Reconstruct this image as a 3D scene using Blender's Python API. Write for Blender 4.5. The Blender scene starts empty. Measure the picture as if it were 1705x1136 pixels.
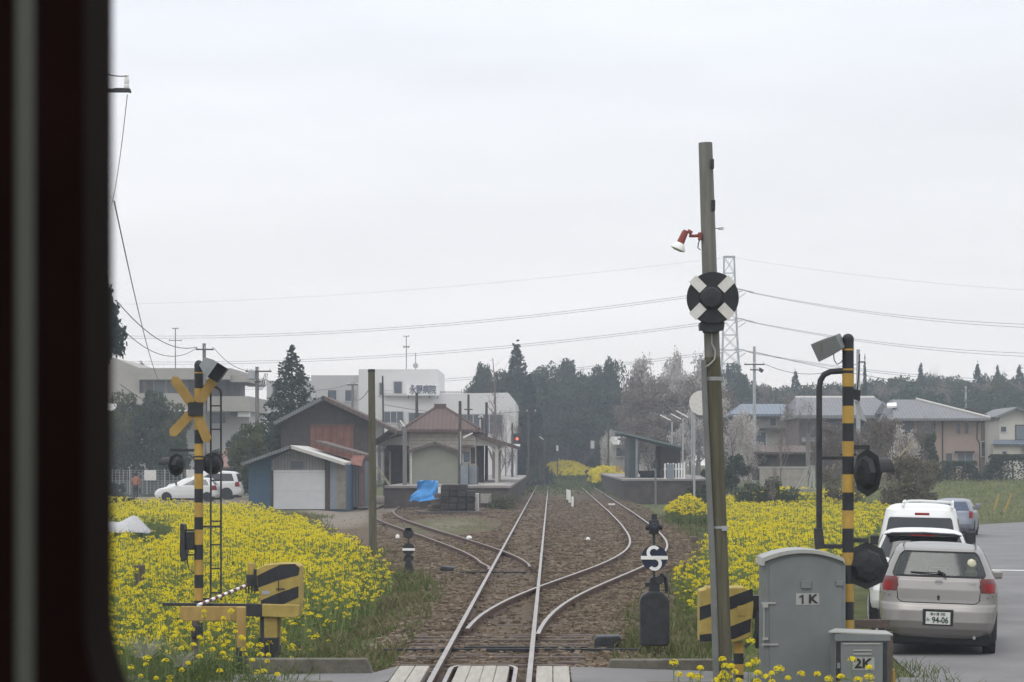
import bpy, bmesh, math, random
import numpy as np
from mathutils import Vector, Matrix, Euler
R = math.radians
sc = bpy.context.scene
C = sc.collection
# ---------------------------------------------------------------- camera
FPX, VX, VY, EYE = 3800.0, 917.0, 767.0, 2.5      # focal length and vanishing point in photo pixels, eye height
cam_d = bpy.data.cameras.new('camera')
cam = bpy.data.objects.new('camera', cam_d)
C.objects.link(cam)
cam.location = (0, 0, EYE)
cam.rotation_euler = (R(90), 0, 0)
cam_d.sensor_width = 36
cam_d.lens = 36 * FPX / 1705
cam_d.shift_x = -(VX - 852.5) / 1705
cam_d.shift_y = (VY - 568) / 1705
cam_d.clip_start = 0.05
cam_d.clip_end = 4000
cam_d.dof.use_dof = True
cam_d.dof.focus_distance = 60
cam_d.dof.aperture_fstop = 15
sc.camera = cam
# ---------------------------------------------------------------- sky and light
SUN_EL, SUN_AZ = 55, 200
w = bpy.data.worlds.new('World')
sc.world = w
w.use_nodes = True
nt = w.node_tree
nt.nodes.clear()
out = nt.nodes.new('ShaderNodeOutputWorld')
bg = nt.nodes.new('ShaderNodeBackground')
sky = nt.nodes.new('ShaderNodeTexSky')
sky.sky_type = 'NISHITA'
sky.sun_disc = False
sky.sun_elevation = R(SUN_EL)
sky.sun_rotation = R(SUN_AZ)
sky.dust_density = 3
sky.air_density = 1.2
tc = nt.nodes.new('ShaderNodeTexCoord')
sep = nt.nodes.new('ShaderNodeSeparateXYZ')
nt.links.new(tc.outputs['Generated'], sep.inputs[0])
# the cloud deck: darker and warmer near the horizon, brighter overhead
ramp = nt.nodes.new('ShaderNodeValToRGB')
SKYK = 10.0
cr = ramp.color_ramp
cr.elements[0].position = 0.0
cr.elements[0].color = (.975, .915, .87, 1)
cr.elements[1].position = 1.0
cr.elements[1].color = (1.55, 1.6, 1.66, 1)
e = cr.elements.new(0.09); e.color = (.955, .935, .92, 1)
e = cr.elements.new(0.20); e.color = (.93, .955, 1.005, 1)
e = cr.elements.new(0.45); e.color = (1.2, 1.24, 1.3, 1)
nt.links.new(sep.outputs['Z'], ramp.inputs[0])
mp = nt.nodes.new('ShaderNodeMapping')
mp.inputs['Scale'].default_value = (1.6, 1.6, 9)
nt.links.new(tc.outputs['Generated'], mp.inputs[0])
ns = nt.nodes.new('ShaderNodeTexNoise')
ns.inputs['Scale'].default_value = 2.2
ns.inputs['Detail'].default_value = 5
nt.links.new(mp.outputs[0], ns.inputs[0])
mr = nt.nodes.new('ShaderNodeMapRange')
mr.inputs[1].default_value = .3; mr.inputs[2].default_value = .7
mr.inputs[3].default_value = .91; mr.inputs[4].default_value = 1.08
nt.links.new(ns.outputs[0], mr.inputs[0])
mul = nt.nodes.new('ShaderNodeVectorMath'); mul.operation = 'SCALE'
nt.links.new(ramp.outputs[0], mul.inputs[0]); nt.links.new(mr.outputs[0], mul.inputs['Scale'])
sc10 = nt.nodes.new('ShaderNodeVectorMath'); sc10.operation = 'SCALE'
sc10.inputs['Scale'].default_value = SKYK
nt.links.new(mul.outputs[0], sc10.inputs[0])
mix = nt.nodes.new('ShaderNodeMix'); mix.data_type = 'RGBA'
mix.inputs[0].default_value = .93
nt.links.new(sky.outputs[0], mix.inputs[6]); nt.links.new(sc10.outputs[0], mix.inputs[7])
nt.links.new(mix.outputs[2], bg.inputs[0])
bg.inputs[1].default_value = 0.1
nt.links.new(bg.outputs[0], out.inputs[0])
sun_d = bpy.data.lights.new('sun', 'SUN')
sun_d.energy = 0.6
sun_d.angle = R(25)
sun_d.color = (1, .96, .9)
sun = bpy.data.objects.new('sun', sun_d)
C.objects.link(sun)
sun.location = (-20, -30, 60)
sun.rotation_euler = Euler((R(90 - SUN_EL), 0, R(180 - SUN_AZ)), 'XYZ')
sc.view_settings.view_transform = 'Standard'
sc.view_settings.look = 'None'
sc.view_settings.exposure = 0.16
sc.view_settings.gamma = 1
sc.cycles.use_denoising = True
sc.render.filter_size = 1.6
sc.cycles.max_bounces = 6
sc.cycles.transparent_max_bounces = 12
sc.cycles.volume_bounces = 1
# ---------------------------------------------------------------- helpers
rnd = random.Random(7)
def W(px, Y): return (px - VX) / FPX * Y
def H(py, Y): return EYE - (py - VY) / FPX * Y
def P(px, py, Y): return Vector((W(px, Y), Y, H(py, Y)))

MATS = {}
def mat(name, col, rough=.7, var=.18, scale=3.0, metal=0.0, bump=0.0, bscale=None, stretch=None, spec=.3, col2=None, emit=None, trans=0.0, rust_fold=None):
    """a procedural material: noise-broken base colour, optional second colour in patches, optional bump"""
    if name in MATS: return MATS[name]
    m = bpy.data.materials.new(name)
    m.use_nodes = True
    t = m.node_tree
    b = t.nodes['Principled BSDF']
    b.inputs['Roughness'].default_value = rough
    b.inputs['Metallic'].default_value = metal
    b.inputs['Specular IOR Level'].default_value = spec
    co = t.nodes.new('ShaderNodeTexCoord')
    src = co.outputs['Object']
    if stretch:
        mpn = t.nodes.new('ShaderNodeMapping')
        mpn.inputs['Scale'].default_value = stretch
        t.links.new(src, mpn.inputs[0]); src = mpn.outputs[0]
    n = t.nodes.new('ShaderNodeTexNoise')
    n.inputs['Scale'].default_value = scale
    n.inputs['Detail'].default_value = 5
    n.inputs['Roughness'].default_value = .65
    t.links.new(src, n.inputs[0])
    r = t.nodes.new('ShaderNodeValToRGB')
    c2 = col2 if col2 else tuple(min(1, c * (1 + var)) for c in col)
    c1 = tuple(c * (1 - var) for c in col) if not col2 else col
    r.color_ramp.elements[0].position = .32; r.color_ramp.elements[0].color = (*c1, 1)
    r.color_ramp.elements[1].position = .68; r.color_ramp.elements[1].color = (*c2, 1)
    t.links.new(n.outputs[0], r.inputs[0])
    t.links.new(r.outputs[0], b.inputs['Base Color'])
    if rust_fold:
        # painted fold shade on the tarpaulin, chipped and rust-stained places: a stretched noise cut high, with a finer one breaking its edge
        mpr = t.nodes.new('ShaderNodeMapping'); mpr.inputs['Scale'].default_value = (1, 1, .35); t.links.new(co.outputs['Object'], mpr.inputs[0])
        nr = t.nodes.new('ShaderNodeTexNoise'); nr.inputs['Scale'].default_value = rust_fold[0]; nr.inputs['Detail'].default_value = 9; nr.inputs['Roughness'].default_value = .72
        t.links.new(mpr.outputs[0], nr.inputs[0]); mrr = t.nodes.new('ShaderNodeMapRange'); mrr.inputs[1].default_value = rust_fold[1]; mrr.inputs[2].default_value = rust_fold[1] + .07; mrr.inputs[4].default_value = rust_fold[2]
        t.links.new(nr.outputs[0], mrr.inputs[0]); mxr = t.nodes.new('ShaderNodeMix'); mxr.data_type = 'RGBA'; mxr.inputs[7].default_value = (*(rust_fold[3] if len(rust_fold) > 3 else (.11, .06, .035)), 1)
        t.links.new(mrr.outputs[0], mxr.inputs[0]); t.links.new(r.outputs[0], mxr.inputs[6]); t.links.new(mxr.outputs[2], b.inputs['Base Color'])
    if bump:
        n2 = t.nodes.new('ShaderNodeTexNoise')
        n2.inputs['Scale'].default_value = bscale or scale * 6
        n2.inputs['Detail'].default_value = 3
        t.links.new(src, n2.inputs[0])
        bp = t.nodes.new('ShaderNodeBump')
        bp.inputs['Strength'].default_value = bump
        bp.inputs['Distance'].default_value = .03
        t.links.new(n2.outputs[0], bp.inputs['Height'])
        t.links.new(bp.outputs[0], b.inputs['Normal'])
    if emit:
        b.inputs['Emission Color'].default_value = (*emit[:3], 1)
        b.inputs['Emission Strength'].default_value = emit[3]
    if trans:
        b.inputs['Transmission Weight'].default_value = trans
    MATS[name] = m
    return m

def stripes(name, col, col2, period, axis='Z', rough=.8, duty=.5, bump=.5, var=.15, skew=0.0):
    """lines along an axis of the object (boards, tiles, corrugation): colour and bump together"""
    if name in MATS: return MATS[name]
    m = mat(name, col, rough, var, 2.5)
    t = m.node_tree; b = t.nodes['Principled BSDF']
    co = t.nodes.new('ShaderNodeTexCoord')
    sp = t.nodes.new('ShaderNodeSeparateXYZ'); t.links.new(co.outputs['Object'], sp.inputs[0])
    mu = t.nodes.new('ShaderNodeMath'); mu.operation = 'MULTIPLY'; mu.inputs[1].default_value = 1 / period
    t.links.new(sp.outputs[axis], mu.inputs[0])
    src = mu.outputs[0]
    fr = t.nodes.new('ShaderNodeMath'); fr.operation = 'FRACT'; t.links.new(src, fr.inputs[0])
    gt = t.nodes.new('ShaderNodeMath'); gt.operation = 'GREATER_THAN'; gt.inputs[1].default_value = duty
    t.links.new(fr.outputs[0], gt.inputs[0])
    mx = t.nodes.new('ShaderNodeMix'); mx.data_type = 'RGBA'
    t.links.new(gt.outputs[0], mx.inputs[0])
    old = b.inputs['Base Color'].links[0].from_socket
    t.links.new(old, mx.inputs[6]); mx.inputs[7].default_value = (*col2, 1)
    t.links.new(mx.outputs[2], b.inputs['Base Color'])
    bp = t.nodes.new('ShaderNodeBump'); bp.inputs['Strength'].default_value = bump; bp.inputs['Distance'].default_value = .03
    t.links.new(fr.outputs[0], bp.inputs['Height']); t.links.new(bp.outputs[0], b.inputs['Normal'])
    return m

def leafmat(name, c1, c2, scale=1.2, trans=.25, c3=None):
    """foliage: colour drifts over the plant with a fine speckle on top"""
    m = bpy.data.materials.new(name); m.use_nodes = True
    t = m.node_tree; b = t.nodes['Principled BSDF']
    b.inputs['Roughness'].default_value = .75; b.inputs['Specular IOR Level'].default_value = .2
    co = t.nodes.new('ShaderNodeTexCoord')
    n = t.nodes.new('ShaderNodeTexNoise'); n.inputs['Scale'].default_value = scale; n.inputs['Detail'].default_value = 6
    n.inputs['Roughness'].default_value = .8
    t.links.new(co.outputs['Object'], n.inputs[0])
    r = t.nodes.new('ShaderNodeValToRGB')
    r.color_ramp.elements[0].position = .33; r.color_ramp.elements[0].color = (*c1, 1)
    r.color_ramp.elements[1].position = .67; r.color_ramp.elements[1].color = (*c2, 1)
    if c3:
        e3 = r.color_ramp.elements.new(.5); e3.color = (*c3, 1)
    t.links.new(n.outputs[0], r.inputs[0]); t.links.new(r.outputs[0], b.inputs['Base Color'])
    tr = t.nodes.new('ShaderNodeBsdfTranslucent'); t.links.new(r.outputs[0], tr.inputs[0])
    ms = t.nodes.new('ShaderNodeMixShader'); ms.inputs[0].default_value = trans
    t.links.new(b.outputs[0], ms.inputs[1]); t.links.new(tr.outputs[0], ms.inputs[2])
    t.links.new(ms.outputs[0], t.nodes['Material Output'].inputs[0])
    return m

ORG = {}                                   # world origin of every thing that parents parts
def thing(name, label, cat, loc=(0, 0, 0), group=None):
    o = bpy.data.objects.new(name, None)
    o.empty_display_size = .3
    C.objects.link(o); o.location = loc
    o['label'] = label; o['category'] = cat
    if group: o['group'] = group
    ORG[o.name] = Vector(loc)
    return o
def tag(o, label, cat, group=None):
    o['label'] = label; o['category'] = cat
    if group: o['group'] = group
    return o
def kind(o, k):
    o['kind'] = k
    return o

class MB:
    def __init__(s): s.v = []; s.f = []; s.m = []; s.mi = 0; s.marks = []
    def add(s, vs, fs):
        k = len(s.v); s.marks.append((k, len(s.f))); s.v += [tuple(v) for v in vs]
        s.f += [tuple(i + k for i in f) for f in fs]; s.m += [s.mi] * len(fs); return s
    def box(s, x0, x1, y0, y1, z0, z1):
        v = [(x, y, z) for z in (z0, z1) for y in (y0, y1) for x in (x0, x1)]
        return s.add(v, [(0, 2, 3, 1), (4, 5, 7, 6), (0, 1, 5, 4), (2, 6, 7, 3), (0, 4, 6, 2), (1, 3, 7, 5)])
    def obox(s, c, size, rot=(0, 0, 0), M=None):
        M = M or Euler(rot).to_matrix(); c = Vector(c); a, b, d = [q / 2 for q in size]
        v = [c + M @ Vector((x, y, z)) for z in (-d, d) for y in (-b, b) for x in (-a, a)]
        return s.add(v, [(0, 2, 3, 1), (4, 5, 7, 6), (0, 1, 5, 4), (2, 6, 7, 3), (0, 4, 6, 2), (1, 3, 7, 5)])
    def beam(s, p, q, wx, wy, up=(0, 0, 1)):
        """rectangular bar from p to q"""
        p = Vector(p); q = Vector(q); d = (q - p); L = d.length; d.normalize()
        u = Vector(up)
        if abs(d.dot(u)) > .98: u = Vector((0, 1, 0))
        a = d.cross(u).normalized(); b = a.cross(d).normalized()
        M = Matrix((a, b, d)).transposed()
        return s.obox((p + q) / 2, (wx, wy, L), M=M)
    def cyl(s, p, q, r0, r1=None, n=12, cap=True):
        return s.tube([p, q], [r0, r0 if r1 is None else r1], n, cap)
    def tube(s, pts, r, n=8, cap=True):
        pts = [Vector(p) for p in pts]; k0 = len(s.v)
        rs = r if isinstance(r, (list, tuple)) else [r] * len(pts)
        prev = None; vs = []; fs = []
        for i, p in enumerate(pts):
            d = (pts[min(i + 1, len(pts) - 1)] - pts[max(i - 1, 0)]).normalized()
            if prev is None:
                u = Vector((0, 0, 1)) if abs(d.z) < .9 else Vector((0, 1, 0))
                a = d.cross(u).normalized()
            else:
                a = (prev - d * prev.dot(d)).normalized()
            prev = a; b = d.cross(a)
            vs += [p + (a * math.cos(2 * math.pi * j / n) + b * math.sin(2 * math.pi * j / n)) * rs[i] for j in range(n)]
        for i in range(len(pts) - 1):
            for j in range(n):
                a0 = i * n + j; a1 = i * n + (j + 1) % n
                fs.append((a0, a1, a1 + n, a0 + n))
        if cap:
            fs.append(tuple(range(n - 1, -1, -1))); fs.append(tuple(range((len(pts) - 1) * n, len(pts) * n)))
        return s.add(vs, fs)
    def lathe(s, c, prof, n=20, axis=(0, 0, 1)):
        """prof: (radius, height along axis)"""
        ax = Vector(axis).normalized(); u = Vector((0, 0, 1)) if abs(ax.z) < .9 else Vector((1, 0, 0))
        a = ax.cross(u).normalized(); b = ax.cross(a); c = Vector(c); vs = []; fs = []
        for r, h in prof:
            vs += [c + ax * h + (a * math.cos(2 * math.pi * j / n) + b * math.sin(2 * math.pi * j / n)) * max(r, 1e-4) for j in range(n)]
        for i in range(len(prof) - 1):
            for j in range(n):
                a0 = i * n + j; a1 = i * n + (j + 1) % n
                fs.append((a0, a1, a1 + n, a0 + n))
        fs.append(tuple(range(n - 1, -1, -1))); fs.append(tuple(range((len(prof) - 1) * n, len(prof) * n)))
        return s.add(vs, fs)
    def prism(s, pts, y0, y1):
        """polygon in XZ, extruded from y0 (front) to y1"""
        n = len(pts)
        v = [(x, y0, z) for x, z in pts] + [(x, y1, z) for x, z in pts]
        f = [tuple(range(n)), tuple(range(2 * n - 1, n - 1, -1))] + [(i, i + n, (i + 1) % n + n, (i + 1) % n) for i in range(n)]
        return s.add(v, f)
    def prismp(s, pts, Y, d):
        """the same from photo points (px, py) standing at depth Y, d thick"""
        return s.prism([(W(a, Y), H(b, Y)) for a, b in pts], Y, Y + d)
    def pbox(s, px0, px1, py0, py1, Y, d):
        return s.box(W(px0, Y), W(px1, Y), Y, Y + d, H(py1, Y), H(py0, Y))
    def slab(s, quad, t):
        """a thick sheet under four (or more) points"""
        q = [Vector(p) for p in quad]; nrm = (q[1] - q[0]).cross(q[2] - q[0]).normalized()
        if nrm.z < 0: nrm = -nrm
        n = len(q); v = q + [p - nrm * t for p in q]
        f = [tuple(range(n)), tuple(range(2 * n - 1, n - 1, -1))] + [(i, i + n, (i + 1) % n + n, (i + 1) % n) for i in range(n)]
        return s.add(v, f)
    def each(s, name, m, parent, smooth=False):
        """every shape added becomes a part of its own"""
        res = []
        for k, (v0, f0) in enumerate(s.marks):
            v1, f1 = s.marks[k + 1] if k + 1 < len(s.marks) else (len(s.v), len(s.f)); q = MB(); q.add(s.v[v0:v1], [tuple(i - v0 for i in f) for f in s.f[f0:f1]]); res.append(q.build(name, m, parent, smooth))
        return res
    def build(s, name, ms, parent=None, smooth=False, bev=0, local=False):
        me = bpy.data.meshes.new(name)
        V = [Vector(v) for v in s.v]
        if parent is None:
            lo = Vector([min(v[i] for v in V) for i in range(3)]); hi = Vector([max(v[i] for v in V) for i in range(3)])
            org = Vector(((lo.x + hi.x) / 2, (lo.y + hi.y) / 2, lo.z))
        else:
            org = Vector((0, 0, 0)) if local else ORG[parent.name]
        me.from_pydata([v - org for v in V], [], s.f)
        ms = ms if isinstance(ms, (list, tuple)) else [ms]
        for m in ms: me.materials.append(m)
        if len(ms) > 1: me.polygons.foreach_set('material_index', s.m)
        bmx = bmesh.new(); bmx.from_mesh(me); bmesh.ops.recalc_face_normals(bmx, faces=bmx.faces); bmx.to_mesh(me); bmx.free()
        if smooth:
            me.polygons.foreach_set('use_smooth', [True] * len(me.polygons)); me.set_sharp_from_angle(angle=R(38))
        o = bpy.data.objects.new(name, me); C.objects.link(o)
        if parent is None: o.location = org
        else: o.parent = parent
        ORG[o.name] = org
        if bev:
            bm_ = o.modifiers.new('bevel', 'BEVEL'); bm_.width = bev; bm_.segments = 2; bm_.limit_method = 'ANGLE'
        return o

def quadmesh(name, quads, ms, mi=None, parent=None, org=(0, 0, 0), smooth=False):
    """fast mesh from an (N,4,3) array"""
    q = np.asarray(quads, dtype=np.float32); n = len(q)
    q = q - np.asarray(org, dtype=np.float32)
    me = bpy.data.meshes.new(name)
    me.vertices.add(n * 4); me.loops.add(n * 4); me.polygons.add(n)
    me.vertices.foreach_set('co', q.reshape(-1))
    me.loops.foreach_set('vertex_index', np.arange(n * 4, dtype=np.int32))
    me.polygons.foreach_set('loop_start', np.arange(0, n * 4, 4, dtype=np.int32))
    me.polygons.foreach_set('loop_total', np.full(n, 4, dtype=np.int32))
    for m in (ms if isinstance(ms, (list, tuple)) else [ms]): me.materials.append(m)
    if mi is not None: me.polygons.foreach_set('material_index', np.asarray(mi, dtype=np.int32))
    me.update(calc_edges=True); me.validate()
    o = bpy.data.objects.new(name, me); C.objects.link(o)
    if parent is not None: o.parent = parent
    else: o.location = org
    return o

def rquads(cen, size, rng, flat=0.0, aspect=.7):
    """random leaf quads round the centres"""
    n = len(cen); cen = np.asarray(cen)
    a = rng.normal(size=(n, 3)); a[:, 2] *= (1 - flat)
    a /= np.linalg.norm(a, axis=1, keepdims=True) + 1e-9
    b = rng.normal(size=(n, 3)); b -= a * (a * b).sum(1, keepdims=True); b /= np.linalg.norm(b, axis=1, keepdims=True) + 1e-9
    sz = (np.asarray(size) * rng.uniform(.6, 1.3, n))[:, None] if np.ndim(size) == 0 else (np.asarray(size) * rng.uniform(.6, 1.3, n))[:, None]
    a = a * sz * .5; b = b * sz * .5 * aspect
    return np.stack([cen - a, cen - b, cen + a, cen + b], 1)

def text(body, size, loc, m, parent=None, rot=(90, 0, 0), name='lettering', ext=.004, sx=1.0, bold=0.0):
    cu = bpy.data.curves.new(name, 'FONT'); cu.body = body; cu.size = size; cu.extrude = ext
    cu.align_x = 'CENTER'; cu.align_y = 'CENTER'; cu.offset = bold; cu.resolution_u = 3
    tmp = bpy.data.objects.new('tmp', cu); C.objects.link(tmp)
    dg = bpy.context.evaluated_depsgraph_get()
    me = bpy.data.meshes.new_from_object(tmp.evaluated_get(dg))
    bpy.data.objects.remove(tmp)
    me.materials.clear(); me.materials.append(m)
    o = bpy.data.objects.new(name, me); C.objects.link(o)
    if parent is not None:
        o.parent = parent; o.location = Vector(loc) - ORG.get(parent.name, Vector((0, 0, 0)))
    else: o.location = loc
    o.rotation_euler = [R(a) for a in rot]; o.scale = (sx, 1, 1)
    return o

def copy_tree(o, parent=None):
    c = o.copy(); C.objects.link(c)
    if parent is not None: c.parent = parent
    for ch in list(o.children): copy_tree(ch, c)
    return c
def sstep(a, b, x):
    t = np.clip((x - a) / (b - a), 0, 1); return t * t * (3 - 2 * t)
# ---------------------------------------------------------------- palette
M_rust = mat('rail_rust', (.10, .06, .045), .8, .25, 6)
M_railtop = mat('rail_polished', (.32, .29, .27), .42, .2, 2.5, metal=.55)
M_sleeper = mat('old_wood_sleeper', (.11, .085, .07), .9, .3, 4, bump=.5, stretch=(1, 6, 1))
M_conc = mat('concrete', (.30, .28, .25), .9, .18, 3, bump=.3)
M_concd = mat('mossy_concrete', (.13, .12, .095), .95, .3, 4, bump=.4)
M_asph = mat('asphalt', (.155, .149, .148), .9, .12, .7, bump=.4, bscale=60, col2=(.205, .197, .194), rust_fold=(1.1, .60, .55, (.12, .115, .11)))
M_white = mat('white_paint', (.78, .78, .76), .5, .08, 5)
M_dirtywhite = mat('weathered_white_paint', (.62, .60, .57), .6, .14, 9)
M_black = mat('black_paint', (.022, .023, .026), .55, .3, 5, rust_fold=(10, .62, .5, (.07, .06, .055)))
M_iron = mat('dark_iron', (.03, .031, .034), .55, .4, 8)
M_yel = mat('signal_yellow', (.41, .255, .055), .6, .16, 6, rust_fold=(9, .60, .6))
M_yelold = mat('faded_yellow', (.30, .22, .06), .75, .2, 5, col2=(.43, .325, .09), rust_fold=(5, .585, .75))
M_grey = mat('grey_cabinet_paint', (.145, .158, .16), .6, .1, 3.0, col2=(.18, .192, .19), rust_fold=(4.5, .635, .55, (.125, .105, .085)))
M_greyl = mat('pale_grey_paint', (.34, .34, .32), .6, .1, 6, rust_fold=(6, .61, .6))
M_galv = mat('galvanised_steel', (.36, .37, .38), .5, .12, 6, metal=.3)
M_wood = mat('weathered_pole_wood', (.10, .092, .062), .9, .3, 2.5, bump=.5, stretch=(7, 7, .5))
M_woodg = mat('grey_pole_wood', (.17, .165, .15), .9, .22, 2.5, bump=.4, stretch=(7, 7, .5))
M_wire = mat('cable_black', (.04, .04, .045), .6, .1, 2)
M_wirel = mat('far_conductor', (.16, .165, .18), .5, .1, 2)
M_glass = mat('dark_glass', (.018, .021, .024), .08, .1, 2, spec=.6)
M_tyre = mat('tyre_rubber', (.022, .022, .023), .85, .2, 8)
M_red = mat('red_paint', (.24, .06, .045), .6, .15, 8)
M_tile = stripes('brown_roof_tile', (.125, .085, .075), (.095, .065, .058), .27, 'X', .8, .72)
M_cream = stripes('clapboard', (.56, .51, .44), (.34, .30, .25), .22, 'Z', .85, .86, .6)
M_bark = mat('bark', (.085, .07, .055), .95, .3, 5, bump=.5)
M_twig = mat('bare_twigs', (.17, .14, .125), .95, .2, 5)
# ---------------------------------------------------------------- terrain
ROADC = np.array([(7.0, 18), (7.2, 24), (7.45, 31), (8.1, 38), (9.2, 46), (12.4, 66), (16.2, 85), (20.5, 100), (27, 110), (36, 116), (60, 121), (120, 126)], float)
def road_z(y): return np.interp(y, [0, 31, 60, 85, 130], [-.17, -.18, -.26, -.36, -.40])
ys_ = np.linspace(18, 126, 220); xs_ = np.interp(ys_, ROADC[:, 1], ROADC[:, 0])
def road_dist(x, y):
    x = np.asarray(x, float); y = np.asarray(y, float)
    d = np.full(x.shape, 1e9)
    for (x0, y0), (x1, y1) in zip(ROADC[:-1], ROADC[1:]):
        dx, dy = x1 - x0, y1 - y0
        t = np.clip(((x - x0) * dx + (y - y0) * dy) / (dx * dx + dy * dy), 0, 1)
        d = np.minimum(d, np.hypot(x - x0 - t * dx, y - y0 - t * dy))
    return d
def bed_l(y): return np.interp(y, [20, 30, 45, 60, 80, 100, 118, 200], [-2.1, -2.1, -2.6, -4.2, -7.9, -10.4, -10.8, -10.5])
def bed_r(y): return np.interp(y, [20, 30, 40, 50, 60, 80, 160, 260], [.9, 1.1, 1.5, 2.9, 4.2, 5.0, 5.0, 5.0])
def vnoise(x, y, s, seed=0):
    """smooth value noise"""
    rg = np.random.default_rng(seed); T = rg.uniform(-1, 1, (64, 64))
    u = np.asarray(x) / s; v = np.asarray(y) / s
    i = np.floor(u).astype(int); j = np.floor(v).astype(int); fu = u - i; fv = v - j
    fu = fu * fu * (3 - 2 * fu); fv = fv * fv * (3 - 2 * fv)
    g = lambda a, b: T[a % 64, b % 64]
    return (g(i, j) * (1 - fu) + g(i + 1, j) * fu) * (1 - fv) + (g(i, j + 1) * (1 - fu) + g(i + 1, j + 1) * fu) * fv
def bedmask(x, y):
    return sstep(-1.0, .3, x - bed_l(y)) * (1 - sstep(-.3, .9, x - bed_r(y)))
def gz(x, y):
    x = np.asarray(x, float); y = np.asarray(y, float)
    m = bedmask(x, y)
    outz = -.30 + .07 * vnoise(x, y, 2.1, 1)
    outz = outz + sstep(95, 113, y) * .28 * (x < 0)
    outz = outz + sstep(112, 165, y) * 1.3 * sstep(.075, .10, x / np.maximum(y, 1))
    far = sstep(238, 300, y) * 1.6 * (1 - sstep(30, 90, np.abs(x)))
    z = outz * (1 - m) + (-.135 + .022 * vnoise(x, y, .35, 2) + .02 * vnoise(x, y, 1.3, 3)) * m + far
    # level crossing lane
    lane = sstep(25.4, 26.0, y) * (1 - sstep(27.9, 28.3, y)) * (1 - sstep(5, 7, x)) * sstep(-5.2, -4.2, x)
    z = z * (1 - lane) + (-.16) * lane
    d = road_dist(x, y)
    rm = 1 - sstep(2.75, 3.7, d)
    z = z * (1 - rm) + (road_z(y) - .05) * rm
    return z
gx = np.unique(np.concatenate([np.linspace(-410, -60, 12), np.linspace(-60, -14, 24), np.arange(-14, 9, .22), np.linspace(9, 26, 40), np.linspace(26, 80, 24), np.linspace(80, 410, 12)]))
gy = np.unique(np.concatenate([np.linspace(-60, 22, 12), np.arange(22, 62, .22), np.arange(62, 130, .8), np.linspace(130, 320, 60), np.linspace(320, 630, 14)]))
GX, GY = np.meshgrid(gx, gy)
GZ = gz(GX, GY)
nx, ny = len(gx), len(gy)
me = bpy.data.meshes.new('ground')
idx = np.arange(nx * ny).reshape(ny, nx)
f = np.stack([idx[:-1, :-1], idx[:-1, 1:], idx[1:, 1:], idx[1:, :-1]], -1).reshape(-1, 4)
me.vertices.add(nx * ny); me.vertices.foreach_set('co', np.stack([GX, GY, GZ], -1).astype(np.float32).reshape(-1))
me.loops.add(f.size); me.loops.foreach_set('vertex_index', f.astype(np.int32).reshape(-1))
me.polygons.add(len(f)); me.polygons.foreach_set('loop_start', np.arange(0, f.size, 4, dtype=np.int32)); me.polygons.foreach_set('loop_total', np.full(len(f), 4, dtype=np.int32))
me.polygons.foreach_set('use_smooth', np.ones(len(f), dtype=bool))
me.update(calc_edges=True)
# what the surface is made of: 0 stone ballast, 1 grass; and bare earth
bm_ = bedmask(GX, GY)
gr = 1 - bm_
gr = np.maximum(gr, .75 * sstep(.25, .7, vnoise(GX, GY, 2.6, 11) * .6 + .45 * vnoise(GX, GY, .9, 13)) * sstep(46, 70, GY))
gr = np.maximum(gr, sstep(.5, 1, np.exp(-((GX + 4.2) / 2.0) ** 2 - ((GY - 93) / 15) ** 2) * 1.5) * .62)     # grassy island by the siding
gr = np.maximum(gr, .9 * np.exp(-((GX - 1.3) / .5) ** 2) * sstep(100, 125, GY))
gr = np.maximum(gr, .85 * sstep(185, 230, GY))
gr = np.maximum(gr, .8 * np.exp(-((GX - 4.7) / .4) ** 2) * sstep(85, 110, GY))
gr = np.maximum(gr, .55 * np.exp(-((GX + 2.1) / .45) ** 2) * sstep(60, 110, GY))
at = me.attributes.new('grassy', 'FLOAT', 'POINT'); at.data.foreach_set('value', gr.astype(np.float32).reshape(-1))
earth = (np.exp(-((GX + 9.5 + .05 * (GY - 95)) / 2.2) ** 2) * sstep(80, 96, GY) * (1 - sstep(116, 124, GY)))
earth = np.maximum(earth, sstep(113, 122, GY) * (GX < -8) * (1 - sstep(158, 170, GY)) * .95)
earth = np.maximum(earth, .5 * np.exp(-((GX + 4.2) / 2.0) ** 2 - ((GY - 93) / 15) ** 2))
earth = np.maximum(earth, .8 * np.exp(-((GX - 4.4) / .8) ** 2 - ((GY - 27) / 3.5) ** 2))
earth = np.maximum(earth, .55 * np.exp(-((GX + 2.6 + .03 * (GY - 40)) / .55) ** 2) * (GY < 60) * (GY > 28.5))
at = me.attributes.new('earth', 'FLOAT', 'POINT'); at.data.foreach_set('value', earth.astype(np.float32).reshape(-1))
ground = bpy.data.objects.new('ground', me); C.objects.link(ground); kind(ground, 'structure')
m = bpy.data.materials.new('ground_surface'); m.use_nodes = True; t = m.node_tree; b = t.nodes['Principled BSDF']
b.inputs['Roughness'].default_value = .95; b.inputs['Specular IOR Level'].default_value = .15
def N(ty, **k):
    n = t.nodes.new(ty)
    for a, v in k.items(): setattr(n, a, v)
    return n
co = N('ShaderNodeTexCoord')
def nz(scale, det=5):
    n = N('ShaderNodeTexNoise'); n.inputs['Scale'].default_value = scale; n.inputs['Detail'].default_value = det; n.inputs['Roughness'].default_value = .7
    t.links.new(co.outputs['Object'], n.inputs[0]); return n
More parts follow.
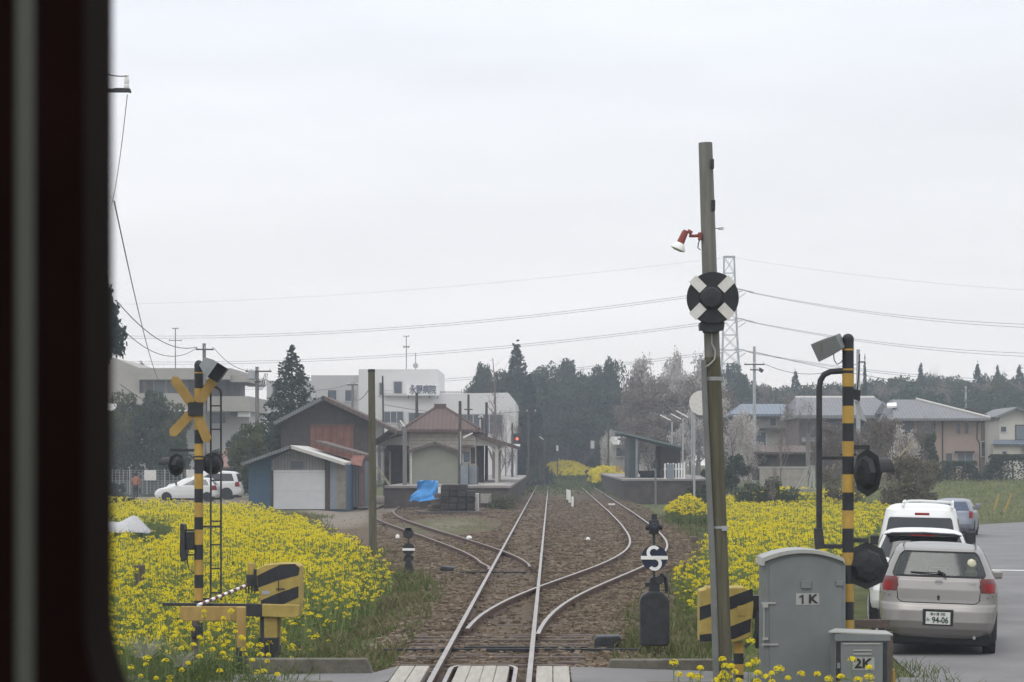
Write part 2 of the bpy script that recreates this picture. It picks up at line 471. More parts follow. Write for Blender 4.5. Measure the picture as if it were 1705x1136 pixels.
def rampn(src, *els):
    r = N('ShaderNodeValToRGB'); els = list(els)
    r.color_ramp.elements[0].position = els[0][0]; r.color_ramp.elements[0].color = (*els[0][1], 1)
    r.color_ramp.elements[1].position = els[-1][0]; r.color_ramp.elements[1].color = (*els[-1][1], 1)
    for p_, c_ in els[1:-1]:
        e_ = r.color_ramp.elements.new(p_); e_.color = (*c_, 1)
    t.links.new(src, r.inputs[0]); return r
vor = N('ShaderNodeTexVoronoi'); vor.inputs['Scale'].default_value = 16; t.links.new(co.outputs['Object'], vor.inputs[0])
nb = nz(2.2); ball = rampn(vor.outputs['Color'], (.1, (.062, .046, .032)), (.45, (.112, .084, .058)), (.8, (.155, .122, .088)), (1, (.22, .18, .135)))
ball2 = rampn(nb.outputs[0], (.3, (.066, .045, .029)), (.7, (.18, .130, .084)))
bmix = N('ShaderNodeMix', data_type='RGBA'); bmix.inputs[0].default_value = .5
t.links.new(ball.outputs[0], bmix.inputs[6]); t.links.new(ball2.outputs[0], bmix.inputs[7])
n1 = nz(1.1, 8); grass = rampn(n1.outputs[0], (.28, (.045, .055, .018)), (.5, (.085, .095, .032)), (.72, (.16, .14, .065)))
n2 = nz(.9, 8); dirt = rampn(n2.outputs[0], (.3, (.17, .145, .11)), (.7, (.25, .215, .17)))
def attr(nm):
    a = N('ShaderNodeAttribute'); a.attribute_name = nm; return a.outputs['Fac']
def edge(nm, scale, amt):
    n = nz(scale, 6); s_ = N('ShaderNodeMath', operation='MULTIPLY_ADD'); s_.inputs[1].default_value = amt; s_.inputs[2].default_value = -amt / 2
    t.links.new(n.outputs[0], s_.inputs[0]); a_ = N('ShaderNodeMath', operation='ADD'); t.links.new(attr(nm), a_.inputs[0]); t.links.new(s_.outputs[0], a_.inputs[1])
    mm = N('ShaderNodeMapRange'); mm.inputs[1].default_value = .3; mm.inputs[2].default_value = .7; t.links.new(a_.outputs[0], mm.inputs[0]); return mm.outputs[0]
x1 = N('ShaderNodeMix', data_type='RGBA'); t.links.new(edge('grassy', 2.5, 1.1), x1.inputs[0]); t.links.new(bmix.outputs[2], x1.inputs[6]); t.links.new(grass.outputs[0], x1.inputs[7])
x2 = N('ShaderNodeMix', data_type='RGBA'); t.links.new(edge('earth', 1.8, .9), x2.inputs[0]); t.links.new(x1.outputs[2], x2.inputs[6]); t.links.new(dirt.outputs[0], x2.inputs[7])
t.links.new(x2.outputs[2], b.inputs['Base Color'])
bp = N('ShaderNodeBump'); bp.inputs['Strength'].default_value = .9; bp.inputs['Distance'].default_value = .05
t.links.new(vor.outputs['Distance'], bp.inputs['Height']); t.links.new(bp.outputs[0], b.inputs['Normal'])
me.materials.append(m)

def sweep_strip(name, cen, half, zf, m, dz=0.0, n=160):
    cy = np.linspace(cen[0, 1], cen[-1, 1], n); cx = np.interp(cy, cen[:, 1], cen[:, 0])
    k = np.ones(9) / 9; cxs = np.convolve(np.pad(cx, 4, mode='edge'), k, 'valid')
    tx = np.gradient(cxs); ty = np.gradient(cy); L = np.hypot(tx, ty); nxn, nyn = ty / L, -tx / L
    mb = MB(); vs = []
    for i in range(n):
        for s_ in (-1, -.5, 0, .5, 1):
            z = float(zf(cy[i])) + dz - .03 * s_ * s_
            vs.append((cxs[i] + nxn[i] * half * s_, cy[i] + nyn[i] * half * s_, z))
    fs = [(i * 5 + j, i * 5 + j + 1, i * 5 + j + 6, i * 5 + j + 5) for i in range(n - 1) for j in range(4)]
    mb.add(vs, fs)
    return mb.build(name, m, smooth=True)
road = kind(sweep_strip('road', ROADC, 2.8, road_z, M_asph), 'structure')
# lane across the railway between the kerbs
mb = MB()
for x0, x1_, z0, z1 in ((-9, -4.6, -.2, -.13), (-4.6, -2.2, -.13, -.11), (-2.2, -1.86, -.11, -.02), (.24, 2.2, -.03, -.09), (2.2, 4.75, -.09, -.172)):
    mb.add([(x0, 26.1, z0), (x1_, 26.1, z1), (x1_, 28.02, z1), (x0, 28.02, z0)], [(0, 1, 2, 3)])
kind(mb.build('crossing_road', M_asph), 'structure')
mb = MB(); mb.add([(10.9, 57.0, -.242), (13.4, 56.6, -.262), (13.4, 57.1, -.262), (10.9, 57.5, -.242)], [(0, 1, 2, 3)])
sl = mb.build('stop_line', M_dirtywhite); kind(sl, 'structure')

# ---------------------------------------------------------------- tracks
RAILP = [(-.031, 0), (.031, 0), (.034, -.04), (.01, -.055), (.01, -.12), (.065, -.135), (.065, -.15), (-.065, -.15), (-.065, -.135), (-.01, -.12), (-.01, -.055), (-.034, -.04)]
def rail(name, pts, parent, z=0.0, w=1.0, top=None):
    pts = np.array(pts, float); d = np.gradient(pts, axis=0); L = np.hypot(d[:, 0], d[:, 1]); nxn, nyn = d[:, 1] / L, -d[:, 0] / L
    mb = MB(); n = len(RAILP); vs = []; fs = []; ms = []
    for i, (x, y) in enumerate(pts):
        vs += [(x + nxn[i] * px * w, y + nyn[i] * px * w, pz + z) for px, pz in RAILP]
    for i in range(len(pts) - 1):
        for j in range(n):
            fs.append((i * n + j, i * n + (j + 1) % n, (i + 1) * n + (j + 1) % n, (i + 1) * n + j)); ms.append(1 if j == 0 else 0)
    fs.append(tuple(range(n))); ms.append(0); fs.append(tuple(range((len(pts) - 1) * n, len(pts) * n))); ms.append(0)
    mb.add(vs, fs); mb.m = ms
    return mb.build(name, [M_rust, top or M_railtop], parent)
def offs(cen, o):
    cen = np.array(cen, float); d = np.gradient(cen, axis=0); L = np.hypot(d[:, 0], d[:, 1])
    return np.stack([cen[:, 0] + d[:, 1] / L * o, cen[:, 1] - d[:, 0] / L * o], 1)
def smoothpath(c, y0, y1, n, k=11):
    c = np.array(c, float); y = np.linspace(y0, y1, n); x = np.interp(y, c[:, 0], c[:, 1])
    for _ in range(2): x = np.convolve(np.pad(x, k // 2, mode='edge'), np.ones(k) / k, 'valid')
    return np.stack([x, y], 1)
TC = -.81
G2 = .562
mt = thing('railway_track', 'straight main railway track with two bright rails running to the far wood', 'railway track', (TC, 28, -.15))
for o in (-G2, G2): rail('rail', [(TC + o, y) for y in np.linspace(14, 255, 60)], mt)
def flare(x0, s_): return [(x0, y) for y in np.linspace(14, 27.4, 8)] + [(x0 + s_ * .01, 27.6), (x0 + s_ * .05, 27.75), (x0 + s_ * .1, 27.85)]
rail('guard_rail', flare(TC - G2 + .17, 1), mt, .004, .8); rail('guard_rail', flare(TC + G2 - .17, -1), mt, .004, .8)
for yy, xa, xb in ((31.25, -2.3, 1.25), (31.6, -1.2, .9), (52.9, -2.6, -.3)): MB().box(xa, xb, yy, yy + .05, -.115, -.075).build('point_rod', M_iron, mt)
rngS = random.Random(3)
def sleeper(x, y, half, parent, rz=0, z=-.105):
    mb = MB(); mb.obox((x, y, z - .07), (half * 2, .2, .14), (0, 0, rz)); return mb.build('sleeper', M_sleeper, parent, bev=.012)
sy = 28.5
while sy < 76:
    hw = 1.05 if sy < 29.6 or sy > 46 else 1.2 + max(0, (sy - 30)) * .03
    sleeper(TC + (hw - 1.1) * .55, sy, hw, mt, rngS.uniform(-.01, .01), rngS.uniform(-.165, -.128) if sy > 34.5 else rngS.uniform(-.115, -.09))
    sy += .58
loopc = smoothpath([(30, -.81), (33, -.79), (36, -.68), (40, -.40), (45, .25), (50, 1.02), (55, 1.78), (60, 2.35), (65, 2.78), (70, 3.02), (77, 3.2), (90, 3.34), (110, 3.42), (260, 3.45)], 30, 255, 226, 7)
lt = thing('loop_track', 'curved railway track branching right from the main line past the right platform', 'railway track', (2.3, 60, -.15))
la = offs(loopc, -G2); lb = offs(loopc, G2)
la = la[la[:, 1] > 33.2]; lb = lb[lb[:, 1] > 32.6]
la[:4, 0] += np.array([.035, .02, .01, 0])
rail('rail', la, lt, -.002); rail('rail', lb, lt, -.002)
for y in np.arange(50, 92, .85):
    x = np.interp(y, loopc[:, 1], loopc[:, 0]); sl_ = np.interp(y + .5, loopc[:, 1], loopc[:, 0]) - np.interp(y - .5, loopc[:, 1], loopc[:, 0])
    sleeper(x, y, 1.05, lt, -math.atan(sl_), rngS.uniform(-.165, -.13))
sidec = smoothpath([(47, -.81), (54, -.98), (58, -1.25), (64, -1.95), (75, -3.55), (88, -5.5), (100, -7.2), (112, -8.35), (125, -8.85), (150, -8.7)], 47, 150, 150, 9)
st = thing('siding_track', 'rusty siding track curving left from the main line towards the sheds', 'railway track', (-6, 88, -.15))
sa = offs(sidec, G2); sb = offs(sidec, -G2)
sa = sa[sa[:, 1] > 53.5]; sb = sb[sb[:, 1] > 55]
sa[:3, 0] += np.array([-.04, -.02, -.0]); sb = np.concatenate([[(-1.425, 52.6), (-1.44, 53.4), (-1.50, 54.4)], sb[1:]])
M_rtop2 = mat('dull_railhead', (.20, .165, .145), .55, .2, 4, metal=.3)
rail('rail', sa, st, -.003, 1, M_rtop2); rail('rail', sb, st, -.003, 1, M_rtop2)
for y in np.arange(68, 112, .9):
    x = np.interp(y, sidec[:, 1], sidec[:, 0]); sl_ = np.interp(y + .5, sidec[:, 1], sidec[:, 0]) - np.interp(y - .5, sidec[:, 1], sidec[:, 0])
    sleeper(x, y, 1.02, st, -math.atan(sl_), rngS.uniform(-.165, -.132))
# plank deck of the crossing
M_plank = mat('pale_crossing_plank', (.37, .34, .30), .85, .14, 3, bump=.4, bscale=30, stretch=(6, .5, 1))
dk = thing('crossing_deck', 'pale plank deck between and beside the rails at the level crossing', 'crossing deck', (TC, 26, -.12))
for x0, x1_ in ((-1.84, -1.66), (-1.65, -1.48)): MB().box(x0, x1_, 20, 27.85, -.12, -.004).build('plank', M_plank, dk, bev=.008)
for i in range(4): MB().box(-1.125 + i * .157, -.973 + i * .157, 20, 27.85, -.12, -.002 - .003 * (i % 2)).build('plank', M_plank, dk, bev=.008)
for x0, x1_ in ((-.17, .02), (.03, .22)): MB().box(x0, x1_, 20, 27.82, -.12, -.004).build('plank', M_plank, dk, bev=.008)
# kerbs
def kerb(x0, x1_, Y, zt, lab, slope=0.0):
    k = MB()
    k.prism([(x0, -.3), (x1_, -.3), (x1_ - .14 if slope >= 0 else x1_, zt), (x0 + (.14 if slope < 0 else 0), zt)], Y, Y + .2)
    return tag(k.build('concrete_kerb', M_concd, bev=.015), lab, 'kerb')
kerb(-3.75, -2.12, 28.05, .06, 'mossy concrete kerb left of the planks at the foot of the yellow barrier box', 1)
kerb(.60, 2.35, 28.05, .05, 'mossy concrete kerb right of the planks below the dark S marker stand', -1)
kerb(-3.9, -2.35, 25.85, -.01, 'near left kerb at the bottom edge of the photo below the barrier post', 1)
kerb(.95, 2.1, 25.85, -.02, 'near right kerb at the bottom edge of the photo left of the tall wooden pole', -1)

# ---------------------------------------------------------------- loose stones and grass
rg = np.random.default_rng(5)
def stones(n, ymax):
    y = 28.2 + (ymax - 28.2) * rg.uniform(0, 1, n) ** 1.6; x = rg.uniform(-1, 1, n) * np.interp(y, [28, 60, 110], [3.8, 5, 8])
    ok = (np.exp(-((x + 4.2) / 2.2) ** 2 - ((y - 93) / 15) ** 2) < .35) & (bedmask(x, y) > rg.uniform(.2, .8, n)) & ~((np.abs(x - TC) < .62) & (rg.uniform(0, 1, n) < .6)); x, y = x[ok], y[ok]
    z = gz(x, y) + .012; s_ = rg.uniform(.018, .05, len(x)) * (1 + (y - 28) / 110)
    base = np.array([[-1, -1, -1], [1, -1, -1], [1, 1, -1], [-1, 1, -1], [-1, -1, 1], [1, -1, 1], [1, 1, 1], [-1, 1, 1]], float)
    v = base[None] * s_[:, None, None] * rg.uniform(.45, 1.1, (len(x), 8, 3)); a = rg.uniform(0, 6.28, len(x)); ca, sa_ = np.cos(a), np.sin(a)
    v = np.stack([v[..., 0] * ca[:, None] - v[..., 1] * sa_[:, None], v[..., 0] * sa_[:, None] + v[..., 1] * ca[:, None], v[..., 2] * .7], -1)
    v += np.stack([x, y, z], -1)[:, None]
    F = np.array([[0, 3, 2, 1], [4, 5, 6, 7], [0, 1, 5, 4], [2, 3, 7, 6], [0, 4, 7, 3], [1, 2, 6, 5]])
    return v[:, F].reshape(-1, 4, 3)
M_stone = mat('ballast_stone', (.085, .060, .040), .95, .4, 1.7, col2=(.215, .160, .108))
o = quadmesh('ballast_stones', stones(26000, 150), M_stone); kind(o, 'stuff')

def blades(x, y, h, wd, rg, lean=.5):
    n = len(x); z = gz(x, y) - .02; a = rg.uniform(0, 6.28, n); l = rg.normal(0, lean, (n, 2)) * h[:, None]
    bx, by = np.cos(a) * wd / 2, np.sin(a) * wd / 2
    p0 = np.stack([x - bx, y - by, z], -1); p1 = np.stack([x + bx, y + by, z], -1)
    mx, my = x + l[:, 0] * .35, y + l[:, 1] * .35; tx, ty = x + l[:, 0], y + l[:, 1]
    q1 = np.stack([mx - bx * .8, my - by * .8, z + h * .6], -1); q2 = np.stack([mx + bx * .8, my + by * .8, z + h * .6], -1)
    t0 = np.stack([tx - bx * .15, ty - by * .15, z + h * .95], -1); t1 = np.stack([tx + bx * .15, ty + by * .15, z + h * .95], -1)
    return np.concatenate([np.stack([p0, p1, q2, q1], 1), np.stack([q1, q2, t1, t0], 1)])
M_grass = leafmat('spring_grass', (.045, .075, .018), (.15, .155, .055), 1.5, .3, (.085, .115, .03))
M_dry = leafmat('dry_grass', (.20, .165, .09), (.12, .115, .05), 1.5, .25)
def scatter(n, x0, x1_, y0, y1, keep):
    x = rg.uniform(x0, x1_, n); y = rg.uniform(y0, y1, n); k = keep(x, y) > rg.uniform(0, 1, n); return x[k], y[k]
def lf(y): return np.interp(y, [20, 29, 31, 40, 46, 54, 71, 85, 101, 115, 125], [-2.6, -3.3, -3.35, -3.05, -3.15, -3.9, -6.5, -9.0, -12.5, -15, -16.5])   # right edge of the left flower field
def rfl(y): return np.interp(y, [28, 34, 40, 48, 60, 72, 90, 110], [2.0, 2.3, 2.3, 2.7, 4.0, 5.3, 6.4, 7.0])                                  # left edge of the right flower field
def rfr(y): return np.interp(y, [28, 36, 46, 66, 85, 105], [3.9, 4.4, 6.0, 8.9, 12.6, 16.8])
v1 = lambda x, y: sstep(-.9, .2, x - lf(y)) * (1 - sstep(-.6, .7, x - bed_l(y))) * (.55 + .6 * vnoise(x, y, 1.2, 21))
v2 = lambda x, y: sstep(-.3, .5, x - bed_r(y) + .25) * (1 - sstep(-.2, .8, x - rfl(y))) * (.6 + .6 * vnoise(x, y, 1.0, 22))
Q = []; 
for fn, n, b_ in ((v1, 80000, (-14, -2, 28.5, 108)), (v1, 30000, (-5, -2, 28.5, 52)), (v2, 26000, (.4, 5, 28.4, 62)), (v2, 9000, (3, 7, 60, 110))):
    x, y = scatter(n, *b_, fn); Q.append((x, y))
x = np.concatenate([q[0] for q in Q]); y = np.concatenate([q[1] for q in Q])
h = rg.uniform(.06, .2, len(x)) * (1 + .7 * (vnoise(x, y, 1.5, 31) > .2)); wd = rg.uniform(.012, .022, len(x)) * (1 + y / 70)
dryk = (vnoise(x, y, .9, 33) + rg.normal(0, .4, len(x))) > .0
o = quadmesh('verge_grass', blades(x[~dryk], y[~dryk], h[~dryk], wd[~dryk], rg), M_grass); kind(o, 'stuff')
o = quadmesh('dry_grass', blades(x[dryk], y[dryk], h[dryk], wd[dryk], rg), M_dry); kind(o, 'stuff')
x, y = scatter(9000, -9, 9, 170, 262, lambda x, y: .25 + .75 * sstep(190, 235, y))
h = rg.uniform(.1, .35, len(x)); o = quadmesh('far_grass', blades(x, y, h, np.full(len(x), .12), rg, .8), M_grass); kind(o, 'stuff')
# tufts between the rails and along the platforms
x, y = scatter(44000, -9, 5, 32, 190, lambda x, y: bedmask(x, y) * np.clip(.15 + 1.2 * (vnoise(x, y, 2.6, 11) * .6 + .45 * vnoise(x, y, .9, 13) - .2), 0, 1))
h = rg.uniform(.04, .14, len(x)); o = quadmesh('track_weeds', blades(x, y, h, .015 + y / 4500, rg, .7), M_dry); kind(o, 'stuff')
# long grass at the bottom left, near the camera
x, y = scatter(14000, -5.4, -2.5, 20, 29.2, lambda x, y: (1 - sstep(-.5, .4, x + 2.9 - .0 * y)) * (1 - .9 * (y > 26) * (y < 28) * (x > -3.9)))
h = rg.uniform(.1, .38, len(x)) * (1 + .3 * vnoise(x, y, .8, 40)); o = quadmesh('foreground_grass', blades(x, y, h, np.full(len(x), .014), rg, .55), M_grass); kind(o, 'stuff')
x, y = scatter(24000, -17, -5, 34, 84, lambda x, y: (x / y < -.15) * .8)
h = rg.uniform(.15, .5, len(x)); o = quadmesh('field_weeds', blades(x, y, h, np.full(len(x), .03), rg, .5), M_grass); kind(o, 'stuff')
x, y = scatter(5000, 3.2, 5.6, 22, 30, lambda x, y: (1 - sstep(4.3, 5.3, x)) * (.4 + .6 * vnoise(x, y, .5, 41)))
h = rg.uniform(.05, .22, len(x)); o = quadmesh('roadside_weeds', blades(x, y, h, np.full(len(x), .014), rg, .6), M_grass); kind(o, 'stuff')
# pasture beyond the road on the right
x, y = scatter(42000, 12, 62, 104, 172, lambda x, y: (road_dist(x, y) > 3) * (x / y > .1) * (.6 + .5 * vnoise(x, y, 5, 44)))
h = rg.uniform(.08, .25, len(x)); o = quadmesh('pasture_grass', blades(x, y, h, np.full(len(x), .07), rg, .8), leafmat('pasture_green', (.13, .17, .055), (.29, .28, .125), .35, .3, (.19, .22, .08))); kind(o, 'stuff')

# ---------------------------------------------------------------- rape flower fields
M_petal = leafmat('rape_petal_yellow', (.66, .53, .010), (.86, .74, .035), 3.0, .35)
M_rape = leafmat('rape_leaf_green', (.062, .105, .026), (.17, .21, .06), 2.0, .35)
M_stem = leafmat('rape_stem_green', (.13, .18, .06), (.21, .25, .09), 2.0, .2)
def rape(name, x, y, hh, rg, nq=14, hr=.045, ps=.026, leaves=3, green=1.0):
    n = len(x); z0 = gz(x, y); lean = rg.normal(0, .07, (n, 2))
    top = np.stack([x + lean[:, 0], y + lean[:, 1], z0 + hh], -1)
    sc_ = rg.choice([.45, .7, .9, 1.1, 1.35], n) * rg.uniform(.85, 1.15, n) * (1 + y / 400)
    d = rg.normal(size=(n, nq, 3)); d[..., 2] = np.abs(d[..., 2]) * .9 - .15; d /= np.linalg.norm(d, axis=-1, keepdims=True)
    c = top[:, None] + d * (hr * sc_)[:, None, None] * rg.uniform(.55, 1, (n, nq, 1))
    Qp = rquads(c.reshape(-1, 3), np.repeat(ps * sc_, nq), rg, aspect=.9)
    wd = .005 * (1 + y / 60); zz = np.zeros(n)
    p0 = np.stack([x, y, z0], -1)
    sx = np.stack([wd, zz, zz], -1)
    Qs = np.stack([p0 - sx, p0 + sx, top + sx * .7, top - sx * .7], 1)
    tl = rg.uniform(.12, .8, (n, leaves)); cl = p0[:, None] * (1 - tl[..., None]) + top[:, None] * tl[..., None] + rg.normal(0, .055, (n, leaves, 3))
    Ql = rquads(cl.reshape(-1, 3), (np.repeat((.12 * (1 + y / 150) * green), leaves) * (1.25 - tl.reshape(-1) * .8)), rg, aspect=.45)
    Q = np.concatenate([Qp, Ql, Qs]); mi = np.concatenate([np.zeros(len(Qp)), np.ones(len(Ql)), np.full(len(Qs), 2)])
    o = quadmesh(name, Q, [M_petal, M_rape, M_stem], mi); kind(o, 'stuff'); return o
def sample_field(n, y0, y1, lo, hi, seed, pw=1.0):
    r_ = np.random.default_rng(seed); y = y0 + (y1 - y0) * r_.uniform(0, 1, n) ** pw; a = lo(y); b_ = hi(y)
    x = a + (b_ - a) * r_.uniform(0, 1, n); wmax = (b_ - a).max(); k = r_.uniform(0, 1, n) < (b_ - a) / wmax; return x[k], y[k], r_
x, y, r_ = sample_field(41000, 29.5, 124, lambda y: -.203 * y, lf, 51, 1.35)
hh = r_.uniform(.45, .95, len(x)) + .16 * vnoise(x, y, 2.5, 52) + .1 * vnoise(x, y, .8, 55)
e_ = sstep(.0, 1.6, lf(y) + .5 * vnoise(x, y, .8, 54) - x); dens = .15 + .85 * e_
near = 1 - .6 * (1 - sstep(30, 41, y)) ; hh *= (.55 + .45 * e_) * (.72 + .28 * sstep(30, 40, y))
k = (r_.uniform(0, 1, len(x)) < dens * near * np.clip(.85 + .6 * vnoise(x, y, 1.7, 56) + .4 * vnoise(x, y, .6, 57) + .25 * sstep(50, 80, y), .3, 1)) & ~((x / y < -.165) & (y > 59) & (y < 80)) & ~((x < -14) & (y > 113) & (x > -16))
k &= (y < 103 + 2 * vnoise(x, y, 1.5, 58))
x, y, hh = x[k], y[k], hh[k]; k = y < 50
rape('rapeseed_field', x[~k], y[~k], hh[~k], r_, 18, .052, .027); rape('rapeseed_field', x[k], y[k], hh[k], r_, 30, .043, .018)
x, y, r_ = sample_field(21000, 29, 104, rfl, rfr, 61, 1.2)
hh = r_.uniform(.45, .95, len(x)) + .16 * vnoise(x, y, 2.5, 62) + .1 * vnoise(x, y, .8, 65)
e_ = sstep(0, 1.0, x - rfl(y) + .5 * vnoise(x, y, .8, 63)) * (1 - .6 * sstep(-.9, .3, x - rfr(y)))
k = (r_.uniform(0, 1, len(x)) < (.2 + .8 * e_) * (.25 + .75 * sstep(30, 42, y))) & ~((x > rfr(y) - .035 * y) & (y > 55) & (vnoise(x, y, 2, 64) > .2))
x, y, hh = x[k], y[k], hh[k] * (.6 + .4 * e_[k]); k = y < 50
rape('rapeseed_field', x[~k], y[~k], hh[~k], r_, 18, .052, .027); rape('rapeseed_field', x[k], y[k], hh[k], r_, 30, .043, .018)
# the two yellow banks far down the line and the clump by the right platform
def blob(n, cx, cy, rx, ry, h0, h1, seed):
    r_ = np.random.default_rng(seed); a = r_.uniform(0, 6.28, n); q = np.sqrt(r_.uniform(0, 1, n)); x = cx + np.cos(a) * q * rx; y = cy + np.sin(a) * q * ry
    return x, y, h0 + (h1 - h0) * (1 - q ** 2) * r_.uniform(.6, 1.1, n), r_
x, y, hh, r_ = blob(420, W(1147, 96), 96, 1.0, 1.6, .5, 1.25, 71); o = rape('rapeseed_clump', x, y, hh, r_, 14, .06, .04)
x, y, hh, r_ = blob(1500, W(940, 268), 268, 3.3, 9, .5, 1.7, 72); rape('rapeseed_bank', x, y, hh, r_, 8, .12, .10, 9, 1.6)
x, y, hh, r_ = blob(1700, W(1010, 222), 222, 2.6, 12, .6, 2.0, 73); k = (x > 3.9) & ((x < 4.6) | (y > 216)); rape('rapeseed_bank', x[k], y[k], hh[k], r_, 9, .12, .09, 8, 1.5)
x, y, hh, r_ = blob(900, W(1315, 128), 128, 4.4, 3, .5, 1.0, 74); rape('rapeseed_bank', x, y, hh, r_, 10, .07, .055)
# ---------------------------------------------------------------- crossing signals
def banded_post(mb_y, mb_k, px, Y, r, bands, zb):
    """bands: list of (py_top, py_bottom, is_yellow)"""
    x = W(px, Y)
    for t_, b_, yel in bands:
        if yel: mb_y.cyl((x, Y, max(zb, H(b_, Y))), (x, Y, H(t_, Y)), r * 1.02, n=20)
    mb_k.cyl((x, Y, zb), (x, Y, H(bands[0][0], Y)), r, n=20)
Y = 26.0; x = W(1412, Y); zb = -.2
s = thing('crossing_signal', 'black and yellow crossing signal post with bell box behind the tall grey cabinet', 'crossing signal', (x, Y, zb))
a, b_ = MB(), MB()
bands = [(568, 581, 0), (584, 614, 0), (617, 622, 0), (622, 644, 1), (644, 676, 0), (676, 705, 1), (705, 735, 0), (735, 760, 1), (760, 790, 0), (790, 820, 1), (820, 850, 0), (850, 880, 1), (880, 920, 0), (920, 941, 1), (941, 972, 0), (972, 1002, 1), (1002, 1032, 0), (1032, 1062, 1), (1062, 1180, 0)]
banded_post(a, b_, 1412, Y, .066, bands, zb)
a.cyl((x, Y, H(584, Y)), (x, Y, H(581, Y)), .069, n=20); a.cyl((x, Y, H(617, Y)), (x, Y, H(614, Y)), .069, n=20)
b_.lathe((x, Y, H(568, Y)), [(.068, 0), (.068, .03), (.055, .06), (.03, .078), (.001, .085)], 20)
b_.build('post', M_black, s, smooth=True); a.each('yellow_band', M_yel, s, smooth=True)
def bell_box(s, pts_back, dx, dy, Y, d, lab=None):
    pass
# bell box: a slanted tapered horn housing
def horn(s, cx, cy, Y, ang, L, w0, w1, mouth_dir, name='bell_box'):
    """tapered box from a small back to a wide mouth; ang tilts it in the picture plane, yaw turns it towards/away"""
    mb = MB(); c = P(cx, cy, Y); M = Euler((0, R(ang), 0)).to_matrix() @ Euler((0, 0, R(mouth_dir))).to_matrix()
    pts = []
    for (l, ww) in ((-L / 2, w0), (L * .15, w1 * .96), (L / 2, w1)):
        pts += [c + M @ Vector((l, sy * ww / 2, sz * ww / 2)) for sy, sz in ((-1, -1), (1, -1), (1, 1), (-1, 1))]
    f = [(0, 1, 2, 3)] + [(i * 4 + j, i * 4 + (j + 1) % 4, i * 4 + 4 + (j + 1) % 4, i * 4 + 4 + j) for i in range(2) for j in range(4)]
    mb.add(pts, f)
    o = mb.build(name, M_grey, s, bev=.006)
    m2 = MB(); l = L / 2 - .03; ww = w1 - .012
    m2.add([c + M @ Vector((l, sy * ww / 2, sz * ww / 2)) for sy, sz in ((-1, -1), (1, -1), (1, 1), (-1, 1))], [(0, 1, 2, 3)])
    m2.build('grille', M_iron, o)
    return o
horn(s, 1381, 577, Y, 155, .31, .17, .22, 28)
MB().beam(P(1396, 573, Y), P(1410, 573, Y), .05, .05).build('bracket', M_iron, s)
MB().tube([P(1388, 590, Y), P(1389, 600, Y), P(1394, 607, Y), P(1401, 603, Y), P(1407, 592, Y)], .006, 6).build('cable', M_wire, s, smooth=True)
mb = MB(); mb.tube([P(1364, 905, Y), P(1364, 780, Y), P(1364, 648, Y), P(1366, 634, Y), P(1372, 624, Y), P(1383, 619, Y), P(1396, 618, Y), P(1410, 618, Y)], .034, 12)
mb.beam(P(1357, 910, Y), P(1412, 910, Y), .05, .05); mb.beam(P(1364, 763, Y), P(1408, 763, Y), .03, .035)
mb.build('support_frame', M_iron, s, smooth=True)
MB().prismp([(1356, 880), (1370, 880), (1374, 912), (1358, 916)], Y - .05, .1).build('foot_bracket', M_iron, s, bev=.005)
MB().cyl(P(1398, 757, Y), P(1426, 757, Y), .012, n=8).build('clamp', M_iron, s)
# the four warning lamps seen from the back and side
def lamp_back(s, px, py, Y, r, yaw, hood=True):
    c = P(px, py, Y); ax = Euler((0, 0, R(yaw))).to_matrix() @ Vector((0, 1, 0))
    mb = MB(); mb.lathe(c, [(r * .3, -.09), (r * .6, -.07), (r * .72, -.02), (r * .72, 0), (r, .0), (r, .012), (r * .72, .014), (r * .5, .016)], 8 if hood else 28, ax)
    o = mb.build('warning_lamp', M_black, s)
    h_ = MB(); n = 14; u = Vector((0, 0, 1)); v = ax.cross(u)
    pts = []
    for i in range(n + 1):
        th = math.pi * (i / n) ; rr = r * .62
        for l, k_ in ((.01, 1), (.26, 1.0)):
            pts.append(c + ax * l + v * math.cos(th) * rr * k_ + u * math.sin(th) * rr * k_)
    h_.add(pts, [(2 * i, 2 * i + 1, 2 * i + 3, 2 * i + 2) for i in range(n)])
    hh_ = h_.build('hood', M_black, o); sm = hh_.modifiers.new('thickness', 'SOLIDIFY'); sm.thickness = .006
    return o
lamp_back(s, 1444, 787, Y, .275, -62)
lamp_back(s, 1443, 942, Y, .27, 12)
MB().beam(P(1415, 745, Y), P(1448, 745, Y), .04, .05).build('lamp_arm', M_iron, s)
MB().beam(P(1415, 900, Y), P(1446, 900, Y), .04, .05).build('lamp_arm', M_iron, s)
MB().prismp([(1421, 648), (1433, 650), (1432, 668), (1421, 664)], Y + .02, .08).build('clamp', M_iron, s)
MB().tube([P(1427, 655, Y + .05), P(1430, 620, Y + .05), P(1431, 590, Y + .05)], .008, 6).build('cable', M_wire, s)
MB().prism([(W(1424, Y), H(668, Y)), (W(1431, Y), H(668, Y)), (W(1445, Y), H(703, Y)), (W(1433, Y), H(697, Y))], Y + .06, Y + .068).build('side_plate', M_galv, s)

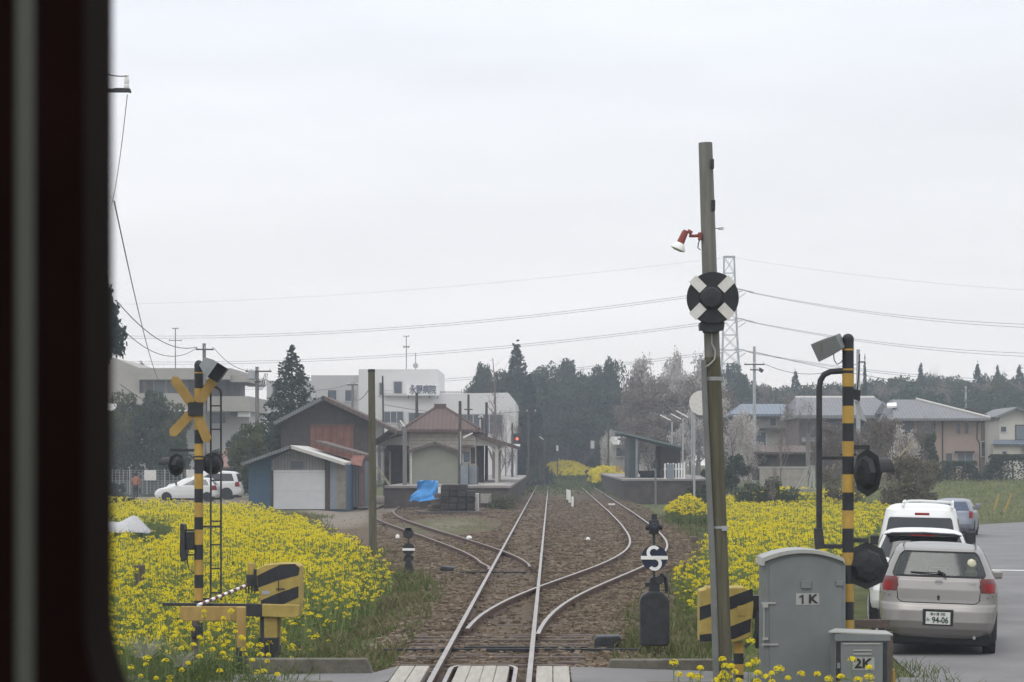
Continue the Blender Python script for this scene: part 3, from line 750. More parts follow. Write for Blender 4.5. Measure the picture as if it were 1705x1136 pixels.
Y = 32.8; x = W(331, Y); zb = H(1060, Y)
s = thing('crossing_signal', 'black and yellow crossing signal post with yellow crossbuck among the left rape flowers', 'crossing signal', (x, Y, zb))
a, b_ = MB(), MB()
bands = [(612, 646, 0), (647, 671, 1), (671, 692, 0), (692, 716, 1), (716, 739, 0), (739, 759, 1), (759, 762, 0), (762, 765, 1), (765, 789, 0), (789, 814, 1), (814, 837, 0), (837, 861, 1), (861, 882, 0), (882, 907, 1), (907, 932, 0), (932, 957, 1), (957, 979, 0), (979, 1000, 1), (1000, 1060, 0)]
banded_post(a, b_, 331, Y, .064, bands, zb)
a.cyl((x, Y, H(622, Y)), (x, Y, H(620, Y)), .067, n=20)
b_.lathe((x, Y, H(612, Y)), [(.066, 0), (.066, .04), (.05, .08), (.025, .1), (.001, .105)], 20)
b_.build('post', M_black, s, smooth=True); a.each('yellow_band', M_yel, s, smooth=True)
def arm(p, q, wpx, Y0, tip):
    p = Vector((p[0], p[1])); q = Vector((q[0], q[1])); d = (q - p).normalized(); n = Vector((-d.y, d.x)) * wpx / 2
    pts = [p + n, p - n, q - n * 1.0 - d * tip, q + d * 0, q + n * 1.0 - d * tip * 1.6] if False else [p + n, p - n, q - n - d * tip, q, q + n - d * tip]
    return [(W(a_.x, Y0), H(a_.y, Y0)) for a_ in pts]
for tgt in ((287, 627), (283, 726), (358, 628), (347, 738)):
    mb = MB(); mb.prism(arm((325, 681), tgt, 16, Y - .14, 7), Y - .14, Y - .12 + .004 * (tgt[0] > 325)); mb.build('crossbuck_arm', mat('faded_ochre', (.32, .205, .06), .7, .15, 4, rust_fold=(8, .62, .6)), s)
MB().pbox(313, 338, 670, 692, Y - .17, .03).build('centre_plate', M_black, s, bev=.004)
o = horn(s, 352, 613, Y - .32, 35, .34, .14, .25, -38)
MB().beam(P(335, 612, Y), P(346, 612, Y), .05, .05).build('bracket', M_iron, s)
lad = MB()
for px in (351, 368): lad.beam(P(px, 650 if px < 360 else 655, Y), P(px, 1000, Y), .024, .03)
rung = [676, 715, 760, 800, 830, 868, 907, 947, 987]
for ry in rung: lad.beam(P(351, ry, Y), P(368, ry, Y), .02, .02)
lad.tube([P(332, 643, Y), P(352, 643, Y), P(361, 645, Y), P(367, 650, Y), P(368.5, 660, Y)], .018, 8)
lad.beam(P(337, 643, Y), P(350, 656, Y), .02, .02)
lad.beam(P(331, 877, Y), P(368, 877, Y), .025, .03); lad.beam(P(325, 998, Y), P(351, 998, Y), .04, .04)
lad.build('ladder', M_iron, s)
lamp_back(s, 294, 774, Y + .3, .17, 55); lamp_back(s, 354, 772, Y + .35, .16, 12, False)
MB().beam(P(284, 750, Y), P(331, 750, Y), .035, .04).build('lamp_arm', M_iron, s); MB().beam(P(322, 762, Y), P(358, 762, Y), .03, .03).build('lamp_arm', M_iron, s)
mb = MB(); mb.pbox(309, 322, 886, 916, Y - .06, .14); o = mb.build('relay_box', M_iron, s, bev=.006)
mb = MB(); mb.prismp([(300, 872), (306, 874), (308, 932), (302, 936), (299, 925)], Y - .14, .28); mb.build('lamp_shield', M_iron, s, bev=.004)
MB().beam(P(305, 883, Y), P(331, 883, Y), .02, .025).build('lamp_arm', M_iron, s); MB().beam(P(304, 924, Y), P(331, 924, Y), .02, .025).build('lamp_arm', M_iron, s)
MB().tube([P(314, 916, Y - .08), P(311, 932, Y - .08), P(315, 948, Y - .08), P(324, 956, Y - .07)], .008, 6).build('cable', M_wire, s, smooth=True)

# ---------------------------------------------------------------- barrier machines
def striped_box(s, pts, Y, d, bands, name='housing'):
    o = MB(); o.prismp(pts, Y, d); ob = o.build(name, M_yelold, s, bev=.015)
    for q in bands:
        mb = MB(); mb.prism([(W(a_, Y), H(b2, Y)) for a_, b2 in q], Y - .004, Y + .01); mb.build('black_stripe', M_black, ob)
    return ob
Y = 30.5
s = thing('barrier_machine', 'yellow and black crossing barrier machine with striped arm at left beside the kerb', 'crossing barrier', (W(450, Y), Y, H(1090, Y)))
ob = striped_box(s, [(427, 948), (440, 941), (468, 938), (492, 939), (500, 943), (500, 1005), (496, 1028), (434, 1028), (432, 990), (428, 975)], Y, .42,
    [[(428, 959), (448, 949), (468, 940), (491, 939), (499, 946), (497, 958), (462, 967), (429, 979)], [(434, 1000), (460, 989), (497, 976), (497, 995), (470, 1007), (436, 1007)]])
MB().pbox(436, 449, 984, 990, Y - .006, .01).build('name_plate', M_galv, ob)
mb = MB(); mb.pbox(463, 464.5, 941, 985, Y - .005, .01); mb.pbox(460, 474, 980, 982, Y - .012, .015); mb.build('door_seam', M_iron, ob)
MB().pbox(432, 461, 1026, 1066, Y + .05, .3).build('pedestal', M_yelold, s, bev=.01)
MB().pbox(430, 463, 1062, 1095, Y + .03, .34).build('base', M_iron, s, bev=.01)
MB().prismp([(461, 1030), (467, 1028), (466, 1075), (461, 1078)], Y + .2, .1).build('stay', M_yelold, s)
mb = MB(); mb.pbox(412, 424, 938, 962, Y + .1, .12); mb.build('counterweight', M_yelold, s, bev=.005)
mb = MB(); mb.pbox(410, 427, 957, 976, Y + .08, .16); mb.pbox(422, 430, 948, 985, Y + .1, .14)
for q in (408, 413, 418, 423): mb.pbox(q, q + 2, 972, 988, Y + .12, .04)
mb.build('arm_clamp', M_iron, s)
# striped arm, lowered to the left and away from the camera
p, q = P(412, 974, Y + .1), P(330, 1008, Y - 1.2)
aw, ar = MB(), MB()
aw.cyl(p, q, .022, n=10)
for i in range(0, 16, 2): ar.cyl(p.lerp(q, i / 16), p.lerp(q, (i + 1) / 16), .0228, n=10)
ao = aw.build('barrier_arm', M_white, s, smooth=True); ar.each('red_band', mat('dark_red_band', (.16, .05, .045), .6, .2, 8), ao, smooth=True)
# guard rail beam and timber frame at the left verge
Y = 29.6
s = thing('guard_beam', 'black and yellow horizontal guard beam crossing in front of the left barrier machine', 'guard rail', (W(440, Y), Y, H(1092, Y)))
mb = MB(); mb.prismp([(270, 1004), (436, 1006), (436, 1027), (402, 1026), (395, 1010), (270, 1009)], Y, .07); mb.build('beam', M_iron, s, bev=.006)
mb = MB(); mb.prismp([(436.3, 1006), (499, 1008), (497, 1026), (490, 1029), (436.3, 1027)], Y, .075); mb.build('beam_end', M_yelold, s, bev=.008)
MB().pbox(433, 439, 1027, 1092, Y + .08, .06).build('post', M_iron, s)
Y = 28.6
s = thing('timber_frame', 'weathered yellow timber post and rail among the left foreground weeds', 'timber frame', (W(385, Y), Y, H(1120, Y)))
M_ywood = mat('worn_yellow_wood', (.30, .19, .06), .9, .3, 3, col2=(.42, .29, .10), stretch=(3, 3, 1))
MB().pbox(300, 409, 1010, 1034, Y + .11, .05).build('rail_board', M_ywood, s, bev=.008)
MB().pbox(394, 408, 1011, 1080, Y, .1).build('post', M_ywood, s, bev=.01)
MB().pbox(393, 409, 1078, 1122, Y - .01, .12).build('post_foot', M_iron, s, bev=.01)
MB().pbox(319, 329, 1034, 1120, Y + .02, .08).build('post', M_sleeper, s, bev=.008)
MB().pbox(318, 336, 1042, 1062, Y - .06, .1).build('bracket', M_iron, s, bev=.01)

Y = 27.0
s = thing('barrier_machine', 'yellow and black striped barrier machine half hidden behind the tall wooden pole', 'crossing barrier', (W(1210, Y), Y, H(1150, Y)))
ob = striped_box(s, [(1165, 984), (1176, 981), (1178, 976), (1182, 979), (1240, 978), (1253, 987), (1255, 1008), (1250, 1062), (1222, 1070), (1165, 1069)], Y, .44,
    [[(1165, 1011), (1185, 1005), (1253, 980), (1254.5, 1000), (1220, 1014), (1165, 1033)], [(1165, 1057), (1185, 1055), (1251, 1030), (1249, 1052), (1222, 1064), (1185, 1068.5), (1165, 1068.5)]])
MB().pbox(1228, 1241, 1009, 1026, Y - .01, .02).build('handle', M_yelold, ob, bev=.004)
for i in range(5):
    mb = MB(); mb.pbox(1223, 1238, 1070 + i * 18, 1088 + i * 18, Y + .08, .16); mb.build('pedestal', M_yel if i % 2 == 0 else M_iron, s)
mb = MB(); mb.pbox(1254, 1266, 992, 1030, Y + .1, .2); mb.pbox(1258, 1268, 1030, 1080, Y + .15, .1); mb.build('arm_clamp', M_iron, s)
MB().tube([P(1240, 1078, Y), P(1256, 1062, Y), P(1262, 1040, Y), P(1262, 1020, Y)], .02, 8).build('arm_weight_bar', M_iron, s)

# ---------------------------------------------------------------- cabinets 1K and 2K
Y = 25.4
s = thing('relay_cabinet', 'tall grey round-topped metal cabinet marked 1K', 'cabinet', (W(1338, Y), Y, -.25))
def arch(x0, x1_, ys, top, n=14):
    return [(x0 + (x1_ - x0) * i / n, ys - (ys - top) * (1 - (2 * i / n - 1) ** 2)) for i in range(n + 1)]
pts = [(1272, 1170)] + [(a_, b2) for a_, b2 in arch(1272, 1408, 937, 918)] + [(1408, 1170)]
MB().prismp(pts, Y, .62).build('body', M_grey, s, bev=.012)
rim = [(1267, 942)] + [(a_, b2) for a_, b2 in arch(1270, 1404, 929, 915)] + [(1407, 935), (1407, 940)] + [(a_, b2 + 4.5) for a_, b2 in reversed(arch(1274, 1404, 931, 917))] + [(1273, 943)]
MB().prismp(rim, Y - .05, .68).build('roof_rim', M_greyl, s, bev=.004)
do = MB(); do.prismp([(1281, 1168)] + [(a_, b2 + 5) for a_, b2 in arch(1281, 1402, 937, 921)] + [(1402, 1168)], Y - .012, .02); dd = do.build('door', M_grey, s, bev=.006)
MB().pbox(1334, 1351, 967, 980, Y - .035, .03).build('catch', M_grey, dd, bev=.005)
MB().pbox(1392, 1405, 967, 976, Y - .03, .03).build('handle', M_grey, dd, bev=.005)
mb = MB()
mb.cyl(P(1272, 1005, Y - .02), P(1272, 1065, Y - .02), .008, n=6); mb.pbox(1268, 1292, 1003, 1006, Y - .025, .02); mb.pbox(1268, 1296, 1072, 1075, Y - .025, .02); mb.pbox(1270, 1279, 1006, 1012, Y - .03, .03); mb.pbox(1270, 1279, 1062, 1066, Y - .03, .03)
mb.build('hinge', M_greyl, dd)
pl = MB(); pl.pbox(1325.5, 1364, 988, 1007.5, Y - .016, .006); plo = pl.build('plate', M_greyl, dd)
text('K', H(990, Y) - H(1010, Y), P(1353.5, 998, Y - .02), M_black, plo, name='lettering', sx=1.15, bold=.004)
mb = MB(); mb.prismp([(1335, 1005.3), (1335, 993.8), (1331, 996), (1331, 993.6), (1335.6, 990.6), (1338, 990.6), (1338, 1005.3)], Y - .022, .005); mb.build('lettering', M_black, plo)
Y = 24.7
s = thing('relay_cabinet', 'small grey cabinet with flat overhanging lid marked 2K', 'cabinet', (W(1437, Y), Y, -.25))
MB().pbox(1391, 1479, 1066, 1190, Y, .42).build('body', M_grey, s, bev=.01)
mb = MB(); mb.slab([P(1379, 1051, Y - .03) , P(1487, 1056, Y - .03), P(1476, 1050, Y + .48) , P(1390, 1046, Y + .48)], .02); mb.build('lid', M_greyl, s, bev=.004)
mb = MB(); mb.pbox(1390, 1483, 1056, 1068, Y - .03, .48); mb.build('lid_rim', M_grey, s, bev=.006)
mb = MB(); mb.pbox(1392, 1400, 1070, 1185, Y - .008, .01); mb.pbox(1470, 1478, 1070, 1185, Y - .008, .01); mb.each('door_seal', M_iron, s)
dd = MB().pbox(1400, 1470, 1070, 1185, Y - .02, .025).build('door', M_grey, s, bev=.006)
mb = MB()
for q in (1071, 1082, 1088): mb.pbox(1421 if q > 1075 else 1404, 1452 if q > 1075 else 1466, q, q + 2.2, Y - .028, .01)
mb.each('louvre', M_greyl, dd)
pl = MB().pbox(1418, 1456, 1095, 1116, Y - .024, .006).build('plate', M_greyl, dd)
text('2K', H(1096, Y) - H(1118, Y), P(1437, 1105.5, Y - .028), M_black, pl, name='lettering', sx=1.15, bold=.004)
MB().pbox(1394, 1399, 1104, 1113, Y - .03, .03).build('handle', M_grey, dd)
Y = 26.3
tag(MB().pbox(1479, 1487, 1052, 1150, Y, .1).build('guard_post', M_sleeper, bev=.008), 'dark guard post standing at the right end of the small 2K cabinet', 'post')
tag(MB().prismp([(1487, 1116), (1490, 1114), (1492, 1150), (1486, 1150)], 25.6, .08).build('marker_stake', M_yel, bev=.005), 'short yellow stake low beside the small 2K cabinet', 'stake')
s = thing('guard_rail', 'low weathered timber rail between the striped post and the silver car', 'guard rail', (W(1450, 27.4), 27.4, -.2))
MB().pbox(1424, 1482, 1032, 1046, 27.4, .08).build('rail', M_sleeper, s, bev=.006)
MB().pbox(1452, 1458, 1040, 1140, 27.48, .08).build('post', M_sleeper, s, bev=.006)

# ---------------------------------------------------------------- tall pole with the crossing indicator disc
Y = 25.0
pb, pt = P(1205, 1178, Y), P(1174.5, 238, Y)
s = thing('wooden_pole', 'tall leaning wooden pole with mossy lower half left of the grey cabinets', 'pole', tuple(pb))
mb = MB(); mid = pb.lerp(pt, .62)
mb.tube([pb, pb.lerp(pt, .3), mid], [.108, .1, .088], 20); mb.build('pole_base', M_wood, s, smooth=True)
mb = MB(); mb.tube([mid - (pt - pb).normalized() * .02, mid.lerp(pt, .5), pt], [.086, .081, .076], 20); mb.build('pole_top', M_woodg, s, smooth=True)
cm = MB(); cm.tube([P(1172, 600, Y - .08), P(1173, 650, Y - .1), P(1180, 800, Y - .11), P(1187, 950, Y - .12), P(1194, 1170, Y - .12)], [.03, .031, .032, .034, .036], 10); cm.build('conduit', mat('conduit_grey', (.15, .155, .148), .6, .2, 3), s, smooth=True)
mb = MB(); mb.pbox(1184, 1189, 265, 280, Y - .09, .1); mb.pbox(1185, 1191, 333, 350, Y - .09, .1); mb.each('step_iron', M_iron, s)
mb = MB()
for py, px, r_ in ((880, 1197, .105), (634, 1188, .094), (632, 1188, .094)): mb.cyl(P(px, py, Y), P(px, py - 4, Y), r_, n=20)
mb.pbox(1202, 1212, 876, 884, Y - .11, .03); mb.each('band', M_galv, s, smooth=True)
MB().tube([P(1185, 552, Y - .1), P(1185, 572, Y - .1), P(1191, 585, Y - .1), P(1190, 598, Y - .1), P(1183, 606, Y - .11), P(1173, 612, Y - .1)], .009, 6).build('cable', M_greyl, s, smooth=True)
MB().tube([P(1190, 381, Y), P(1198, 380, Y), P(1205, 379.5, Y), P(1204, 382, Y), P(1196, 382, Y)], .005, 6).build('wire_loop', M_wire, s)
d_ = thing('crossing_indicator', 'round black disc with four white patches mounted on the tall pole', 'railway signal', tuple(P(1186, 548, Y - .2)))
c = P(1187, 496, Y - .22); rx, rz = 43 / FPX * Y, 38.5 / FPX * Y
mb = MB(); mb.lathe(c, [(rx, .06), (rx, 0), (rx * .985, -.008), (.002, -.01)], 48, (0, 1, 0)); dsk = mb.build('disc', M_black, d_, smooth=True)
for sx in (-1, 1):
    for sz in (-1, 1):
        mb = MB(); an = R(45); M = Matrix(((math.cos(an), 0, -math.sin(an) * sx * sz), (0, 1, 0), (math.sin(an) * sx * sz, 0, math.cos(an)))) 
        mb.obox(c + Vector((sx * .155 - .01, -.016, sz * .148)), (.165, .008, .108), M=M); mb.build('white_patch', mat('worn_white_patch', (.55, .53, .5), .6, .1, 7, col2=(.68, .67, .65)), dsk)
mb = MB(); mb.lathe(c + Vector((-.02, -.012, 0)), [(.115, 0), (.115, -.035), (.1, -.05), (.06, -.055), (.001, -.058)], 28, (0, 1, 0)); mb.build('lamp', M_iron, d_, smooth=True)
mb = MB(); mb.prismp([(1165, 538), (1172, 531), (1170, 528), (1202, 527), (1203, 532), (1207, 538), (1205, 549), (1199, 549), (1198, 553), (1173, 553), (1172, 549), (1166, 549)], Y - .2, .26); mb.build('mount', M_iron, d_, bev=.006)
f_ = thing('floodlight', 'red floodlight with white reflector hung from the left of the tall pole', 'floodlight', tuple(P(1165, 393, Y)))
mb = MB(); mb.tube([P(1168, 392, Y - .03), P(1157, 393, Y - .06), P(1148, 393, Y - .08)], .017, 8); mb.cyl(P(1147, 389, Y - .08), P(1150, 384, Y - .08), .03, n=10); mb.pbox(1163, 1168, 387, 399, Y - .08, .1); mb.build('arm', M_red, f_, smooth=True)
mb = MB(); p0, p1 = P(1142, 384, Y - .08), P(1131, 409, Y - .08); ax = (p1 - p0).normalized()
mb.tube([p0, p0 + ax * .03, p1], [.026, .036, .043], 16); mb.build('lamp_body', M_red, f_, smooth=True)
mb = MB(); mb.lathe(p1 - ax * .03, [(.045, 0), (.06, .02), (.08, .05), (.083, .075), (.076, .077), (.05, .06)], 24, ax); mb.build('reflector', M_white, f_, smooth=True)
mb = MB(); mb.lathe(p1 + ax * .045, [(.07, 0), (.05, .012), (.001, .016)], 20, ax); mb.build('lens', mat('lens_glass', (.45, .55, .38), .1, .1, 3), f_, smooth=True)
MB().tube([P(1166, 396, Y - .02), P(1163, 405, Y - .04), P(1162, 413, Y - .03), P(1166, 416, Y)], .006, 6).build('cable', M_wire, f_, smooth=True)

# ---------------------------------------------------------------- switch stands
Y = 31.3
s = thing('switch_stand', 'dark switch stand with white S marker disc right of the turnout', 'switch stand', (W(1090, Y), Y, -.3))
mb = MB(); mb.prismp([(1066, 1076), (1066, 1000), (1069, 992), (1080, 985), (1102, 985), (1110, 993), (1115, 1000), (1115, 1070), (1112, 1076)], Y - .1, .3); mb.build('weight_body', M_iron, s, bev=.025)
mb = MB(); mb.prismp([(1080, 988), (1083, 962), (1096, 960), (1099, 988)], Y - .05, .16); mb.tube([P(1100, 955, Y + .05), P(1108, 962, Y + .05), P(1111, 985, Y + .05)], .028, 8); mb.pbox(1074, 1083, 970, 977, Y - .02, .06); mb.cyl(P(1098, 966, Y - .1), P(1098, 966, Y + .1), .06, n=12); mb.build('lever', M_iron, s)
MB().cyl(P(1089, 990, Y), P(1089, 880, Y), .018, n=8).build('stem', M_iron, s)
c = P(1089.5, 929, Y - .04); r_ = 21.5 / FPX * Y
mb = MB(); mb.lathe(c, [(r_, .012), (r_, -.004), (.002, -.006)], 36, (0, 1, 0)); dsk = mb.build('disc', mat('dark_blue_enamel', (.018, .023, .05), .4, .2, 6), s, smooth=True)
# the S-shaped mark with a bar through it
mk = MB()
def arcband(cx, cy, r0, r1, a0, a1, n=18):
    vs = []
    for i in range(n + 1):
        a_ = R(a0 + (a1 - a0) * i / n)
        for rr in (r0, r1): vs.append((W(cx + rr * math.cos(a_), Y - .05), Y - .053, H(cy - rr * math.sin(a_), Y - .05)))
    mk.add(vs, [(2 * i, 2 * i + 1, 2 * i + 3, 2 * i + 2) for i in range(n)])
arcband(1088.5, 920.5, 6.5, 12.0, 40, 265); arcband(1090.0, 938.5, 6.5, 12.0, -140, 85)
mk.add([P(1067, 925.8, Y - .054), P(1112, 925.8, Y - .054), P(1112, 931.8, Y - .054), P(1067, 931.8, Y - .054)], [(0, 1, 2, 3)])
mo = mk.build('marking', M_white, dsk); sm = mo.modifiers.new('thickness', 'SOLIDIFY'); sm.thickness = .003
mb = MB(); mb.pbox(1081, 1097, 866, 889, Y - .06, .13); mb.pbox(1085, 1094, 856, 867, Y - .04, .08); mb.cyl(P(1081, 878, Y), P(1075, 878, Y), .04, n=12); mb.cyl(P(1097, 878, Y), P(1103, 878, Y), .04, n=12); mb.lathe(P(1089, 877, Y - .06), [(.05, 0), (.05, -.04), (.04, -.045)], 14, (0, 1, 0)); lm = mb.build('lamp', M_iron, s, bev=.006)
MB().lathe(P(1089, 877, Y - .1), [(.03, 0), (.001, -.008)], 14, (0, 1, 0)).build('lens', mat('blue_lens', (.05, .1, .2), .15, .1, 4), lm)
Y = 51.0
s = thing('switch_stand', 'small dark switch stand with white-barred disc at the edge of the left flowers', 'switch stand', (W(680, Y), Y, -.2))
mb = MB(); mb.prismp([(672, 954), (674, 940), (677, 930), (684, 930), (687, 944), (688, 954)], Y - .1, .25); mb.prismp([(671, 934), (676, 922), (688, 926), (689, 932), (676, 936)], Y, .12); mb.build('lever', M_iron, s, bev=.01)
MB().cyl(P(680, 940, Y), P(680, 890, Y), .02, n=8).build('stem', M_iron, s)
c = P(680, 914.5, Y - .04); r_ = 10 / FPX * Y
mb = MB(); mb.lathe(c, [(r_, .012), (r_, -.004), (.002, -.006)], 28, (0, 1, 0)); dsk = mb.build('disc', M_black, s, smooth=True)
MB().pbox(670, 691, 913, 917, Y - .055, .008).build('white_bar', M_white, dsk)
mb = MB(); mb.lathe(P(680, 888, Y), [(.11, -.05), (.125, 0), (.11, .05)], 14, (0, 1, 0)); mb.pbox(675, 685, 879, 884, Y - .05, .1); mb.build('lamp', M_iron, s)
# other bits on the ballast
s = tag(MB().prismp([(990, 1066), (993, 1060), (1032, 1059), (1035, 1064), (1030, 1077), (990, 1078)], 31.8, .4).build('point_machine_box', M_iron, bev=.02), 'low dark iron box right of the turnout by the kerb', 'iron box')
tag(MB().pbox(1150, 1162, 894, 903, 64, .4).build('cable_box', M_sleeper, bev=.02), 'small brown cable box on the grass left of the tall pole', 'cable box')
tag(MB().prismp([(731, 948), (736, 943), (757, 945), (754, 951), (735, 951)], 49.8, .5).build('point_lever_box', M_iron, bev=.02), 'low dark lever box on the ballast right of the small barred disc stand', 'lever box')
M_wcap = mat('white_marker', (.75, .73, .70), .6, .08, 6)
def disc_marker(px, py, Y, r, lab):
    c = P(px, py, Y); c.z = float(gz(c.x, c.y)); mb = MB(); mb.lathe(c, [(r, -.02), (r, .03), (r * .85, .08), (r * .5, .11), (.001, .12)], 16); return tag(mb.build('clearance_marker', M_wcap, smooth=True), lab, 'track marker')
disc_marker(781, 891, 76.5, .10, 'white domed track marker between the curved siding and the main track')
disc_marker(979, 893.5, 75, .075, 'white domed track marker between the main track and the right loop track')
disc_marker(662, 888, 77, .07, 'white domed track marker beside the lamp of the small left switch stand')
tag(MB().pbox(1013, 1024, 838.5, 841, 126, .12).build('marker_slab', M_wcap), 'small flat white marker lying between the rails of the right loop track', 'track marker')
for (px, t_, b_, Y, lb_) in ((944.6, 815, 828, 152, 'leftmost and farthest of three short white marker posts between the tracks'), (948.4, 816, 835, 140, 'middle one of three short white marker posts between the tracks'), (953.2, 827, 841, 129, 'right and nearest of three short white marker posts between the tracks')):
    tag(MB().prismp([(px - 1.9, b_ + 4), (px - 1.9, t_ + 1), (px - 1.3, t_), (px + 1.3, t_), (px + 1.9, t_ + 1), (px + 1.9, b_ + 4)], Y, .12).build('marker_post', M_wcap, bev=.01), lb_, 'marker post', 'white marker posts between the tracks')
# stump and white sheet in the left field
Y = 40
tag(MB().prismp([(220, 942), (240, 941), (238, 965), (233, 985), (232, 1010), (221, 1010), (223, 975)], Y, .14).build('wooden_stump', M_sleeper, bev=.02), 'splintered brown wooden stump among the left rape flowers near the window pillar', 'stump')
rs = random.Random(8); mb = MB(); vs = []; nu, nv = 15, 7
for j in range(nv):
    for i in range(nu):
        u, v = i / (nu - 1), j / (nv - 1); e_ = min(1, 4 * u * (1 - u) + .15) * min(1, 4 * v * (1 - v) + .1)
        pz = (.26 * e_ + .16 * math.sin(u * 9 + v * 3) * e_ + rs.uniform(-.012, .012) * e_)
        vs.append((W(165 + 88 * u, 80), 79.4 + 1.2 * v, -.05 + .30 * e_ + pz * .75))
mb.add(vs, [(j * nu + i, j * nu + i + 1, (j + 1) * nu + i + 1, (j + 1) * nu + i) for j in range(nv - 1) for i in range(nu - 1)])
tag(mb.build('plastic_sheet', mat('white_plastic_sheet', (.42, .41, .42), .6, .1, 5), smooth=True), 'crumpled white plastic sheet in the left field next to the window pillar', 'plastic sheet')
# wooden pole in the left field
Y = 64; s = thing('wooden_pole', 'free-standing wooden pole without wires at the edge of the left flower field', 'pole', tuple(P(621, 925, Y)))
MB().tube([P(621, 925, Y), P(620, 780, Y), P(618.5, 616, Y)], [.115, .105, .095], 16).build('shaft', M_wood, s, smooth=True)
MB().lathe(P(618.5, 617.5, Y), [(.1, -.03), (.104, 0), (.104, .03), (.09, .045)], 16).build('cap', M_iron, s)
# ---------------------------------------------------------------- small helpers for buildings
M_plat = mat('platform_surface', (.25, .225, .21), .9, .14, 1.2)
M_dwall = mat('dark_retaining_wall', (.075, .062, .052), .95, .35, 1.5, bump=.4)
M_dwood = stripes('dark_board_wall', (.062, .05, .043), (.04, .033, .03), .2, 'X', .9, .9, .5, .25)
M_rustdoor = stripes('rusty_door', (.17, .075, .055), (.09, .05, .042), .42, 'X', .9, .9, .4, .3)
M_gable = stripes('grey_gable_boards', (.20, .20, .195), (.10, .10, .10), .16, 'X', .9, .88, .4, .2)
M_blue = stripes('blue_sheet', (.055, .10, .15), (.038, .075, .12), .1, 'X', .7, .5, .4)
M_shut = stripes('white_shutter', (.50, .50, .51), (.40, .40, .41), .95, 'Z', .6, .97, .2, .06)
M_pblue = mat('pale_blue_sheet', (.19, .215, .235), .7, .15, 2)
M_sheet = stripes('grey_sheet', (.17, .18, .185), (.11, .115, .12), .15, 'X', .8, .6, .4)
M_redroof = mat('red_sheet_roof', (.20, .088, .07), .7, .25, 3)
M_rroof = stripes('rusty_roof', (.118, .088, .077), (.085, .064, .056), .3, 'X', .85, .7, .4)
M_groof = stripes('grey_roof_tile', (.19, .19, .195), (.145, .145, .15), .26, 'X', .7, .75, .4)
M_hosp = mat('hospital_white', (.60, .585, .57), .8, .05, .3)
M_hosp2 = mat('hospital_grey', (.43, .42, .415), .8, .06, .3)
M_win = mat('window_dark', (.06, .07, .085), .25, .25, .5, spec=.5)
M_winl = mat('window_reflecting', (.13, .155, .18), .15, .25, .6, spec=.6)
M_trim = mat('pale_trim', (.48, .46, .43), .7, .1, 4)
M_greenw = mat('pale_green_wall', (.235, .24, .19), .9, .1, 1.2)
M_beige = mat('beige_plaster', (.33, .25, .205), .9, .08, .8)
M_creamw = mat('cream_wall', (.56, .53, .46), .9, .06, .8)
M_tan = mat('grey_beige_concrete', (.33, .31, .28), .9, .1, .5)
def frame_window(parent, px0, px1, py0, py1, Y, m=None, fr=.06, fm=None, bars=0):
    x0, x1_, z0, z1 = W(px0, Y), W(px1, Y), H(py1, Y), H(py0, Y)
    mb = MB()
    mb.box(x0 - fr, x0, Y - .05, Y + .05, z0 - fr, z1 + fr); mb.box(x1_, x1_ + fr, Y - .05, Y + .05, z0 - fr, z1 + fr)
    mb.box(x0, x1_, Y - .05, Y + .05, z1, z1 + fr); mb.box(x0, x1_, Y - .06, Y + .05, z0 - fr, z0)
    for i in range(bars):
        xx = x0 + (x1_ - x0) * (i + 1) / (bars + 1); mb.box(xx - fr / 3, xx + fr / 3, Y - .045, Y + .045, z0, z1)
    f_ = mb.build('window', fm or M_trim, parent)
    p_ = MB(); p_.box(x0, x1_, Y - .02, Y + .03, z0, z1); p_.build('pane', m or M_win, f_)
    return f_
def zq(px, py, Y, d): return P(px, py, Y) + Vector((0, d, 0))
# ---------------------------------------------------------------- left platform
PZ = 1.12
s = thing('station_platform', 'long low station platform with dark retaining wall left of the main track', 'platform', (-6, 125, -.2))
MB().prism([(W(640, 125), -.3), (-2.35, -.3), (-2.3, PZ - .12), (W(640, 125), PZ - .12)], 125, 215).build('wall', M_dwall, s)
MB().slab([(W(640, 125), 124.9, PZ), (-2.2, 124.9, PZ), (-2.2, 215, PZ), (W(640, 125), 215, PZ)], .13).build('deck', M_plat, s)
tag(MB().slab([(W(796, 127) , 126.5, PZ + .01), (W(838, 128), 126.5, PZ + .01), (-2.25, 180, PZ + .01), (-2.9, 180, PZ + .01)], .006).build('platform_edge_paving', M_conc), 'pale paved strip along the edge of the left platform', 'paving')['kind'] = 'structure'
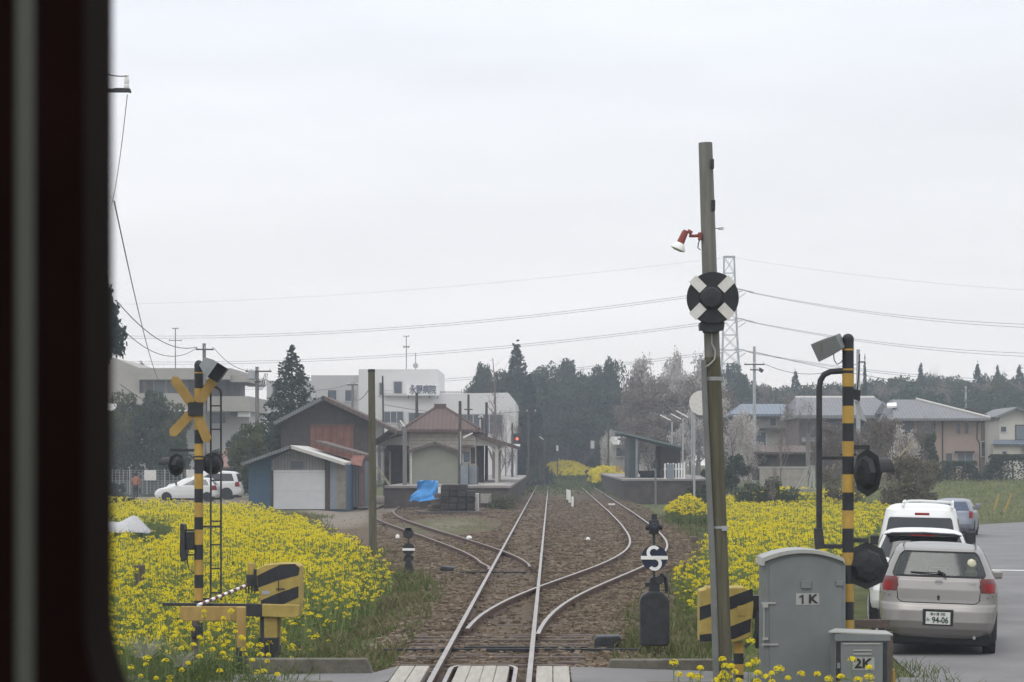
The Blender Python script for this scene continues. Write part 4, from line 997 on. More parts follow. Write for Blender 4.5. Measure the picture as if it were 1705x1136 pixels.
# ---------------------------------------------------------------- station building
Y = 142.0
s = thing('station_building', 'wooden station building with brown hipped tile roof and cream clapboards', 'station', (W(737, Y), Y, PZ))
MB().pbox(681, 792, 714, 812, Y, 16).build('wall', M_cream, s)
rf = MB(); e0, e1, a0, a1 = zq(672, 716, Y, -.9), zq(800, 716, Y, -.9), zq(725, 679, Y, 2.6), zq(738, 679, Y, 2.6)
zt = H(677, Y); ze = H(715, Y); zm = H(695, Y)
L_, Rr = W(672, Y), W(799, Y); xm0, xm1 = W(724, Y), W(738, Y); xc = (xm0 + xm1) / 2
def hip(mb, x0, x1_, y0, y1, ze, zt, rx0, rx1, ry0, ry1, th=.16):
    A, B, Cc, D = Vector((x0, y0, ze)), Vector((x1_, y0, ze)), Vector((x1_, y1, ze)), Vector((x0, y1, ze))
    r0, r1, r2, r3 = Vector((rx0, ry0, zt)), Vector((rx1, ry0, zt)), Vector((rx1, ry1, zt)), Vector((rx0, ry1, zt))
    lo = [p - Vector((0, 0, th)) for p in (A, B, Cc, D)]
    mb.add([A, B, Cc, D, r0, r1, r2, r3] + lo, [(0, 1, 5, 4), (1, 2, 6, 5), (2, 3, 7, 6), (3, 0, 4, 7), (4, 5, 6, 7), (8, 9, 1, 0), (9, 10, 2, 1), (10, 11, 3, 2), (11, 8, 0, 3), (11, 10, 9, 8)])
hip(rf, L_, Rr, Y - .9, Y + 17, ze, zt, xm0 + .1, xm1 - .1, Y + 1.6, Y + 14)
ro = rf.build('roof', M_tile, s)
mb = MB(); mb.obox((xc, Y + 1.6, zt + .05), (.75, .4, .3)); mb.tube([(xm0, Y + 1.6, zt), (L_, Y - .9, ze + .04)], .09, 8); mb.tube([(xm1, Y + 1.6, zt), (Rr, Y - .9, ze + .04)], .09, 8); mb.tube([(xc, Y + 1.6, zt + .06), (xc, Y + 14, zt + .06)], .13, 8); mb.build('ridge_tiles', mat('dark_ridge_tile', (.11, .075, .065), .8, .2, 4), ro)
# lower canopy roofs on both sides with pale gable boards
for sgn, pts in ((-1, [(681, 722), (681, 741), (627, 741), (627, 738)]), (1, [(785, 722), (855, 741), (851, 743), (785, 742)])):
    MB().prismp(pts, Y + .35, .12).build('gable_board', M_trim, s)
for a_, b2 in (((676, 713), (624, 738)), ((785, 720), (858, 743))):
    mb = MB(); A, B = P(*a_, Y), P(*b2, Y); mb.slab([A + Vector((0, -.1, .06)), B + Vector((0, -.1, .06)), B + Vector((0, 24, .06)), A + Vector((0, 24, .06))], .2); mb.build('canopy_roof', M_rroof, s)
for px, top in ((632, 742), (827, 742)):
    mb = MB(); mb.beam(P(px, 808, Y + .4), P(px, top, Y + .4), .2, .2)
    for dx in (-11, 11): mb.beam(P(px, 755, Y + .4), P(px + dx, top, Y + .4), .12, .12)
    mb.build('column', M_trim, s)
    for k_ in (1, 2):
        mb = MB(); mb.beam(P(px, 806, Y) + Vector((0, 4 * k_, 0)), P(px, top, Y) + Vector((0, 4 * k_, 0)), .18, .18); mb.build('column', M_trim, s)
MB().pbox(640, 681, 742, 808, Y + 3, .2).build('entrance_wall', M_dwood, s)
MB().pbox(648, 651, 752, 806, Y + 2.9, .12).build('door_post', M_trim, s)
MB().pbox(792, 806, 742, 808, Y + 2, .2).build('side_wall', M_dwood, s)
frame_window(s, 772, 782, 752, 770, Y - .02, M_winl, .06)
MB().pbox(784, 791, 745, 772, Y - .06, .05).build('door', M_dwood, s)
mb = MB(); mb.slab([P(764, 743, Y - .8), P(790, 744, Y - .8), P(790, 741, Y + .1), P(764, 741, Y + .1)], .08); mb.build('door_canopy', M_rroof, s)
Y = 135.0
s = thing('storage_shed', 'small shed with pale green wall in front of the station building', 'shed', (W(726, Y), Y, PZ))
MB().prismp([(686, 812), (686, 750), (725, 737), (765, 750), (765, 812)], Y, 4.5).build('wall', M_greenw, s)
for a_, b2 in (((725, 735.5), (679, 750)), ((725, 735.5), (769, 751))):
    mb = MB(); A, B = P(*a_, Y), P(*b2, Y); mb.slab([A + Vector((0, -.4, 0)), B + Vector((0, -.4, 0)), B + Vector((0, 4.9, 0)), A + Vector((0, 4.9, 0))], .16); mb.build('roof', M_rroof, s)
mb = MB(); mb.pbox(763, 765.5, 752, 812, Y - .1, .1); mb.pbox(683, 686, 752, 812, Y - .1, .1); mb.each('corner_post', M_trim, s)
Y = 131.0
s = thing('platform_board', 'pale blue grey panel fence on the left platform beside the shed', 'panel fence', (W(780, Y), Y, PZ))
for px in (766, 781): MB().prismp([(px, 808), (px, 776), (px + 14, 774), (px + 14, 806)], Y + (px - 766) * .03, .05).build('panel', M_pblue, s)
for px in (766, 780.5, 795): MB().pbox(px - .8, px + .8, 772, 809, Y - .02, .12).build('post', M_dwood, s)
tag(MB().pbox(791, 806, 765, 790, 150, .4).build('notice_board', M_dwood), 'dark notice board on the left platform under the station canopy', 'notice board')
# leaning plank and dark stack
tag(MB().beam(P(627, 778, 127), P(649, 808, 127), .22, .1).build('leaning_plank', mat('pale_timber', (.33, .29, .2), .9, .2, 3)), 'pale plank leaning under the left end of the station canopy', 'plank')
Y = 111.0
s = thing('sleeper_stack', 'dark stack of old railway sleepers between the siding and the main track', 'timber stack', (W(760, Y), Y, -.15))
rs = random.Random(4)
for r_ in range(5):
    n_ = 4 if r_ < 4 else 3
    for k_ in range(n_):
        x0 = W(734, Y) + k_ * .42 + rs.uniform(-.02, .02); mb = MB(); mb.box(x0, x0 + .39, Y + rs.uniform(-.15, .15), Y + 2.1, -.15 + r_ * .3, -.15 + r_ * .3 + .27); mb.build('sleeper', mat('tarred_timber', (.036, .030, .027), .9, .35, 3, bump=.4), s, bev=.02)
for k_, (a_, b2, t_, bt) in enumerate(((723, 735, 822, 830), (718, 738, 832, 842), (712, 742, 842, 850), (692, 714, 851, 857), (789, 796, 822, 858))):
    MB().pbox(a_, b2, t_, bt, Y + .2 * k_, 1.6).build('sleeper', M_sleeper if k_ < 4 else M_trim, s, bev=.02)
mb = MB(); mb.pbox(697, 800, 852, 862, Y - .5, 2.6); mb.build('bearer', M_dwall, s, bev=.03)
Y = 122.5; s = thing('tarpaulin', 'bright blue tarpaulin draped over a load beside the left platform', 'tarpaulin', (W(712, Y), Y, -.1))
mb = MB(); nu, nv = 40, 20; vs = []
for j in range(nv):
    v = j / (nv - 1)
    for i in range(nu):
        a_ = 2 * math.pi * i / nu; ex = abs(math.cos(a_)) ** .6 * (1 if math.cos(a_) > 0 else -1); ey = abs(math.sin(a_)) ** .6 * (1 if math.sin(a_) > 0 else -1)
        q = max(0, (v - .4) / .6); k_ = 1 + .06 * math.sin(v * 9 + a_ * 2) + .07 * q * math.sin(a_ * 11 + 2) + .05 * math.sin(a_ * 5 + v * 14)
        wl = .53 + (.42 * q ** .8 if ex < 0 else .06 * q)
        vs.append((W(712, Y) + ex * wl * k_ * (.9 if v < .08 else 1), Y + ey * (.55 + .5 * q) * k_, H(799, Y) - (v ** .85) * 1.12 + .04 * math.sin(7 * a_ + 5 * v) + (-.05 if v == 0 else 0)))
mb.add(vs, [(j * nu + i, j * nu + (i + 1) % nu, (j + 1) * nu + (i + 1) % nu, (j + 1) * nu + i) for j in range(nv - 1) for i in range(nu)] + [tuple(range(nu))])
mb.build('sheet', mat('blue_tarpaulin', (.035, .23, .55), .45, .18, 3, bump=.9, bscale=9, rust_fold=(5, .6, .5, (.03, .13, .33))), s, smooth=True)  # darker blue patches put the shading of the folds into the colour
MB().pbox(729, 733, 811, 824, Y - .3, .5).build('white_corner', M_wcap, s)
tag(MB().pbox(800, 818, 822, 838, 124.6, .12).build('drain_hatch', M_conc), 'pale concrete hatch in the dark end wall of the left platform', 'hatch')
# ---------------------------------------------------------------- garage
Y = 117.0
s = thing('garage', 'blue sheet garage with large white shutter behind the left rape flowers', 'garage', (W(495, Y), Y, 0))
MB().prismp([(414, 852), (414, 772), (485, 746), (576, 772), (576, 852)], Y + .06, 7).build('wall', M_blue, s)
MB().prismp([(452, 783), (452, 766), (485, 748), (545, 766), (545, 783)], Y, .1).build('gable', M_gable, s)
frame_window(s, 484, 505, 768, 781, Y - .02, M_win, .05, M_gable)
sh = MB(); sh.pbox(455, 541, 783, 848, Y - .06, .1); sh.build('shutter', M_shut, s)
mb = MB(); mb.pbox(451, 455, 783, 850, Y - .1, .15); mb.pbox(541, 545, 766, 850, Y - .1, .15); mb.pbox(545, 549, 770, 848, Y - .08, .12); mb.each('door_frame', M_dwood, s)
MB().pbox(549, 561, 770, 848, Y - .02, .08).build('side_door', M_pblue, s)
MB().pbox(561, 576, 772, 848, Y - .03, .08).build('side_panel', mat('worn_wood_panel', (.20, .175, .145), .9, .25, 2), s)
for a_, b2, mm in (((486, 741.5), (404, 771), M_sheet), ((486, 741.5), (577, 770), M_trim)):
    mb = MB(); A, B = P(*a_, Y), P(*b2, Y); mb.slab([A + Vector((0, -.7, 0)), B + Vector((0, -.7, 0)), B + Vector((0, 7.6, 0)), A + Vector((0, 7.6, 0))], .16); mb.build('roof', mm, s)
Y = 121.0
s = thing('lean_to_shed', 'narrow grey sheet shed with red roof attached right of the white-shuttered garage', 'shed', (W(593, Y), Y, 0))
MB().pbox(577, 607, 768, 845, Y, 6).build('wall', M_sheet, s)
MB().pbox(579, 581, 772, 845, Y - .1, .1).build('corner_post', M_trim, s)
mb = MB(); mb.slab([P(524, 733, Y) + Vector((0, -.4, 0)), P(609, 757, Y) + Vector((0, -.4, 0)), P(609, 757, Y) + Vector((0, 6, 0)), P(524, 733, Y) + Vector((0, 6, 0))], .14); mb.build('roof', M_rroof, s)
mb = MB(); mb.slab([P(583, 772, Y) + Vector((0, -1.0, 0)), P(604, 776, Y) + Vector((0, -1.0, 0)), P(609, 756, Y) + Vector((0, -.3, 0)), P(590, 756, Y) + Vector((0, -.3, 0))], .1); mb.build('red_roof', M_redroof, s)
MB().pbox(600, 604, 772, 845, Y - .5, .12).build('red_post', M_redroof, s)
# ---------------------------------------------------------------- goods shed
Y = 136.0
s = thing('goods_shed', 'large dark wooden goods shed with rusty doors behind the garage', 'shed', (W(550, Y), Y, 0))
MB().prismp([(468, 838), (468, 705), (540, 664), (612, 702), (612, 838)], Y, 5).build('wall', M_dwood, s)
for px0, px1 in ((517, 552), (553, 588)): MB().pbox(px0, px1, 709, 790, Y - .1, .1).build('door', M_rustdoor, s)
MB().pbox(516, 590, 706, 709, Y - .15, .12).build('door_rail', M_rust, s)
for a_, b2, mm in (((540, 659.5), (457, 703), M_sheet), ((540, 659.5), (664, 717), M_rroof)):
    mb = MB(); A, B = P(*a_, Y), P(*b2, Y); mb.slab([A + Vector((0, -.8, 0)), B + Vector((0, -.8, 0)), B + Vector((0, 5.2, 0)), A + Vector((0, 5.2, 0))], .22); mb.build('roof', mm, s)
mb = MB()
for k_ in range(4): mb.beam(P(613, 742, Y) + Vector((0, k_ * 1.4, 0)), P(650, 716, Y) + Vector((0, k_ * 1.4, 0)), .12, .12)
mb.each('eave_brace', M_dwood, s)
# ---------------------------------------------------------------- hospital
Y = 215.0
s = thing('hospital', 'large white flat-roofed hospital building behind the station', 'hospital', (W(690, Y), Y, 0))
w_ = MB(); w_.prismp([(640, 800), (640, 657), (846, 654), (858, 668), (858, 800)], Y, 22); w_.build('wall', M_hosp, s)
MB().pbox(597, 729, 615, 700, Y + 2.5, 14).build('upper_storey', M_hosp, s)
MB().pbox(518, 640, 625, 800, Y + 5, 16).build('wing', M_hosp2, s)
MB().pbox(444, 518, 634, 800, Y + 8, 14).build('wing', M_hosp2, s)
MB().prismp([(637, 659), (637, 655), (725, 656), (725, 660)], Y - .4, .3).build('parapet_ledge', M_trim, s)
for a_ in ((656, 669, 636, 659, Y + 2.45), (632, 637, 638, 658, Y + 2.45), (640, 671, 686, 704, Y - .05), (681, 720, 688, 706, Y - .05), (768, 798, 691, 712, Y - .05), (804, 836, 691, 722, Y - .05), (546, 560, 650, 668, Y + 4.95), (575, 590, 650, 668, Y + 4.95), (454, 462, 640, 660, Y + 7.95)):
    frame_window(s, *a_, m=M_win, fr=.1, fm=M_hosp2, bars=2 if a_[1] - a_[0] > 20 else 0)
mb = MB()
for i in range(7): mb.pbox(637 + i * 3.2, 637.4 + i * 3.2, 650, 656, Y + .3, .06)
mb.pbox(637, 657, 650, 650.7, Y + .3, .06); mb.build('railing', M_galv, s)
mb = MB()
for i in range(12): mb.pbox(733 + i * 4.4, 733.8 + i * 4.4, 651, 656, Y + 1.3, .1)
mb.pbox(733, 782, 652.5, 653.5, Y + 1.3, .06); mb.build('railing', M_rust, s)
for px in (768, 779, 793, 806): MB().pbox(px, px + .8, 648, 657, Y + .5, .1).build('vent_pipe', M_dwall, s)
Yb = Y - .7
sb = thing('hospital_sign', 'white roof sign with four dark characters on the hospital roof', 'sign', tuple(P(704, 660, Yb)))
bd = MB().pbox(677, 731, 640.5, 658.5, Yb, .15).build('board', M_white, sb)
M_sign = mat('sign_blue_grey', (.075, .085, .13), .6, .1, 2)
for i, ch in enumerate('永野病院'):
    text(ch, .92, P(687.5 + i * 11.0, 649.5 + .5 * (i % 2), Yb - .03), M_sign, bd, name='character', sx=.72, bold=.012, ext=.02)
for px in (680, 693, 715, 729): MB().beam(P(px, 658, Yb + .1), P(px, 664, Yb + .1), .08, .08).build('bracket', M_dwall, sb)
def antenna(px, t_, b_, Y, lab, bars=((0, 5), (14, 8))):
    s = thing('tv_antenna', lab, 'antenna', tuple(P(px, b_, Y)))
    MB().cyl(P(px, b_, Y), P(px, t_, Y), .035, n=6).build('mast', M_dwall, s)
    mb = MB()
    for dy, hw in bars: mb.beam(P(px - hw, t_ + dy, Y), P(px + hw, t_ + dy, Y), .05, .05); mb.beam(P(px - hw, t_ + dy - 1.5, Y), P(px - hw, t_ + dy + 1.5, Y), .04, .04); mb.beam(P(px + hw, t_ + dy - 1.5, Y), P(px + hw, t_ + dy + 1.5, Y), .04, .04)
    mb.build('element', M_dwall, s); return s
antenna(676.5, 560, 616, Y + 6, 'tall thin television antenna on top of the white hospital', ((0, 4), (17, 5), (18.5, 4)))
s = thing('satellite_dish', 'small round dish with whip mast on the white hospital roof', 'antenna', tuple(P(692, 616, Y + 6)))
MB().cyl(P(692, 616, Y + 6), P(692, 588, Y + 6), .03, n=6).build('mast', M_dwall, s); MB().lathe(P(692, 609, Y + 5.9), [(.26, 0), (.2, .08), (.001, .12)], 16, (0, 1, .2)).build('dish', M_galv, s)
antenna(292, 547, 614, 188, 'tall television antenna on the beige concrete building at left', ((0, 4.5), (20, 10)))
# ---------------------------------------------------------------- beige concrete building at the left
Y = 190.0
s = thing('concrete_building', 'beige concrete building with deep flat roof slabs at left behind the crossbuck', 'building', (W(300, Y), Y, 0))
MB().prismp([(120, 664), (120, 585), (190, 596), (232, 613), (232, 664)], Y + .5, 14).build('side_wing', M_tan, s)
MB().pbox(232, 383, 613, 632, Y - 1.6, 16).build('roof_slab', M_tan, s)
MB().pbox(383.2, 412, 625, 636, Y - 1.2, 12).build('canopy_slab', M_tan, s)
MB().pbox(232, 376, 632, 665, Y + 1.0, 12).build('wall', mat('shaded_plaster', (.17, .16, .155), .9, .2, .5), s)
MB().prismp([(150, 667), (150, 655), (300, 655), (330, 685), (318, 685), (300, 680)], Y - 2.5, 14).build('balcony_slab', M_tan, s)
MB().pbox(345, 415, 660, 685, Y - 1, 12).build('lower_slab', M_tan, s)
MB().pbox(150, 415, 685, 800, Y + 2, 10).build('lower_wall', M_hosp2, s)
for a_ in ((257, 275, 633, 655), (279, 300, 634, 655), (303, 312, 634, 655), (352, 376, 688, 705), (384, 396, 686, 694)):
    frame_window(s, *a_, Y + (.95 if a_[3] < 660 else 1.95), M_winl, .08, M_trim)
MB().pbox(396, 416, 686, 694, Y - .5, .3).build('white_panel', M_white, s)
Y = 165.0
s = thing('red_roofed_hut', 'low hut with pinkish red tile roof behind the white parked cars', 'hut', (W(375, Y), Y, 0))
MB().pbox(345, 400, 776, 840, Y, 5).build('wall', M_sheet, s)
mb = MB(); hip(mb, W(340, Y), W(402, Y), Y - .6, Y + 5.6, H(777, Y), H(745, Y), W(372, Y), W(380, Y), Y + 2, Y + 3, .12); mb.build('roof', mat('pink_red_tile', (.23, .13, .105), .8, .2, 3), s)
# wire fence and boards behind the car park
Y = 158.0
s = thing('car_park_fence', 'grey mesh fence with white boards behind the walking person', 'fence', (W(240, Y), Y, .1))
mb = MB()
for i in range(24): mb.pbox(186 + i * 6.4, 186.5 + i * 6.4, 783, 822, Y, .04)
for q in range(10): mb.pbox(186, 334, 783 + q * 4.2, 783.4 + q * 4.2, Y + .045, .02)
mb.build('mesh', M_galv, s)
for i in range(6): MB().pbox(186 + i * 29, 187.6 + i * 29, 781, 824, Y + .07, .07).build('post', M_galv, s)
MB().pbox(240, 260, 783, 800, Y - .06, .04).build('white_board', M_dirtywhite, s)
MB().pbox(310, 324, 782, 800, Y - .06, .04).build('white_board', M_dirtywhite, s)
MB().pbox(190, 335, 800, 830, Y + .2, .1).build('low_wall', mat('dull_green_panel', (.10, .12, .10), .9, .2, 1), s)
# ---------------------------------------------------------------- poles around the station
def pole(px, t_, Y, lab, zb=0.0, r=.11, px_b=None, arms=(), m=None, name='utility_pole', cat='utility pole', extra=None):
    b_ = Vector((W(px_b or px, Y), Y, zb)); s = thing(name, lab, cat, tuple(b_))
    MB().tube([b_, P(px, t_, Y)], [r * 1.15, r * .85], 12).build('shaft', m or M_woodg, s, smooth=True)
    for (py, x0, x1_) in arms:
        mb = MB(); mb.beam(P(x0, py, Y - .12), P(x1_, py, Y - .12), .09, .09); ar = mb.build('crossarm', M_dwall, s)
        n_ = 3 if abs(x1_ - x0) > 14 else 2; mb = MB()
        for k_ in range(n_):
            q = P(x0 + (x1_ - x0) * (.06 + .88 * k_ / (n_ - 1)), py, Y - .12); mb.lathe(q + Vector((0, 0, .04)), [(.035, 0), (.05, .03), (.03, .07), (.045, .1), (.02, .14)], 8)
        mb.build('insulator', M_dirtywhite, ar)
    if extra: extra(s)
    return s
def transf(px, py, Y, r=.22, h=.6):
    def fn(s):
        mb = MB(); mb.lathe(P(px, py, Y - .25) - Vector((0, 0, h / 2)), [(r * .8, 0), (r, .05), (r, h - .06), (r * .7, h), (.05, h + .05)], 14); mb.build('transformer', M_galv, s, smooth=True)
        mb = MB()
        for k_ in range(3): mb.tube([P(428 + 3 * k_, 650, Y - .2), P(436 + 4 * k_, 640, Y - .2), P(441 + 2 * k_, 622, Y - .2)], .02, 5)
        mb.build('drop_cable', M_wire, s)
    return fn
pole(428, 611, 140, 'utility pole with transformer and long crossarm left of the dark conifer', .0, .13, None, ((618.5, 409, 452), (636, 424, 434)), extra=transf(419, 624, 140))
pole(340, 572, 150, 'utility pole with crossarm and insulators rising behind the crossbuck signal', .0, .13, None, ((582, 326, 356),))
pole(587, 637, 185, 'thin utility pole with short crossarm above the goods shed roof', .0, .11, None, ((641, 578, 596),))
pole(637, 626, 160, 'thin leaning pole between the goods shed and the free-standing wooden pole', .0, .07, 640, m=M_dwall)
pole(694, 654, 150, 'dark pole standing behind the station roof in front of the roof sign', .0, .11, None, (), M_dwall)
pole(766, 668, 133, 'dark square-topped pole in front of the right half of the station roof', PZ, .1, 766, (), M_dwall)
pole(780, 657, 170, 'pole with short low crossarm right of the station roof peak', .0, .1, None, ((682, 773, 787),), M_dwall)
pole(810, 670, 155, 'dark pole just left of the bare tree by the station canopy', PZ, .1, None, (), M_dwall)
pole(803, 693, 148, 'short dark pole behind the canopy column', PZ, .09, None, ((697, 797, 804),), M_dwall)
pole(853, 705, 190, 'dark pole beside the red signal light', PZ, .09, None, (), M_dwall)
pole(880, 684, 195, 'pole with wide crossarm in front of the dark cedar right of the signal', .3, .1, None, ((686, 862, 893),), M_dwall)
pole(906, 726, 200, 'thin dark pole with small lamp at the far end of the left platform', .3, .08, None, (), M_dwall, extra=lambda s: MB().beam(P(898, 727, 199.8), P(905, 732, 199.8), .1, .06).build('lamp', M_white, s))
def tube_lamp(px, t_, Y, lx0, ly0, lx1, ly1, lab, zb=PZ, m=None, r=.06):
    s = thing('platform_lamp', lab, 'lamp post', (W(px, Y), Y, zb))
    MB().tube([(W(px, Y), Y, zb), P(px, t_, Y)], r, 10).build('post', m or M_galv, s, smooth=True)
    MB().beam(P(lx0, ly0, Y - .05), P(lx1, ly1, Y - .05), .13, .07).build('lamp_tube', M_white, s); return s
tube_lamp(674, 712, 129, 666, 700, 674, 710, 'weathered lamp post with white tube left of the green shed', m=M_woodg, r=.12)
tube_lamp(767, 719, 132.5, 771, 729, 787, 721, 'white tube lamp on the dark pole before the station roof', r=.04)
# red colour signal
Y = 185.0
s = thing('railway_signal', 'dark colour light signal showing red at the end of the left platform', 'railway signal', (W(860, Y), Y, PZ))
MB().cyl((W(860, Y), Y, PZ), P(860, 740, Y), .07, n=8).build('post', M_galv, s)
hd = MB(); hd.pbox(854.5, 867, 722, 739, Y - .1, .25); hd = hd.build('head', M_black, s, bev=.03)
mb = MB(); mb.lathe(P(861, 731, Y - .1), [(.115, 0), (.1, -.05), (.001, -.07)], 14, (0, 1, 0)); mb.build('red_lens', mat('red_signal_light', (.9, .12, .05), .4, .05, 2, emit=(1, .16, .06, 1.3)), hd)
MB().pbox(857, 866, 739.5, 743.5, Y - .12, .05).build('plate', M_white, s)
# ---------------------------------------------------------------- right platform and shelter
RZ = 1.30
Y = 147.0
s = thing('station_platform', 'right platform with dark stone front beside the loop track', 'platform', (8, Y, -.2))
MB().add([(4.75, Y, -.3), (11.3, Y + 3, -.3), (12, 215, -.3), (4.75, 215, -.3), (4.75, Y, RZ - .12), (11.3, Y + 3, RZ - .12), (12, 215, RZ - .12), (4.75, 215, RZ - .12)], [(0, 1, 5, 4), (1, 2, 6, 5), (2, 3, 7, 6), (3, 0, 4, 7), (4, 5, 6, 7)]).build('wall', M_dwall, s)
MB().slab([(4.6, Y - .15, RZ), (11.4, Y + 2.85, RZ), (12, 215, RZ), (4.6, 215, RZ)], .12).build('deck', M_plat, s)
Y = 158.0
s = thing('platform_shelter', 'open platform shelter with sloping dark green roof on thick walls', 'shelter', (W(1085, Y), Y, RZ))
M_dgreen = mat('dark_green_roof', (.045, .06, .055), .6, .2, 3)
mb = MB(); A, B = P(1026, 718, Y), P(1137, 744, Y); up = Vector((0, 0, .0))
mb.slab([A + Vector((0, -1.2, 0)), B + Vector((0, -1.2, 0)), B + Vector((0, 12, .2)), A + Vector((0, 12, .2))], .12); mb.build('roof', mat('pale_green_sheet', (.13, .17, .165), .6, .15, 2), s)
mb = MB(); mb.prismp([(1030, 724), (1040, 720), (1135, 744), (1135, 752), (1062, 733), (1056, 733), (1050, 731)], Y - .9, .2); mb.prismp([(1030, 724), (1040, 720), (1135, 744), (1135, 752), (1062, 733), (1056, 733), (1050, 731)], Y + 8, .2); mb.each('beam', M_dgreen, s)
MB().pbox(1047, 1058, 729, 797, Y - .8, 9).build('pillar_wall', M_dgreen, s); MB().pbox(1058.2, 1062, 731, 797, Y - 1.0, .3).build('pale_post', M_pblue, s)
MB().pbox(1100, 1133, 742, 797, Y + .6, 8).build('back_wall', M_dwood, s)
MB().pbox(1064, 1100, 784, 790, Y + 3, .5).build('bench', M_dwood, s); MB().pbox(1066, 1098, 790, 796, Y + 3.1, .3).build('bench_leg', M_iron, s)
Y = 149.5
s = thing('picket_fence', 'white picket fence at the right end of the right platform', 'fence', (W(1122, Y), Y, RZ))
for i in range(8): MB().pbox(1106 + i * 4.6, 1108.6 + i * 4.6, 771 if i % 2 else 772, 806, Y, .04).build('picket', M_white, s)
for q in (780, 796): MB().pbox(1105, 1141, q, q + 2, Y + .045, .04).build('rail', M_white, s)
tag(MB().pbox(1110, 1122, 773, 809, Y - .3, .08).build('pale_blue_panel', M_pblue, bev=.01), 'pale blue panel leaning against the white picket fence', 'panel')
tube_lamp(1119, 702, 165, 1099, 691, 1117, 700, 'leftmost of the tube lamp posts behind the platform shelter', RZ)
tube_lamp(1137, 697, 155, 1117, 689, 1134, 698, 'middle tube lamp post behind the white picket fence', RZ)
tube_lamp(1152, 680, 150, 1126, 684, 1146, 695, 'rightmost tube lamp post beside the round white sign', RZ)
Y = 100; s = thing('round_sign', 'round white sign on thin pole partly hidden by the tall wooden pole', 'sign', (W(1156, Y), Y, -.2))
MB().cyl((W(1156, Y), Y, -.2), P(1156, 690, Y), .05, n=8).build('post', M_galv, s); MB().lathe(P(1168, 671, Y - .1), [(.27, .04), (.54, .03), (.54, 0), (.001, -.01)], 28, (0, 1, 0)).build('plate', M_dirtywhite, s, smooth=True)
Y = 127; s = thing('track_signal', 'small dark trackside signal on thin post before the right platform', 'railway signal', (W(1091.5, Y), Y, -.1))
MB().cyl((W(1091.5, Y), Y, -.1), P(1091.5, 775, Y), .06, n=8).build('post', M_woodg, s); mb = MB(); mb.pbox(1087, 1096, 771, 780, Y - .1, .2); mb.pbox(1089, 1094, 765, 771, Y - .08, .16); mb.build('head', M_iron, s, bev=.02)
# farther signs down the line
def plate_post(px, t_, b_, zb, Y, hw, lab):
    s = thing('signal_plate', lab, 'railway sign', (W(px, Y), Y, zb)); MB().cyl((W(px, Y), Y, zb), P(px, t_ + 2, Y), .06, n=6).build('post', M_dwall, s); MB().pbox(px - hw, px + hw, t_, b_, Y - .12, .05).build('plate', M_dirtywhite, s)
plate_post(928, 742, 751, .8, 250, 1.8, 'far small white plate on a post above the first yellow bank')
plate_post(986.5, 734, 747, .8, 240, 3.2, 'far white plate on a post between the two yellow flower banks')
pole(1013, 700, 228, 'dark thin pole beside the round pale blossom tree', .8, .1, None, (), M_dwall)
mb = MB(); mb.pbox(1025, 1034, 776, 786, 208, .4); tag(mb.build('yellow_machine', M_yel), 'tiny yellow box at the far end of the right platform', 'equipment box')
for i, (px, t_, b2, Yq) in enumerate(((878, 775, 800, 205), (886, 780, 800, 205), (899, 770, 800, 212))): tag(MB().pbox(px - 1.5, px + 1.5, t_, b2, Yq, .15).build('fence_post', M_dwall), ('left', 'middle', 'right')[i] + ' one of three dark fence posts at the far end of the left platform', 'fence post', 'dark fence posts by the far platform end')
s = thing('far_house', 'far white-roofed house seen under the platform shelter roof', 'house', (W(1032, 240), 240, 1)); MB().pbox(1015, 1056, 739, 790, 240, 6).build('wall', M_tan, s)
mb = MB(); mb.slab([P(1012, 740, 239.5), P(1058, 740, 239.5), P(1054, 727, 243), P(1018, 727, 243)], .1); mb.build('roof', M_dirtywhite, s); frame_window(s, 1026, 1043, 746, 760, 239.9, M_win, .1)
Y = 205; s = thing('kiosk', 'small white kiosk seen through the platform shelter', 'kiosk', (W(1078, Y), Y, RZ)); MB().pbox(1066, 1084, 757, 792, Y, 2).build('wall', M_creamw, s); MB().pbox(1064, 1086, 754, 757, Y - .3, 2.6).build('roof', M_trim, s); MB().pbox(1087, 1091, 734, 792, Y, .3).build('white_post', M_white, s)
# ---------------------------------------------------------------- houses on the right
def zz(v, d): return v + Vector((0, d, 0))
Y = 192.0
s = thing('blue_roofed_house', 'house with blue tile roof and pale wall right of the tall wooden pole', 'house', (W(1290, Y), Y, 1))
MB().pbox(1225, 1330, 688, 800, Y, 8).build('wall', M_tan, s)
M_bluer = stripes('blue_roof_tile', (.14, .165, .205), (.10, .12, .15), .35, 'X', .5, .7, .5)
mb = MB(); hip(mb, W(1215, Y), W(1348, Y), Y - 1, Y + 9, H(690, Y), H(671, Y), W(1240, Y), W(1325, Y), Y + 3.5, Y + 4.5, .2); mb.build('roof', M_bluer, s)
MB().pbox(1262, 1332, 713, 716, Y - .6, .6).build('balcony', M_dwood, s); frame_window(s, 1282, 1292, 697, 709, Y - .02, M_win, .08); frame_window(s, 1255, 1275, 720, 742, Y - .02, M_win, .08)
Y = 178.0
s = thing('tiled_house', 'dark walled old house with broad grey tile roof behind the striped signal post', 'house', (W(1410, Y), Y, 1))
MB().pbox(1330, 1482, 690, 800, Y, 10).build('wall', mat('dark_plaster', (.145, .112, .102), .9, .2, .8), s)
rf = MB(); hip(rf, W(1322, Y), W(1498, Y), Y - 1.2, Y + 11, H(692, Y), H(660, Y), W(1335, Y), W(1470, Y), Y + 4, Y + 5.5, .25); rf = rf.build('roof', M_groof, s)
